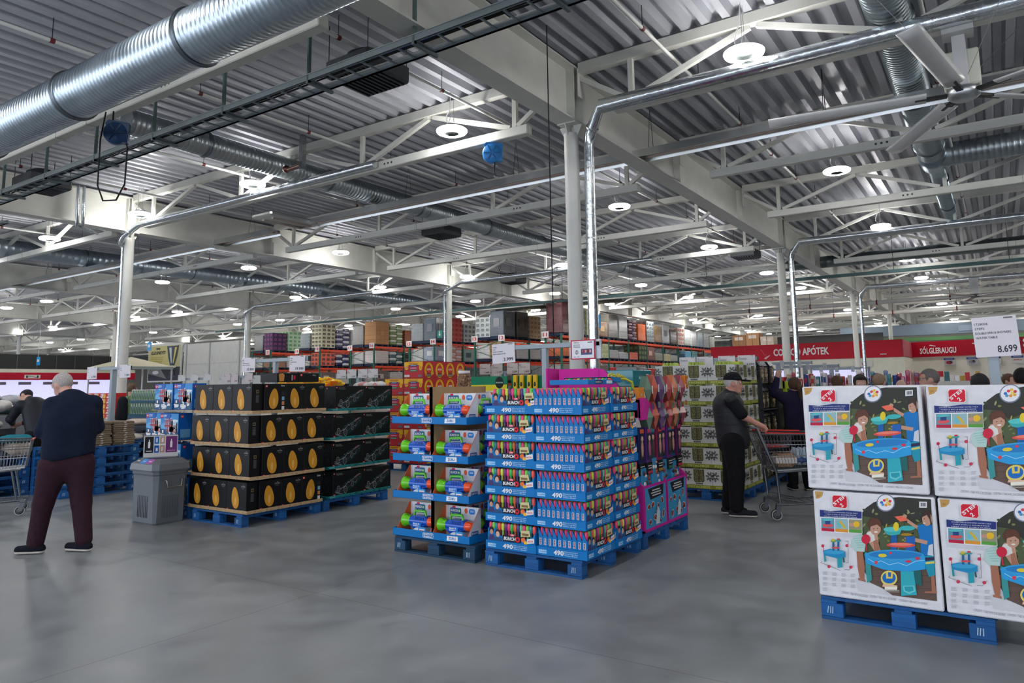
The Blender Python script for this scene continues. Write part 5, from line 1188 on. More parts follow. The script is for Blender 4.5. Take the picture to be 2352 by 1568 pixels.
    cut = (lambda G: hem[0]+hem[1]*G[:,0]-G[:,2]) if hem else None
    m = MB(); skin_mesh(m, tp+(extra or []), top, topmat, res, .035, cut); m.build('jacket', t)
    m = MB(); lg = [cone(J['pv']+V(0,0,.04), J['pv']-V(0,0,.04), .16*g, .165*g, (1,.74,1))]
    for s in 'LR': lg += [cone(J['hp'+s], J['kn'+s], .118*g*legr, .085*legr), cone(J['kn'+s], J['an'+s]+V(0,0,.02), .085*legr, .072*legr)]
    skin_mesh(m, lg, bottom, 'cloth', res, .03, lambda G: .045-G[:,2]); m.build('trousers', t)
    for s in 'LR':
        a, b = J['an'+s], J['to'+s]; d = b-a; d[2] = 0; d = d/np.linalg.norm(d); m = MB(); he = V(a[0], a[1], .05)-d*.05; tv = V(b[0], b[1], .045)
        skin_mesh(m, [cone(he, tv, .048, .04, (1,1,1)), cone(V(a[0],a[1],.07), he+d*.08, .05, .05)], shoe, 'cloth', .012, .02, lambda G: np.maximum(.028-G[:,2], -9)); sh = m.build('shoe', t)
        m = MB(); skin_mesh(m, [cone(he, tv, .052, .045)], sole, 'rubber', .01, .01, lambda G: np.maximum(G[:,2]-.03, .004-G[:,2])); m.build('sole', sh)
    return t, H
AZ = lambda px: .5929-math.atan((px-1175.9)/1648.1)
# man with his back to us, left
J = dict(hd=(-.06,.13,1.685), nk=(.0,.06,1.57), ch=(.045,.0,1.38), pv=(.04,.0,.93), shL=(-.135,.0,1.48), shR=(.23,.0,1.49), elL=(-.21,.04,1.22), elR=(.28,.05,1.24), haL=(-.15,.3,1.14), haR=(.2,.3,1.12), curlL=(.3,.2,-1), curlR=(-.3,.2,-1),
         hpL=(-.085,0,.86), hpR=(.135,0,.88), knL=(-.155,.06,.5), knR=(.175,-.02,.49), anL=(-.2,.11,.1), anR=(.215,-.06,.1), toL=(-.34,.17,.05), toR=(.09,.06,.05))
t, Hh = person('grey-haired man in a navy jacket and maroon trousers, back to camera, far left', (3.66, 8.05, 0), AZ(130)-PI/2, J, (-.62,.62,-.42), skin=C(214,164,146), hair=C(176,168,164), top=C(22,31,50), topmat='cloth', bottom=C(54,32,42), hem=(.94,.2), shoe=C(22,26,38), res=.013, girth=1.14, legr=1.1, extra=[cone((-.06,-.03,1.36),(-.05,0,1.0),.14,.16), cone((.14,-.03,1.36),(.12,0,1.0),.14,.15), cone((.03,-.02,1.52),(.04,-.03,1.3),.12,.2,(1,.75,1))])
m = MB(); m.tube([(.06,-.078,1.535), (.062,-.095,1.51), (.068,-.105,1.49), (.07,-.115,1.47)], .006, 4, C(226,226,230), 'print'); m.build('collar_logo', t)
m = MB(); m.lathe([(.085,1.55),(.09,1.57),(.088,1.61)], c=(0,.05,0), n=20, col=C(22,30,46), m='quilt'); m.build('collar', t)
# man pushing the cart, right
J = dict(hd=(.05,.0,1.6), nk=(.0,.0,1.49), ch=(-.03,.0,1.28), pv=(-.01,.0,.92), shL=(-.01,.17,1.41), shR=(-.0,-.17,1.41), elL=(.12,.2,1.2), elR=(.13,-.19,1.2), haL=(.29,.17,1.1), haR=(.3,-.12,1.105), curlL=(.5,0,-1), curlR=(.5,0,-1),
         hpL=(.0,.09,.88), hpR=(-.0,-.09,.88), knL=(-.03,.1,.5), knR=(.02,-.09,.5), anL=(-.08,.11,.1), anR=(.0,-.09,.1), toL=(.1,.1,.05), toR=(.2,-.1,.05))
t, Hh = person('man in a black cap and padded black vest pushing a shopping cart', (9.0, 2.81, 0), AZ(1690)-PI/2+.06, J, (1,-.12,-.08), skin=C(208,150,132), hair=C(196,194,190), cap=C(26,27,30), top=C(40,43,47), topmat='quilt', sleeve='none', bottom=C(24,25,28), hem=(.8,0), shoe=C(40,42,48), res=.011, girth=1.03, legr=1.16, extra=[cone((.03,0,1.2), (.055,0,.9), .15, .155)])
m = MB()
for s in (-1, 1): skin_mesh(m, [cone((-.005, .165*s, 1.4), (.11, .2*s, 1.235), .08, .072)], C(26,28,32), 'cloth', .012, .02)
m.build('shirt_sleeves', t)
m = MB(); m.box(.17, .176, -.05, -.035, .99, 1.1, C(200), 'steel'); m.build('zip', t)
# people further off: one standing skeleton, varied
def stand(h=1.75, arm=None):
    k = h/1.75; J = dict(hd=(0,0,1.63), nk=(0,.01,1.5), ch=(0,.01,1.28), pv=(0,0,.93), shL=(.18,.01,1.41), shR=(-.18,.01,1.41), elL=(.23,.0,1.13), elR=(-.23,0,1.13), haL=(.22,-.14,.93), haR=(-.22,-.14,.93), hpL=(.09,0,.88), hpR=(-.09,0,.88), knL=(.1,-.01,.5), knR=(-.1,-.01,.5), anL=(.11,.02,.1), anR=(-.11,.02,.1), toL=(.13,-.14,.05), toR=(-.13,-.14,.05))
    J.update(arm or {}); return {a: tuple(q*k for q in v) for a, v in J.items()}
person('woman with a red-tied ponytail and dark hoodie reaching up beside the lime stand', (11.55, 2.62, 0), AZ(1850)+PI/2+.3, stand(1.7, dict(elR=(.27,-.16,1.48), haR=(.2,-.2,1.72), elL=(-.2,-.08,1.13), haL=(-.1,-.26,1.05), shR=(.17,.01,1.41), shL=(-.17,.01,1.41), hpR=(.09,0,.88), hpL=(-.09,0,.88), knR=(.1,-.01,.5), knL=(-.1,-.01,.5), anR=(.11,.02,.1), anL=(-.11,.02,.1), toR=(.13,-.14,.05), toL=(-.13,-.14,.05), hd=(0,0,1.6))), (.1,-1,.1), hair=C(86,64,48), hairkind='pony', top=C(38,32,58), bottom=C(24,24,28), hem=(.86,0), res=.014)
person('bending man in a black jacket behind the navy-jacket man', (5.66, 13.38, 0), AZ(95)+PI/2+.5, stand(1.78, dict(hd=(.02,-.42,1.52), nk=(.02,-.3,1.46), ch=(.0,-.16,1.28), shL=(.2,-.22,1.38), shR=(-.18,-.22,1.38), elL=(.24,-.4,1.16), elR=(-.22,-.42,1.14), haL=(.12,-.56,1.08), haR=(-.05,-.58,1.08))), (.5,-.6,-.6), hair=C(40,36,36), hairkind='long', top=C(32,34,42), topmat='quilt', bottom=C(30,30,36), hem=(.86,0), res=.016, girth=1.1)
t, Hh = person('person in a green hoodie with a black backpack beside the canned drinks', (8.6, 16.0, 0), AZ(285)+PI/2-1.1, stand(1.76, dict(elL=(.22,-.14,1.2), haL=(.08,-.28,1.28), elR=(-.22,-.14,1.2), haR=(-.08,-.28,1.28))), (0,-1,-.15), hair=C(104,84,66), hairkind='curly', top=C(124,146,110), bottom=C(40,42,50), hem=(.86,0), res=.016)
m = MB(); skin_mesh(m, [cone((0,.2,1.38), (0,.22,1.05), .13, .15, (1,.7,1))], C(26,28,34), 'cloth', .016, .02); m.build('backpack', t)
def at(px, d): a = AZ(px); q = d/math.cos(a-.5929)/math.cos(.1298); return (q*math.cos(a), q*math.sin(a), 0)
for px, d, h, turn, lk, sk, hr, hk, tp, lab, gl in (
    (1912, 11.6, 1.66, PI+.3, (0,-1,0), C(206,160,140), C(96,70,54), 'curly', C(60,50,60), 'person with curly brown hair behind the left water table box', 0),
    (1966, 9.3, 1.68, .15, (0,-1,-.2), C(206,160,140), C(44,38,36), 'fringe', C(40,44,54), 'dark-haired man facing us over the left water table box', 0),
    (2010, 10.6, 1.7, PI-.5, (0,-1,0), C(216,170,146), C(156,128,104), 'short', C(70,74,80), 'man with cropped fair hair seen from behind', 0),
    (2058, 11.6, 1.6, PI, (0,-1,-.3), C(220,176,156), None, '', C(40,40,46), 'bald head just above the middle of the water table boxes', 0),
    (2122, 8.6, 1.73, -1.35, (0,-1,-.05), C(206,158,136), C(116,110,106), 'short', C(36,36,40), 'older man in glasses turned to the right', 1),
    (2237, 7.5, 1.655, PI+.2, (0,-1,0), C(200,150,130), C(36,34,36), 'fringe', C(30,34,40), 'black-haired person left of the large price sign post', 0),
    (2266, 10.0, 1.62, PI, (0,-1,-.3), C(226,176,156), None, '', C(60,60,66), 'bald pink head tucked behind the price sign post', 0),
    (2306, 12.0, 1.68, 1.0, (0,-1,0), C(206,160,140), C(96,66,50), 'short', C(50,50,56), 'brown-haired person right of the price sign post', 0),
    (2335, 8.2, 1.72, PI, (0,-1,0), C(190,140,120), C(24,23,26), 'short', C(30,32,40), 'black-haired person at the right edge seen from behind', 0)):
    p = at(px, d); person(lab, p, AZ(px)-PI/2+turn, stand(h), lk, skin=sk, hair=hr, hairkind=hk or 'short', top=tp, bottom=C(40,42,50), hem=(.86,0), res=.018, glasses=bool(gl), hands=False)

# ================================================================ shopping carts
def cart(label, loc, rz, full=True):
    """local: handle at x=0, cart runs to +x, width along y"""
    t = thing('shopping_cart', label, 'shopping cart', loc, rz); gr = C(150,154,158); dk = C(110,114,118); W0, W1 = .31, .26; L = 1.18
    m = MB(); n = 15
    def rim(z, x0, x1, w0, w1): return [(x0,-w0,z),(x1,-w1,z),(x1,w1,z),(x0,w0,z)]
    top = [(.12,-W0,1.0),(L,-W1,.98),(L,W1,.98),(.12,W0,1.0)]; bot = [(.24,-W0+.05,.57),(L-.06,-W1+.04,.62),(L-.06,W1-.04,.62),(.24,W0-.05,.57)]
    lerp = lambda a, b, k: tuple(p+(q-p)*k for p, q in zip(a, b))
    for q, r_ in ((0, .008), (.3, .004), (.62, .004), (1, .008)): m.tube([lerp(a, b, q) for a, b in zip(top, bot)], r_, 5, gr, 'steel', closed=True)
    for i in range(4):
        a0, a1, b0, b1 = top[i], top[(i+1) % 4], bot[i], bot[(i+1) % 4]; k = 26 if i in (0, 2) else 13
        for q in range(1, k): m.tube([lerp(a0, a1, q/k), lerp(b0, b1, q/k)], .0026, 4, gr, 'steel', cap=False)
    for q in range(1, 13): m.tube([lerp(bot[0], bot[3], q/13), lerp(bot[1], bot[2], q/13)], .0026, 4, gr, 'steel', cap=False)
    for q in range(1, 5): m.tube([lerp(bot[0], bot[1], q/5), lerp(bot[3], bot[2], q/5)], .0026, 4, gr, 'steel', cap=False)
    m.build('wire_basket', t)
    m = MB()
    for s in (-1, 1):
        m.tube([(.0, s*.3, 1.08), (.07, s*.3, 1.07), (.27, s*.28, .56), (.3, s*.27, .2), (.28, s*.27, .14)], .016, 8, dk, 'steel'); m.tube([(.27, s*.27, .55), (L-.1, s*.23, .6)], .014, 6, dk, 'steel'); m.tube([(.3, s*.27, .18), (L-.02, s*.22, .2)], .013, 6, dk, 'steel'); m.tube([(L-.2, s*.23, .6), (L-.12, s*.22, .2)], .014, 6, dk, 'steel')
        m.tube([(.27, s*.27, .26), (.6, s*.25, .2)], .008, 5, dk, 'steel')
    for q in range(7): m.tube([(.4+.1*q, -.24, .2), (.4+.1*q, .24, .2)], .004, 4, dk, 'steel')
    m.tube([(.3,-.27,.2),(.3,.27,.2)], .012, 6, dk, 'steel'); m.build('frame', t)
    m = MB(); m.tube([(0,-.3,1.08),(0,.3,1.08)], .015, 8, C(60,64,66), 'plastic'); m.build('handle_bar', t)
    m = MB()
    for s in (-1, 1): m.tube([(.16,s*.305,1.012),(L*.62,s*.28,.997)], .011, 6, C(206,36,36), 'plastic')
    m.tube([(L+.005,-.25,.985),(L+.005,.25,.985)], .011, 6, C(206,36,36), 'plastic'); m.build('red_rail', t)
    m = MB(); st = [(.14,-.26,1.0),(.5,-.22,.98),(.5,.22,.98),(.14,.26,1.0)]; sb = [(.2,-.24,.82),(.46,-.2,.84),(.46,.2,.84),(.2,.24,.82)]
    m.tube(sb, .005, 5, gr, 'steel', closed=True)
    for i in range(4):
        for q in range(8): m.tube([lerp(st[i], st[(i+1) % 4], q/8), lerp(sb[i], sb[(i+1) % 4], q/8)], .0028, 4, gr, 'steel', cap=False)
    m.box(.2, .46, -.2, .2, .835, .845, C(190,40,40), 'plastic'); m.build('child_seat', t)
    for x, s in ((.28, -1), (.28, 1), (L-.05, -1), (L-.05, 1)):
        y = s*(.27 if x < .5 else .22); m = MB(); m.prism([(x-.03,.18),(x+.03,.18),(x-.0,.06),(x-.05,.06)], y-.03, y-.022, 'xz', dk, 'steel'); m.prism([(x-.03,.18),(x+.03,.18),(x-.0,.06),(x-.05,.06)], y+.022, y+.03, 'xz', dk, 'steel'); m.box(x-.03, x+.03, y-.03, y+.03, .17, .2, dk, 'steel'); w_ = m.build('caster', t)
        m = MB(); xc = x-.03; m.lathe([(.0,-.017),(.03,-.018),(.032,-.014),(.05,-.014),(.062,-.018),(.065,-.01),(.065,.01),(.062,.018),(.05,.014),(.032,.014),(.03,.018),(0,.017)], c=(xc, y, .066), n=20, col=[C(90),C(160),C(60),C(170),C(44),C(40),C(44),C(170),C(60),C(160),C(90)], m='rubber', axis='y'); m.build('wheel', w_)
    return t
ct = Vector((8.86, 2.5, 0)); ca = AZ(1790)-PI/2+.02
def cartp(x, y, z): return (ct.x+x*math.cos(ca)-y*math.sin(ca), ct.y+x*math.sin(ca)+y*math.cos(ca), z)
ct = Vector((9.03, 2.66, 0)); ca = -math.radians(61); cart('steel shopping cart with red rails pushed by the man in the cap', ct, ca)
cart('steel shopping cart with a red rim cut by the left edge', (3.57, 11.62, 0), AZ(20)-PI/2-.1)
def bundle(label, name, cat, loc, sz, col, m_='film', rz=0, col2=None):
    t = thing(name, label, cat, loc, rz); m = MB(); m.box(-sz[0]/2, sz[0]/2, -sz[1]/2, sz[1]/2, 0, sz[2], col, m_, ch=min(sz)*.25); m.build('wrap', t)
    if col2: m = MB(); m.box(-sz[0]/2-.003, sz[0]/2+.003, -sz[1]/2-.003, sz[1]/2+.003, sz[2]*.3, sz[2]*.7, col2, 'print'); m.build('band', t)
    return t
t = thing('water_bottles', 'shrink wrapped pack of clear bottles in the man\'s cart', 'bottle pack', cartp(.78, 0, .625), ca); m = MB()
for i in range(6):
    for j in range(4): m.lathe([(.0,0),(.033,0),(.033,.13),(.014,.17),(.014,.19),(0,.19)], c=(-.2+.07*i, -.12+.07*j, 0), n=10, col=C(170,186,200), m='film')
m.build('bottles', t); m = MB(); m.box(-.24,.2,-.16,.13,.02,.09,C(30,80,140),'film',ch=.02); m.build('blue_label_band', t)
bundle('wrapped bread loaves at the front of the man\'s cart', 'bread_pack', 'bread', cartp(.42, -.06, .6), (.24,.26,.16), C(186,150,120), rz=ca, col2=C(220,214,206))
bundle('meat tray with red label at the back of the man\'s cart', 'food_pack', 'food', cartp(.82, -.19, .62), (.3,.06,.12), C(190,150,130), rz=ca, col2=C(214,206,200))
# ================================================================ price signs and their grey stands
SG = C(150, 162, 170)
def digits(A, st, x, y, h, w, col=C(44,44,48)): A.text(st, x, y, h, col, w=w, al='r', bold=.025)
READ = {'120086', 'ZURU', 'BUNCH O BUBBLES', 'MEGA BUBBLE BLASTER', '1728006', 'STEP2', 'DOUBLE SPIN & SHOWERS', 'WATER TABLE'}
def price_sign(label, x, yl, zt, W, H, price, lines, col=C(214,210,216), tilt=0, group=None):
    t = thing('price_sign', label, 'price sign', (x, yl, zt), FX, group); M = Matrix.Rotation(tilt, 4, 'Y'); m = MB(); m.box(0, W, 0, .006, -H, 0, col, 'print', M=M); m.build('card', t)
    A = Art((0,0,0)); A.u = M @ Vector((1,0,0)); A.w = M @ Vector((0,0,1)); A.rect(W*.72, -H*.07, W*.92, -H*.03, C(110))
    for k, s in enumerate(lines):
        if s not in READ: A.rect(W*.05, -H*(.2+.115*k), W*.05+min(W*.8, H*.04*len(s)), -H*(.155+.115*k), C(126)); continue
        A.text(s, W*.05, -H*(.2+.115*k), H*.055, C(70,70,76), w=min(W*.8, H*.055*.75*len(s)), bold=.02)
    if price: digits(A, price, W*.93, -H*.9, H*.17, W*.075*len(price)*1.15)
    A.build('printed_front', t); return t
def sign_stand(label, x, y, z, ya, yb, floor=0, pw=.03, zb=None):
    t = thing('sign_stand', label, 'sign stand', (x, y, floor), 0); m = MB(); m.box(-pw, pw, -pw, pw, .02, z-floor, SG, 'paint', ch=.004); m.build('post', t)
    m = MB(); m.box(-.025, .025, min(ya,yb)-y, max(ya,yb)-y, z-floor, z-floor+.05, SG, 'paint', ch=.004); m.box(-.027, .027, min(ya,yb)-y-.003, min(ya,yb)-y, z-floor-.01, z-floor+.06, C(60), 'plastic'); m.build('crossbar', t)
    m = MB(); m.box(-.15 if pw > .031 else -.03, .15 if pw > .031 else .03, -.03, .03, 0, .02, SG, 'paint'); m.build('foot', t); return t
sign_stand('grey T-shaped sign stand between balloon packs and magenta display', 6.715, 4.1, 2.01, 4.5, 3.42)
price_sign('price sign reading 3.999 above the bubble toys', 6.68, 4.79, 2.08, .31, .22, '3.999', ['120086', 'ZURU', 'BUNCH O BUBBLES', 'MEGA BUBBLE BLASTER'], tilt=-.04)
t = thing('poster_frame', 'red-bordered offer sign hanging right of the central column', 'sign', (6.67, 3.75, 2.08), FX); m = MB(); m.box(0, .285, 0, .008, -.205, 0, C(186,30,70), 'print'); m.box(.29, .34, .02, .05, -.2, .0, C(196,198,204), 'plastic'); m.build('card', t)
A = Art(); A.rect(.012,-.193,.273,-.012,C(230,228,232)); A.text('1.000 kr.', .03, -.035, .013, C(40), w=.07, bold=.04); A.rect(.2,-.033,.255,-.024,C(70)); A.rect(.12,-.158,.25,-.095,C(70,90,130))
rr = random.Random(3)
for k in range(14): A.rect(.122+.009*k, -.15+rr.uniform(0,.02), .13+.009*k, -.11+rr.uniform(0,.01), rr.choice([C(206,120,120), C(226,200,180), C(60,60,90), C(150,40,60)]), hold=True)
for k in range(3): A.rect(.03,-.055-.012*k,.11,-.05-.012*k,C(120)); 
A.ell(.07,-.13,.018,.022,C(90)); A.ell(.07,-.13,.012,.016,C(230)); A.rect(.066,-.15,.074,-.11,C(90)); A.rect(.03,-.18,.06,-.175,C(110)); A.rect(.075,-.18,.1,-.175,C(110)); A.build('printed_front', t)
sign_stand('grey T-shaped sign stand between the amber and race car boxes', 6.655, 8.58, 2.0, 9.0, 7.86)
price_sign('price sign reading 15.999 above the amber toy boxes', 6.61, 9.30, 2.08, .31, .21, '15.999', ['43247', 'LEGO', 'THE LION KING SIMBA', '1445 PIECES - AGES 18+'], tilt=.02)
price_sign('price sign reading 19.999 left of the yellow snack bags', 6.61, 8.22, 2.073, .32, .22, '19.999', ['42171', 'LEGO', 'MERCEDES-AMG F1', 'W14'], tilt=.02)
sign_stand('grey post of the large price sign at the right edge', 6.75, .035, 1.99, .25, -.1, pw=.036)
price_sign('large price sign reading 8.699 at the right edge', 6.69, .155, 2.085, .29, .31, '8.699', ['1728006', 'STEP2', 'DOUBLE SPIN & SHOWERS', 'WATER TABLE'], tilt=-.035)
sign_stand('grey T-shaped sign stand behind the khaki trousers', 7.2, 14.1, 2.03, 14.7, 13.5, pw=.045)
price_sign('price sign reading 1.799 left of the tall left column', 7.14, 15.0, 2.1, .38, .24, '1.799', ['8101', 'MENS', 'CARGO'])
price_sign('price sign reading 7.499 in front of the tall left column', 7.14, 13.77, 2.11, .38, .24, '7.499', ['7702', 'LADIES', 'JACKET'])
sign_stand('grey sign stand behind the row of four food prices, centre', 12.55, 8.65, 1.87, 9.3, 8.0, pw=.032)
for y, p, n in ((9.29, '1.449', 'first'), (8.97, '3.199', 'second'), (8.58, '2.699', 'third'), (8.28, '1.899', 'fourth')): price_sign('cream price sign reading %s below the 3.999 sign' % p, 12.5, y, 2.084, .275, .225, p, ['40021', 'SNACKS', 'MIXED BOX 40 PACK'], C(214,204,198), group='cream food prices')
sign_stand('grey sign stand behind the prices above the race car boxes', 11.56, 11.98, 1.83, 12.65, 11.35, pw=.045)
for y, p in ((12.63, '1.999'), (12.3, '1.299'), (11.95, '1.491'), (11.63, '879')): price_sign('small white price sign reading %s above the race car boxes' % p, 11.5, y, 2.03, .29, .195, p, ['3301', 'BISCUITS', 'FAMILY PACK'], C(210,206,204), group='biscuit prices')
sign_stand('grey sign stand rising behind the pistachio boxes', 10.66, 3.5, 1.93, 4.08, 2.9, pw=.045)
for y, p, n in ((4.06, '', 'first'), (3.79, '', 'second'), (3.46, '', 'third'), (3.17, '3.599', 'fourth')): price_sign('white price sign over the pistachio boxes, %s from left' % n, 10.6, y, 2.003, .25, .16, p, ['1120', 'KIRKLAND SIGNATURE', 'PISTACHIOS 1,36 KG'], C(216,212,214), group='nut prices')
for k, (x, ya, yb, z) in enumerate(((14.5, 3.98, 2.94, 1.94), (15.5, 3.72, 2.64, 1.89), (17, 3.44, 2.47, 1.85))):
    sign_stand('grey sign rail beyond the cart, %s from the front' % ORD[k], x, (ya+yb)/2+.1, z, ya, yb, pw=.04)
    m = MB(); m.box(-.02, .0, -.035, .035, -.05, .08, C(176,180,182), 'plastic')
    for q in range(3):
        t = thing('card_holder', 'clear card holder %s on the %s sign rail beyond the cart' % (ORD[q], ORD[k]), 'card holder', (x-.027, ya-.18-.32*q, z), 0); m.build('clip', t)
for k, (y, p) in enumerate(((13.25, '2.899'), (13.02, '1.769'), (12.55, '1.669'))): price_sign('small pinkish price sign reading %s above the amber boxes' % p, 9.0, y, 1.945, .24, .19, p, ['551', 'BAKERY'], C(214,200,200), group='bakery prices')
for k in range(3): price_sign('small white sign behind the harbour boxes, %s from left' % ORD[k], 9.6, 15.9-.5*k, 1.97, .3, .14, '', ['1099', 'FROZEN'], C(216,214,212), group='white shelf signs')
price_sign('grey price sign at the left edge in front of the cold room', 7.6, 22.0, 2.3, .42, .46, '', ['JOLA', 'DUVET'], C(196,196,198))
sign_stand('grey sign stand behind the bakery prices', 9.06, 12.8, 1.85, 13.2, 12.4)
sign_stand('grey sign stand behind the white shelf signs', 9.66, 15.3, 1.85, 15.9, 14.8)
sign_stand('grey sign stand behind the white drink signs', 14.57, 20.0, 1.9, 21.6, 18.3, pw=.04)
sign_stand('grey sign stand before the cold room at the left edge', 7.68, 21.8, 2.2, 22, 21.6, pw=.04)
for k in range(6): price_sign('white sheet sign right of the left column, %s from left' % ORD[k], 14.5, 21.6-.6*k, 2.06, .45, .34, '', ['80%d' % k, 'DRINKS'], C(206,204,202), group='white drink signs')

# ================================================================ clothing tables on stacked pallets, left
for k in range(5): pal12.put((5.42, 12.0, .15*k), 0, 'blue pallet under the khaki trousers, %s from the floor' % ORD[k], 'clothing table pallets')
for k in range(4): pal12.put((4.2, 12.98, .15*k), 0, 'blue pallet behind the left edge cart, %s from the floor' % ORD[k], 'left table pallets')
for k in range(5): pal12.put((6.75, 12.6, .15*k), 0, 'blue pallet behind the recycling bin, %s from the floor' % ORD[k], 'bin side pallets')
def trouser():
    t = thing('folded_trousers', '', 'trousers'); m = MB(); rr = random.Random(8); vs = []; W, D, H = .33, .42, .034; N = 9
    prof = []
    for i in range(N): a = -PI/2+PI*i/(N-1); prof.append((-.012*math.cos(a)-.0, H/2+H/2*math.sin(a)))
    for k, x in enumerate(np.linspace(-W/2, W/2, 7)):
        dz = .004*math.sin(k*1.7); 
        for (y, z) in prof: vs.append((x, y, z+dz))
        vs.append((x, D, H+dz)); vs.append((x, D, dz))
    n = N+2; fs = [(i*n+j, (i+1)*n+j, (i+1)*n+(j+1) % n, i*n+(j+1) % n) for i in range(6) for j in range(n)]+[list(range(n)), list(range(6*n, 7*n))[::-1]]
    m.add(vs, [f[::-1] for f in fs], C(128,112,94), 'cloth', smooth=False); m.build('fabric', t)
    m = MB(); m.box(-.01, .03, -.014, -.01, .008, .026, C(190,184,176), 'print'); m.build('tag', t); return t
tp = Proto(trouser); r = random.Random(12)
for s, x in enumerate((5.62, 5.99, 6.37)):
    for k in range(11): tp.put((x+r.uniform(-.012,.012), 12.02+r.uniform(-.015,.02), .748+.0345*k), r.uniform(-.05,.05), 'folded khaki trousers, %s stack from left, %s from below' % (ORD[s], ORD[k]), 'folded khaki trousers')
cols = [C(176,60,80), C(214,206,200), C(30,90,110), C(40,44,54), C(190,176,160), C(120,150,140)]
def garment(label, name, cat, loc, sz, c, rz=0, m_='cloth', grp=None):
    t = thing(name, label, cat, loc, rz, grp); m = MB(); skin_mesh(m, [cone((-sz[0]*.35,0,sz[2]*.5), (sz[0]*.35,0,sz[2]*.55), sz[2]*.5, sz[2]*.45, (1, sz[1]/sz[2], 1)), cone((-sz[0]*.2,0,sz[2]*.55), (sz[0]*.25,0,sz[2]*.45), sz[2]*.52, sz[2]*.5, (1, sz[1]/sz[2], 1))], c, m_, max(.012, sz[2]*.12), .02); m.build('fabric', t); return t
k = 0
for (x, y, z, w, h, c, nm) in ((4.95,13.2,.6,.5,.13,C(40,44,60),'dark navy'),(5.25,13.15,.6,.3,.24,C(196,176,160),'beige'),(5.2,13.15,.83,.5,.12,C(40,130,150),'teal'),(4.75,13.2,.72,.45,.2,C(30,50,60),'black-green'),(4.6,13.25,.6,.45,.14,C(36,40,50),'charcoal'),(4.9,13.3,.9,.6,.1,C(30,30,36),'black')):
    garment('%s folded garment on the pallet table left of the navy-jacket man' % nm, 'garment', 'garment', (x, y, z), (w, .4, h), c, grp='folded garments'); k += 1
for k, (x, y, z, w, h, c, nm) in enumerate(((5.05,14.15,1.0,.75,.16,C(206,200,192),'cream'),(4.95,14.15,1.14,.75,.18,C(110,50,66),'maroon'),(5.1,14.1,1.3,.85,.2,C(222,216,212),'white'),(5.0,14.2,1.48,.8,.12,C(214,208,206),'grey-white'))):
    garment('%s duvet bundle in the pile at the left edge' % nm, 'duvet_bundle', 'bedding', (x, y, z), (w, .5, h), c, m_='quilt', grp='duvet bundles')
t = thing('merchandise_table', 'dark table block under the duvet bundles', 'table', (4.4, 13.98, 0), 0); m = MB(); m.box(0, 1.15, 0, .6, 0, 1.02, C(60,62,70), 'card'); m.build('top', t)
for k in range(7): garment('clear-wrapped grey pillow pack behind the duvets, %s' % ORD[k], 'pillow_pack', 'bedding', (5.2+.5*(k % 4), 16.3-.1*k, 1.2+.19*(k//4)), (.5, .4, .18), [C(190,190,194), C(206,200,190), C(60,90,90)][k % 3], m_='film', grp='pillow packs')
pal12.put((4.9, 15.6, 0), 0, 'blue pallet under the pillow packs')
t = thing('merchandise_table', 'grey merchandise table beneath the pillow packs', 'table', (4.9, 15.6, .15), 0); m = MB(); m.box(0, 2.2, 0, 1.2, 0, 1.04, C(120,124,130), 'card'); m.build('top', t)
for k in range(8): garment('white or pale garment on the table behind the trousers, %s' % ORD[k], 'garment', 'garment', (6.9+.3*(k % 4), 12.85+.3*(k//4), .75+.12*(k % 3)), (.4, .35, .12), [C(214,206,200), C(60,64,76), C(206,190,176)][k % 3], grp='garments behind the trousers')
# red product trays, cans
t = thing('display_shelf', 'white display block carrying the red and yellow trays', 'display', (8.75, 17.0, 0), 0); m = MB(); m.box(0, .8, 0, 1.35, 0, .98, C(190,186,180), 'card'); m.build('block', t)
def redtray():
    t = thing('product_tray', '', 'tray'); m = MB(); m.box(-.155,.155,0,.3,0,.115,C(206,44,44),'print',ch=.003); m.build('tray', t); A = Art(step=.001, base=.002); A.poly([(-.155,0),(-.02,0),(.06,.1),(-.06,.1)], C(226,214,206)); A.poly([(.0,0),(.13,0),(.13,.09),(.07,.1)], C(236,180,50)); A.rect(-.12,.04,-.04,.06,C(206,44,44)); A.build('printed_front', t); return t
rt_ = Proto(redtray)
for i in range(5):
    for j in range(4): rt_.put((8.72, 18.15-.32*j, .985+.12*i), FX, 'red and yellow product tray, row %s from below, %s from left' % (ORD[i], ORD[j]), 'red product trays')
t = thing('display_shelf', 'blue wrapped block under the tall drink cans', 'display', (8.02, 14.05, 0), 0); m = MB(); m.box(0, .6, 0, 1.0, 0, 1.1, C(60,90,120), 'card'); m.build('block', t)
def can():
    t = thing('drink_can', '', 'can'); m = MB(); m.lathe([(0,0),(.03,0),(.036,.015),(.036,.2),(.028,.22),(0,.222)], n=12, col=[C(170),C(200,206,200),C(120,150,120),C(180),C(180)], m='shiny'); m.build('body', t); m = MB(); m.box(-.02,.02,-.038,-.034,.06,.15,C(90,120,110)); m.build('label_print', t); return t
cp = Proto(can)
for i in range(2):
    t = thing('cardboard_tray', 'teal tray under the %s row of tall drink cans' % ('lower','upper')[i], 'tray', (8.03, 14.1, 1.1+.275*i), 0, 'drink trays'); m = MB(); m.box(-.01, .5, -.02, .93, 0, .05, C(40,90,110), 'card'); m.build('tray', t)
    for j in range(10): cp.put((8.07, 14.96-.095*j, 1.15+.275*i), FX, 'tall drink can in the %s row, %s from left' % (('lower','upper')[i], ORD[j]), 'tall drink cans')
for k in range(6): garment('white and pink wrapped bread bag behind the race car boxes, %s from left' % ORD[k], 'bread_bag', 'bag', (9.45, 9.74-.09*k, 1.6+.02*(k % 2)), (.3, .14, .1), [C(222,214,210), C(214,150,150), C(226,220,216)][k % 3], rz=.3*k, m_='film', grp='white bread bags')
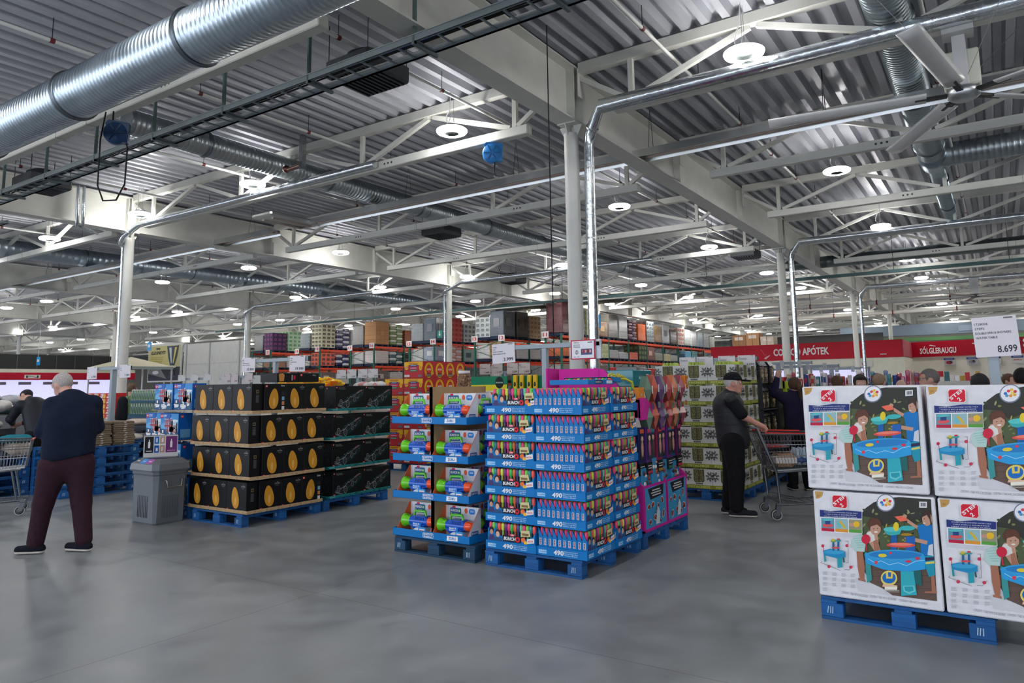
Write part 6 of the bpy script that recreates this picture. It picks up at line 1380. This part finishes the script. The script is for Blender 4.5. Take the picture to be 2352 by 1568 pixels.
t = thing('display_shelf', 'card display block under the white bread bags', 'display', (9.3, 9.22, 0), 0); m = MB(); m.box(0, .3, 0, .6, 0, 1.6, C(190,180,170), 'card'); m.build('block', t)
# packed goods seen over the cart and over the water table boxes
t = thing('display_shelf', 'long shelf of packaged sweets beyond the cart', 'display', (15.2, 1.2, 0), 0); m = MB(); m.box(0, .8, 0, 3.1, 0, 1.5, C(120,110,110), 'card'); m.build('block', t)
r = random.Random(31); pc = [(C(190,60,90),'pink'), (C(226,220,216),'white'), (C(120,60,110),'purple'), (C(206,170,150),'tan'), (C(60,140,140),'teal'), (C(214,200,190),'cream'), (C(196,60,60),'red'), (C(60,80,150),'blue')]
for k in range(40):
    c, n = pc[r.randrange(8)]; y = 4.2-.075*k; h = r.uniform(.16,.3); t = thing('sweet_pack', '%s sweet pack beyond the cart, %s in the %s half' % (n, ORD[k % 20], 'left' if k < 20 else 'right'), 'pack', (15.1+.1*(k % 3), y, 1.5), FX+r.uniform(-.2,.2), 'sweet packs'); m = MB(); m.box(-.035,.035,0,.1,0,h,c,'film',ch=.012); m.build('pack', t)
    m = MB(); m.box(-.025,.025,-.003,0,h*.3,h*.7,pc[(k*3+1) % 8][0],'print'); m.build('label_print', t)
t = thing('display_shelf', 'white shelving below the sunglasses posters', 'display', (30, -2.0, 0), 0); m = MB(); m.box(0, .8, 0, 5.8, 0, 1.55, C(200,198,194), 'card'); m.build('block', t)
for k in range(34):
    c, n = [(C(214,110,50),'orange'), (C(220,216,212),'white'), (C(196,60,70),'red'), (C(60,110,120),'teal'), (C(190,150,60),'amber'), (C(236,236,240),'bright white')][r.randrange(6)]; y = 3.6-.155*k
    t = thing('boxed_goods', '%s boxed goods over the water table boxes, %s %s' % (n, ORD[k % 17], 'from left' if k < 17 else 'right of the middle'), 'box', (30, y, 1.55), FX, 'far boxed goods'); m = MB(); m.box(-.07,.07,0,.2,0,r.uniform(.12,.36),c,'print'); m.build('carton', t)
t = thing('notice_board', 'plain red board between two shoppers\' heads, right', 'board', (30.02, 2.02, 1.55), FX); m = MB(); m.box(0,.33,0,.02,0,.35,C(196,20,50),'print'); m.build('panel', t)

# ================================================================ pharmacy and sunglasses shop
CR = C(226,224,206); RED = C(190,8,40)
m = MB(); m.box(40, 44.1, 3.83, 13.45, 0, 2.76, CR, 'paint'); struct('wall_pharmacy', m)
def quadwall(a, b, z0, z1, th, col, mt='paint'):
    m = MB(); (x0, y0), (x1, y1) = a, b; m.add([(x0,y0,z0),(x1,y1,z0),(x1,y1,z1),(x0,y0,z1),(x0+th,y0,z0),(x1+th,y1,z0),(x1+th,y1,z1),(x0+th,y0,z1)], [(0,3,2,1),(4,5,6,7),(0,4,7,3),(1,2,6,5),(3,7,6,2),(0,1,5,4)], col, mt); return m
struct('wall_shop', quadwall((44.1,3.83), (40.6,-8), 0, 2.80, .3, C(214,210,196)))
t = thing('fascia_sign', 'long red fascia sign with white pharmacy lettering', 'sign', (39.94, 13.43, 2.74), FX); m = MB(); m.box(0, 9.57, 0, .06, 0, .86, RED, 'print'); m.box(9.56, 9.6, 0, 4.2, 0, .86, C(180,90,100), 'print'); m.build('panel', t)
A = Art(step=.004, base=.006); A.text('COSTCO APÓTEK', 3.42, .24, .375, WHITE, w=2.78, bold=.05)
A.poly([(2.9,.12),(3.0,.2),(3.25,.32),(3.2,.24),(3.08,.15),(3.02,.08)], C(220,190,190)); A.line([(2.75,.62),(2.85,.5),(2.9,.36),(3.05,.3)], .03, C(206,90,100)); A.rect(8.55,.14,8.85,.18,C(226)); 
for x in (1.9, 4.5, 7.9): A.rect(x,0,x+.02,.86,C(206,40,60))
A.build('lettering', t)
t = thing('fascia_sign', 'red fascia sign reading SÓLGLERAUGU at right', 'sign', (44.06, 3.83, 2.80), 0); ang = math.atan2(-8-3.83, 40.6-44.1); L = math.hypot(11.83, 3.5); M = Matrix.Rotation(ang, 4, 'Z'); m = MB(); m.box(0, L, -.06, 0, 0, .8, C(168,10,36), 'print', M=M); m.build('panel', t)
A = Art((0,0,0), u=M @ Vector((1,0,0)), n=M @ Vector((0,-1,0)), base=.07, step=.004); A.text('SÓLGLERAUGU', .42, .16, .3, WHITE, w=1.75, bold=.05); A.text('S', 5.08, .3, .42, WHITE, w=.26, bold=.06)
for x in (.9, 2.9): A.poly([(x,.58),(x+.3,.52),(x+.32,.56),(x+.04,.63)], C(230,200,204))
A.build('lettering', t)
for k, (d, lab, c) in enumerate(((1.55,'red product photo',C(150,40,50)), (2.6,'grey product photo',C(130,130,140)), (3.6,'price text',C(214,208,200)), (4.55,'40.000 kr text',C(214,208,200)))):
    p = Vector((44.06, 3.83, 0))+M @ Vector((d, 0, 0)); t = thing('wall_poster', 'blue-headed wall poster with %s below the sunglasses sign' % lab, 'poster', (p.x, p.y, 2.33), ang); m = MB(); m.box(0, .5, -.09, -.07, 0, .38, C(206,204,200), 'print'); m.build('sheet', t)
    A = Art((0,-.09,0), step=.003, base=.004); A.rect(0,.27,.5,.37,C(30,52,120)); A.rect(.08,.31,.42,.33,C(170,180,214))
    if k < 2: A.rect(.02,.02,.48,.26,C(170,172,180)); A.ell(.25,.14,.16,.09,c); A.ell(.32,.17,.07,.06,C(60,50,56))
    else: A.text('40.000 kr', .08, .14, .07, C(190,50,70), w=.36, bold=.03)
    A.build('printed_front', t)
t = thing('shop_window', 'bright counter window of the pharmacy left of the grey-haired head', 'window', (39.93, 8.1, 1.3), FX); m = MB(); m.box(-.1, 2.7, 0, .06, 0, 1.02, C(120,124,140), 'paint'); m.build('frame', t); m = MB(); m.box(0, 2.6, -.01, .0, .08, .92, C(150,150,190), 'glow'); m.build('lit_pane', t)
t = thing('shop_window', 'bright counter window of the pharmacy behind the sign rails', 'window', (39.93, 12.0, 1.3), FX); m = MB(); m.box(-.1, 2.9, 0, .06, 0, 1.0, C(120,124,140), 'paint'); m.build('frame', t); m = MB(); m.box(0, 2.8, -.01, .0, .08, .9, C(150,150,190), 'glow'); m.build('lit_pane', t)
t = thing('door_sign', 'small white sign with red letters under the pharmacy fascia', 'sign', (39.92, 6.15, 2.3), FX); m = MB(); m.box(0,.9,0,.02,0,.3,C(216,216,210),'print'); m.build('panel', t); A = Art(step=.003, base=.003); A.text('LA', .42, .08, .14, C(190,40,60), w=.2, bold=.04); A.build('lettering', t)
# things above the shops: duct bank, window strip, cartons
m = MB(); m.box(50, 50.1, -9, 8.3, 4.3, 4.95, C(120,136,150), 'paint'); struct('trim_1', m)
m = MB(); m.box(50.2, 50.3, -9, 9.5, 2.9, 4.3, C(176,176,160), 'paint')
for k in range(24): m.box(50.12, 50.2, -9+k*.75, -8.4+k*.75, 3.2, 3.75, C(84,88,96), 'paint'); 
m.box(50.1, 50.2, -9, 8.3, 3.95, 4.15, C(90,140,84), 'paint'); m.box(50.1, 50.2, -9, 9.5, 3.82, 3.87, C(110,60,70), 'paint'); struct('window_1', m)
m = MB(); m.box(47, 47.1, 5.5, 14.5, 3.0, 4.4, C(70,72,72), 'deckm'); m.box(46.95, 47, 5.5, 14.5, 3.85, 3.95, C(40), 'paint')
for k in range(36): m.box(46.97, 47, 5.5+k*.25, 5.6+k*.25, 3.0, 3.85, C(110,112,110), 'deckm')
struct('trim_2', m)
for k, (y, w, z0, z1, c, lab) in enumerate(((13.63,.85,2.9,4.5,C(150,112,78),'left'), (12.77,.79,2.9,4.6,C(176,132,94),'taller middle'), (11.91,.79,2.9,4.34,C(196,186,170),'pale wrapped right'))):
    t = thing('carton', '%s brown carton stack above the left end of the red fascia' % lab, 'box', (44.6, y, z0), FX); m = MB(); m.box(0, w, 0, .9, 0, z1-z0, c, 'card' if k < 2 else 'film', ch=.02); m.build('carton', t); A = Art(step=.004, base=.006); A.rect(w*.2,(z1-z0)*.8,w*.8,(z1-z0)*.92,C(214,206,196)); A.rect(w*.46,0,w*.5,z1-z0,C(130,96,66)); A.build('tape', t)
m = MB(); m.box(44.3, 46, 10, 14.2, 2.76, 2.9, C(206,70,40), 'paint'); struct('trim_3', m)

# ================================================================ left end: cold room, white wall, poster, canopy
t = thing('cold_room', 'cold room front with cream top, red band and bright opening, far left', 'cold room', (14, 50, 0), 0); m = MB(); m.box(0, 13, 0, 1.9, 2.86, 3.08, C(222,216,196), 'paint'); m.box(0, 13, .3, 1.9, 0, 1.2, C(120), 'paint'); m.build('canopy', t)
m = MB(); m.box(0, 13, -.02, .1, 2.42, 2.86, C(186,10,46), 'print'); m.build('red_band', t); m = MB(); m.box(0, 13, 1.0, 1.1, 1.2, 2.42, C(160,160,206), 'glow'); m.build('lit_back', t)
A = Art((0,-.02,0), step=.004, base=.006)
for x, s in ((3.2,'ICE'), (6.1,'N')): A.rect(x,2.5,x+.9,2.72,C(220,214,206)); A.text(s, x+.1, 2.54, .14, C(60), w=.7)
A.build('labels', t); m = MB()
for k in range(9): m.box(.6+k*1.4, 1.3+k*1.4, .92, .98, 2.12, 2.3, C(150,150,160), 'print')
m.build('shelf_cards', t)
t = thing('dark_screen', 'dark screen wall with pale mullions above the cold room', 'screen', (14, 51.6, 3.1), 0); m = MB(); m.box(0, 12.2, 0, .1, 0, .95, C(24,28,30), 'paint'); m.build('panel', t); m = MB()
for k in range(11): m.box(.5+k*1.15, .55+k*1.15, -.03, 0, 0, .95, C(80,84,84), 'paint')
m.build('mullions', t)
m = MB(); m.box(27.5, 27.8, 38.4, 45.0, 0, 4.66, C(216,216,208), 'paint')
for y in (38.9, 42.0, 44.6): m.box(27.44, 27.5, y, y+.1, 0, 4.66, C(190,192,190), 'paint')
m.box(27.48, 27.5, 38.4, 45, 3.3, 3.34, C(196,198,194), 'paint'); struct('wall_partition', m)
t = thing('wall_poster', 'large yellow and blue fuel poster with a shiny cup, left', 'poster', (27.3, 48.84, 2.3), FX); m = MB(); m.box(-.1, 3.9, .0, .1, -.1, 2.5, C(220,220,214), 'paint'); m.build('frame', t)
A = Art(step=.004, base=.006); A.rect(0,0,3.8,2.35,C(200,196,150)); A.rect(0,1.1,2.6,2.35,C(214,206,140)); A.rect(0,0,3.8,.9,C(60,66,70)); A.poly([(0,.9),(1.4,.9),(2.3,.1),(0,.5)], C(130,134,130)); A.text('ELDSNEYTI', .3, 1.78, .22, C(40,40,36), w=1.7, bold=.05, sh=.2); A.rect(.9,2.12,1.4,2.22,C(60,60,60))
for k in range(4): A.rect(.3,1.55-.13*k,1.9-.1*k,1.6-.13*k,C(190,170,80))
A.poly([(2.25,2.3),(3.6,2.3),(3.4,1.5),(3.05,.8),(3.2,.35),(3.5,.2),(2.4,.2),(2.7,.35),(2.8,.8),(2.45,1.5)], C(70,84,96)); A.poly([(2.5,2.2),(2.8,2.2),(2.9,1.2),(2.8,1.1)], C(214,220,220)); A.poly([(3.2,2.2),(3.45,2.2),(3.1,1.1),(3.02,1.2)], C(230,206,110)); A.ell(2.95,.9,.5,.09,C(220,214,180)); A.ell(1.0,.55,.4,.12,C(220,222,220)); A.ell(2.95,.5,.28,.16,C(90,90,90)); A.build('printed_front', t)
t = thing('canopy_tent', 'cream pointed canopy tent left of the tall column', 'canopy', (20.6, 38.6, 0), 0); m = MB(); s_ = 1.5; vs = [(-s_,-s_,2.9),(s_,-s_,2.9),(s_,s_,2.9),(-s_,s_,2.9),(0,0,3.45)]
fs = []; vs2 = list(vs)
m.add(vs, [(0,1,4),(1,2,4),(2,3,4),(3,0,4)], C(206,200,176), 'cloth'); m.box(-s_, s_, -s_, -s_+.03, 2.75, 2.9, C(150,160,156), 'cloth'); m.box(-s_, -s_+.03, -s_, s_, 2.75, 2.9, C(150,160,156), 'cloth'); m.build('roof', t)
for a in (-s_+.05, s_-.05):
    for b in (-s_+.05, s_-.05): m = MB(); m.box(a-.03, a+.03, b-.03, b+.03, 0, 2.9, C(190), 'paint'); m.build('leg', t)

# ================================================================ pallet racking and its loads
GRN, ORG = C(14,92,76), C(226,74,36)
ZB = (1.75, 2.92, 4.08)
def upright(m, x, y0, y1, H):
    for y in (y0, y1): m.box(x-.04, x+.04, y-.045, y+.045, 0, H, GRN, 'paint')
    z = .2; s = 0
    while z < H-.5: m.tube([(x, y0 if s else y1, z), (x, y1 if s else y0, z+.55)], .016, 4, GRN, 'paint', cap=False); z += .55; s = 1-s
def rack(no, x0, bays, y0, y1, bl=2.6):
    t = thing('pallet_rack', 'green and orange pallet rack ' + no, 'pallet rack', (x0, y0, 0), 0); D = y1-y0
    for b in range(bays+1):
        m = MB(); upright(m, b*bl, .05, D-.05, ZB[2]+.1); m.build('upright_frame', t)
    for b in range(bays):
        for z in ZB:
            for y in (.05, D-.05): m = MB(); m.box(b*bl+.04, (b+1)*bl-.04, y-.03, y+.03, z-.12, z, ORG, 'paint'); m.build('beam', t)
            
    return t
LN = ['lower', 'middle', 'top']
def load(label, x, y, z, w, d, h, kind, c, c2=None, rz=0):
    t = thing('pallet_load', label, 'pallet load', (x, y, z), rz, 'loads on the pallet racks'); m = MB(); pc_ = C(16,34,62)
    m.box(0, w, 0, d, .1, .13, pc_, 'wood'); 
    for a in (0, w/2-.06, w-.12): m.box(a, a+.12, 0, d, 0, .1, pc_, 'wood')
    m.build('pallet', t); rr = random.Random(label); z0 = .135
    def mul(c, k): return tuple(min(1, q*k) for q in c[:3])+(1,)
    m = MB()
    if kind == 'box':
        n = max(3, int((h-z0)/.24)); hh = (h-z0)/n; nx = 3; 
        for k in range(n):
            for i in range(nx):
                cc_ = mul(c, rr.uniform(.9,1.1)); a = w/nx
                m.box(i*a+.004, (i+1)*a-.004, .003, d-.003, z0+k*hh+.003, z0+(k+1)*hh-.003, cc_, 'card')
        m.build('cartons', t)
        if c2:
            for (o, u, nn, Ln) in (((0,0,0),(1,0,0),(0,-1,0),w), ((0,d,0),(0,-1,0),(-1,0,0),d)):
                A = Art(o, u=u, n=nn, step=.002, base=.002)
                for k in range(n):
                    for i in range(3): a = Ln/3; A.rrect(i*a+a*.2, z0+k*hh+hh*.22, i*a+a*.8, z0+k*hh+hh*.72, .02, c2); A.rect(i*a+a*.35, z0+k*hh+hh*.4, i*a+a*.65, z0+k*hh+hh*.5, mul(c, .8), hold=True)
                A.build('printed_side', t)
    elif kind == 'bag':
        n = max(4, int((h-z0)/.15)); hh = (h-z0)/n
        for k in range(n):
            for i in range(2):
                cc_ = c if (k+i) % 2 or c2 is None else c2; a = w/2; m.box(i*a, (i+1)*a-.01, .0, d, z0+k*hh, z0+(k+1)*hh+.01, mul(cc_, rr.uniform(.85,1.15)), 'film', ch=hh*.36)
        m.build('sacks', t)
    else:
        m.box(.01, w-.01, .01, d-.01, z0, h, c, 'film', ch=.03); m.build('wrapped_block', t)
        m = MB(); n = 5
        for k in range(n): z1 = z0+(h-z0)*(k+.5)/n; m.box(.0, w, .0, d, z1-.006, z1+.006, mul(c, .75), 'film')
        m.build('film_ridges', t)
        if c2: m = MB(); m.box(.2, w*.6, -.012, -.004, h*.45, h*.75, c2, 'print'); m.box(-.012, -.004, d*.3, d*.7, h*.45, h*.75, c2, 'print'); m.build('paper_label', t)
    return t
ROWS = {20: (40.46, 42.5), 18: (35.62, 37.75), 16: (30.84, 32.9), 14: (26.15, 28.1), 12: (21.5, 23.4)}
X0 = 31.0
top = {20: [('box',C(60,40,76),C(130,60,110),1.32), ('box',C(196,220,190),C(90,160,100),1.5), ('wrap',C(120,110,104),None,1.2)],
       18: [('box',C(206,200,170),C(60,54,50),1.62), ('bag',C(206,204,214),C(64,52,96),1.42), ('wrap',C(190,192,192),None,1.3)],
       16: [('box',C(176,128,84),None,1.5), ('bag',C(200,206,186),C(120,140,90),1.4), ('wrap',C(150,84,50),None,1.1)],
       14: [('wrap',C(96,106,116),C(120,124,130),1.45), ('box',C(196,90,84),C(150,40,44),1.5), ('box',C(176,182,180),C(80,96,96),1.2)],
       12: [('wrap',C(84,92,102),C(130,132,136),1.5), ('wrap',C(66,58,52),C(90,84,80),1.55), ('box',C(196,176,140),C(150,120,90),1.4)]}
topl = {20: [('wrap',C(110,112,112),None,1.2)], 18: [('wrap',C(130,138,140),None,1.1)], 16: [('wrap',C(128,126,124),None,1.3)], 14: [('wrap',C(130,136,138),None,1.15)], 12: [('box',C(190,196,194),C(110,120,120),1.2)]}
mid = {20: [('wrap',C(170,130,110),None,.7), ('wrap',C(214,214,210),None,.6)], 18: [('box',C(226,110,84),C(60,64,76),.95), ('bag',C(216,216,224),C(40,40,90),.85), ('bag',C(206,196,180),None,.9)],
       16: [('wrap',C(206,196,190),None,.9), ('bag',C(214,220,218),C(70,100,100),.85), ('bag',C(96,100,96),C(60,66,64),.85)], 14: [('wrap',C(150,160,176),C(214,214,214),.95), ('bag',C(206,150,140),C(214,206,200),.95), ('wrap',C(150,170,166),C(70,90,90),.9)],
       12: [('box',C(164,140,96),C(120,100,60),1.0), ('wrap',C(220,222,224),None,.8), ('wrap',C(206,210,212),None,.7)]}
low = {q: [('wrap',C(120,110,104),C(190,180,170),.9), ('wrap',C(206,200,196),None,.8)] for q in ROWS}
cname = lambda k, c: {'box':'carton', 'bag':'sack', 'wrap':'film-wrapped'}[k]
def col_word(c):
    r_, g_, b_ = [12.92*v*255 if v < .0031308 else (1.055*v**(1/2.4)-.055)*255 for v in c[:3]]; mx, mn = max(r_,g_,b_), min(r_,g_,b_)
    if mx-mn < 26: return 'white' if mx > 195 else 'pale grey' if mx > 150 else 'grey' if mx > 95 else 'dark'
    if r_ == mx: return ('orange' if g_ > 90 and b_ < 90 and mx > 200 else 'pink' if mx > 180 and b_ > 80 and g_ < 160 else 'tan' if g_ > 100 else 'brown-red')
    if g_ == mx: return 'green'
    return 'purple' if r_ > g_+8 else 'blue'
RN = {20:'leftmost', 18:'second-left', 16:'middle', 14:'second-right', 12:'rightmost short'}
RK = {20:'nearest the white partition, purple cartons on top', 18:'with a cream carton tower on its end', 16:'with a big brown carton on its end', 14:'behind the slim middle column', 12:'with tall dark wrapped loads, left of the long rack'}
for no, (y0, y1) in ROWS.items():
    rack(RK[no], X0, 3, y0, y1)
    for lev, tab in ((2, top), (1, mid), (0, low)):
        for k, (kd, c, c2, h) in enumerate(tab[no]): load('%s %s load, %s level, right side of the %s rack, %s along' % (col_word(c), cname(kd, c), LN[lev], RN[no], ORD[k]), X0+.12+1.28*k, y0+.02, ZB[lev], 1.12, .57 if no == 16 and k == 3 else .95, h, kd, c, c2)
    for k, (kd, c, c2, h) in enumerate(topl[no]): load('%s %s load, top level, left side of the %s rack end' % (col_word(c), cname(kd, c), RN[no]), X0+.12, y1-.97, ZB[2], 1.12, .95, h, kd, c, c2)
    load('pale film-wrapped load, middle level, left side of the %s rack end' % RN[no], X0+.12, y1-.97, ZB[1], 1.12, .95, .85, 'wrap', C(196,194,190))
# the long row behind the central column
y0, y1 = 17.92, 18.95; rack('running away behind the central column to the pharmacy', X0, 10, y0, y1)
T10 = [('wrap',C(96,54,56),None,1.85), ('wrap',C(120,116,110),None,1.4), ('box',C(210,214,180),C(176,186,90),1.45), ('wrap',C(140,110,80),C(190,160,120),.95), ('wrap',C(130,128,120),None,1.45), ('wrap',C(206,212,210),None,1.45), ('bag',C(190,160,170),C(90,50,80),1.3), ('wrap',C(236,110,36),None,1.15), ('box',C(150,156,158),C(110,116,118),1.4), ('wrap',C(140,110,70),None,1.2), ('wrap',C(190,196,198),C(120,124,126),1.3), ('wrap',C(90,80,74),None,1.1), ('box',C(216,206,190),C(206,110,110),1.3), ('wrap',C(200,206,200),None,1.25), ('wrap',C(210,214,214),None,1.2), ('wrap',C(190,204,214),None,1.2), ('wrap',C(214,216,216),None,1.2), ('wrap',C(196,200,190),None,1.0)]
M10 = [('box',C(206,110,70),None,.75), ('wrap',C(110,80,60),None,.7), ('wrap',C(120,130,140),C(206,206,206),.9), ('box',C(190,196,160),C(170,176,120),.9), ('wrap',C(190,190,190),None,.6), ('wrap',C(206,210,212),None,.5), ('box',C(226,120,100),None,.55), ('box',C(70,84,60),C(120,130,90),1.0), ('wrap',C(150,110,104),C(206,170,160),.95), ('wrap',C(176,176,166),None,.6), ('box',C(196,190,150),None,.6), ('wrap',C(200,204,200),None,.55), ('wrap',C(60,90,110),None,.7), ('wrap',C(130,190,220),None,.9), ('wrap',C(120,170,170),None,.95), ('wrap',C(90,60,60),None,.8)]
L10 = [('wrap',C(150,140,130),None,.9), ('box',C(176,150,120),None,.9), ('box',C(226,130,110),C(206,90,80),.95), ('wrap',C(120,116,110),None,.9), ('wrap',C(214,60,60),None,.8), ('wrap',C(206,206,200),None,.7), ('wrap',C(190,180,176),None,.8), ('wrap',C(130,130,140),None,.9), ('wrap',C(200,70,70),None,.8), ('wrap',C(206,200,196),None,.8)]
for lev, tab in ((2, T10), (1, M10), (0, L10)):
    for k, (kd, c, c2, h) in enumerate(tab): load('%s %s load, %s level of the long rack, %s from its near end' % (col_word(c), cname(kd, c), LN[lev], ORD[k]), X0+.12+1.3*k, y0+.02, ZB[lev], 1.14, .37 if k in (3, 4, 13, 14) and min(abs(X0+.12+1.3*k+.57-35.9), abs(X0+.12+1.3*k+.57-49.03)) < .75 else .98, h, kd, c, c2)
for n, y, z in ((20,40.93,4.2),(19,42.3,4.14),(18,36.02,4.22),(17,37.6,4.16),(16,31.19,4.24),(15,32.75,4.2),(14,26.42,4.25),(13,28.0,4.25),(12,21.73,4.23),(11,18.9,4.26)):
    y = {20:40.93,19:37.95,18:36.02,17:33.05,16:31.19,15:28.21,14:26.42,13:23.5,12:21.73,11:19.05}[n]
    t = thing('aisle_number', 'white aisle card reading %d on the %s' % (n, {20:'right of the leftmost rack',19:'left of the second-left rack',18:'right of the second-left rack',17:'left of the middle rack',16:'right of the middle rack',15:'left of the rack behind the slim column',14:'right of the rack behind the slim column',13:'left of the dark-loaded rack',12:'right of the dark-loaded rack',11:'left of the long rack'}[n]), 'sign', (X0-.1, y, z-.28), FX); m = MB(); m.box(0, .4, 0, .02, 0, .32, C(222,214,212), 'print'); m.build('card', t); A = Art(step=.003, base=.003); A.text(str(n), .2, .07, .18, C(190,40,60), w=.26, al='c', bold=.05); A.build('number', t)
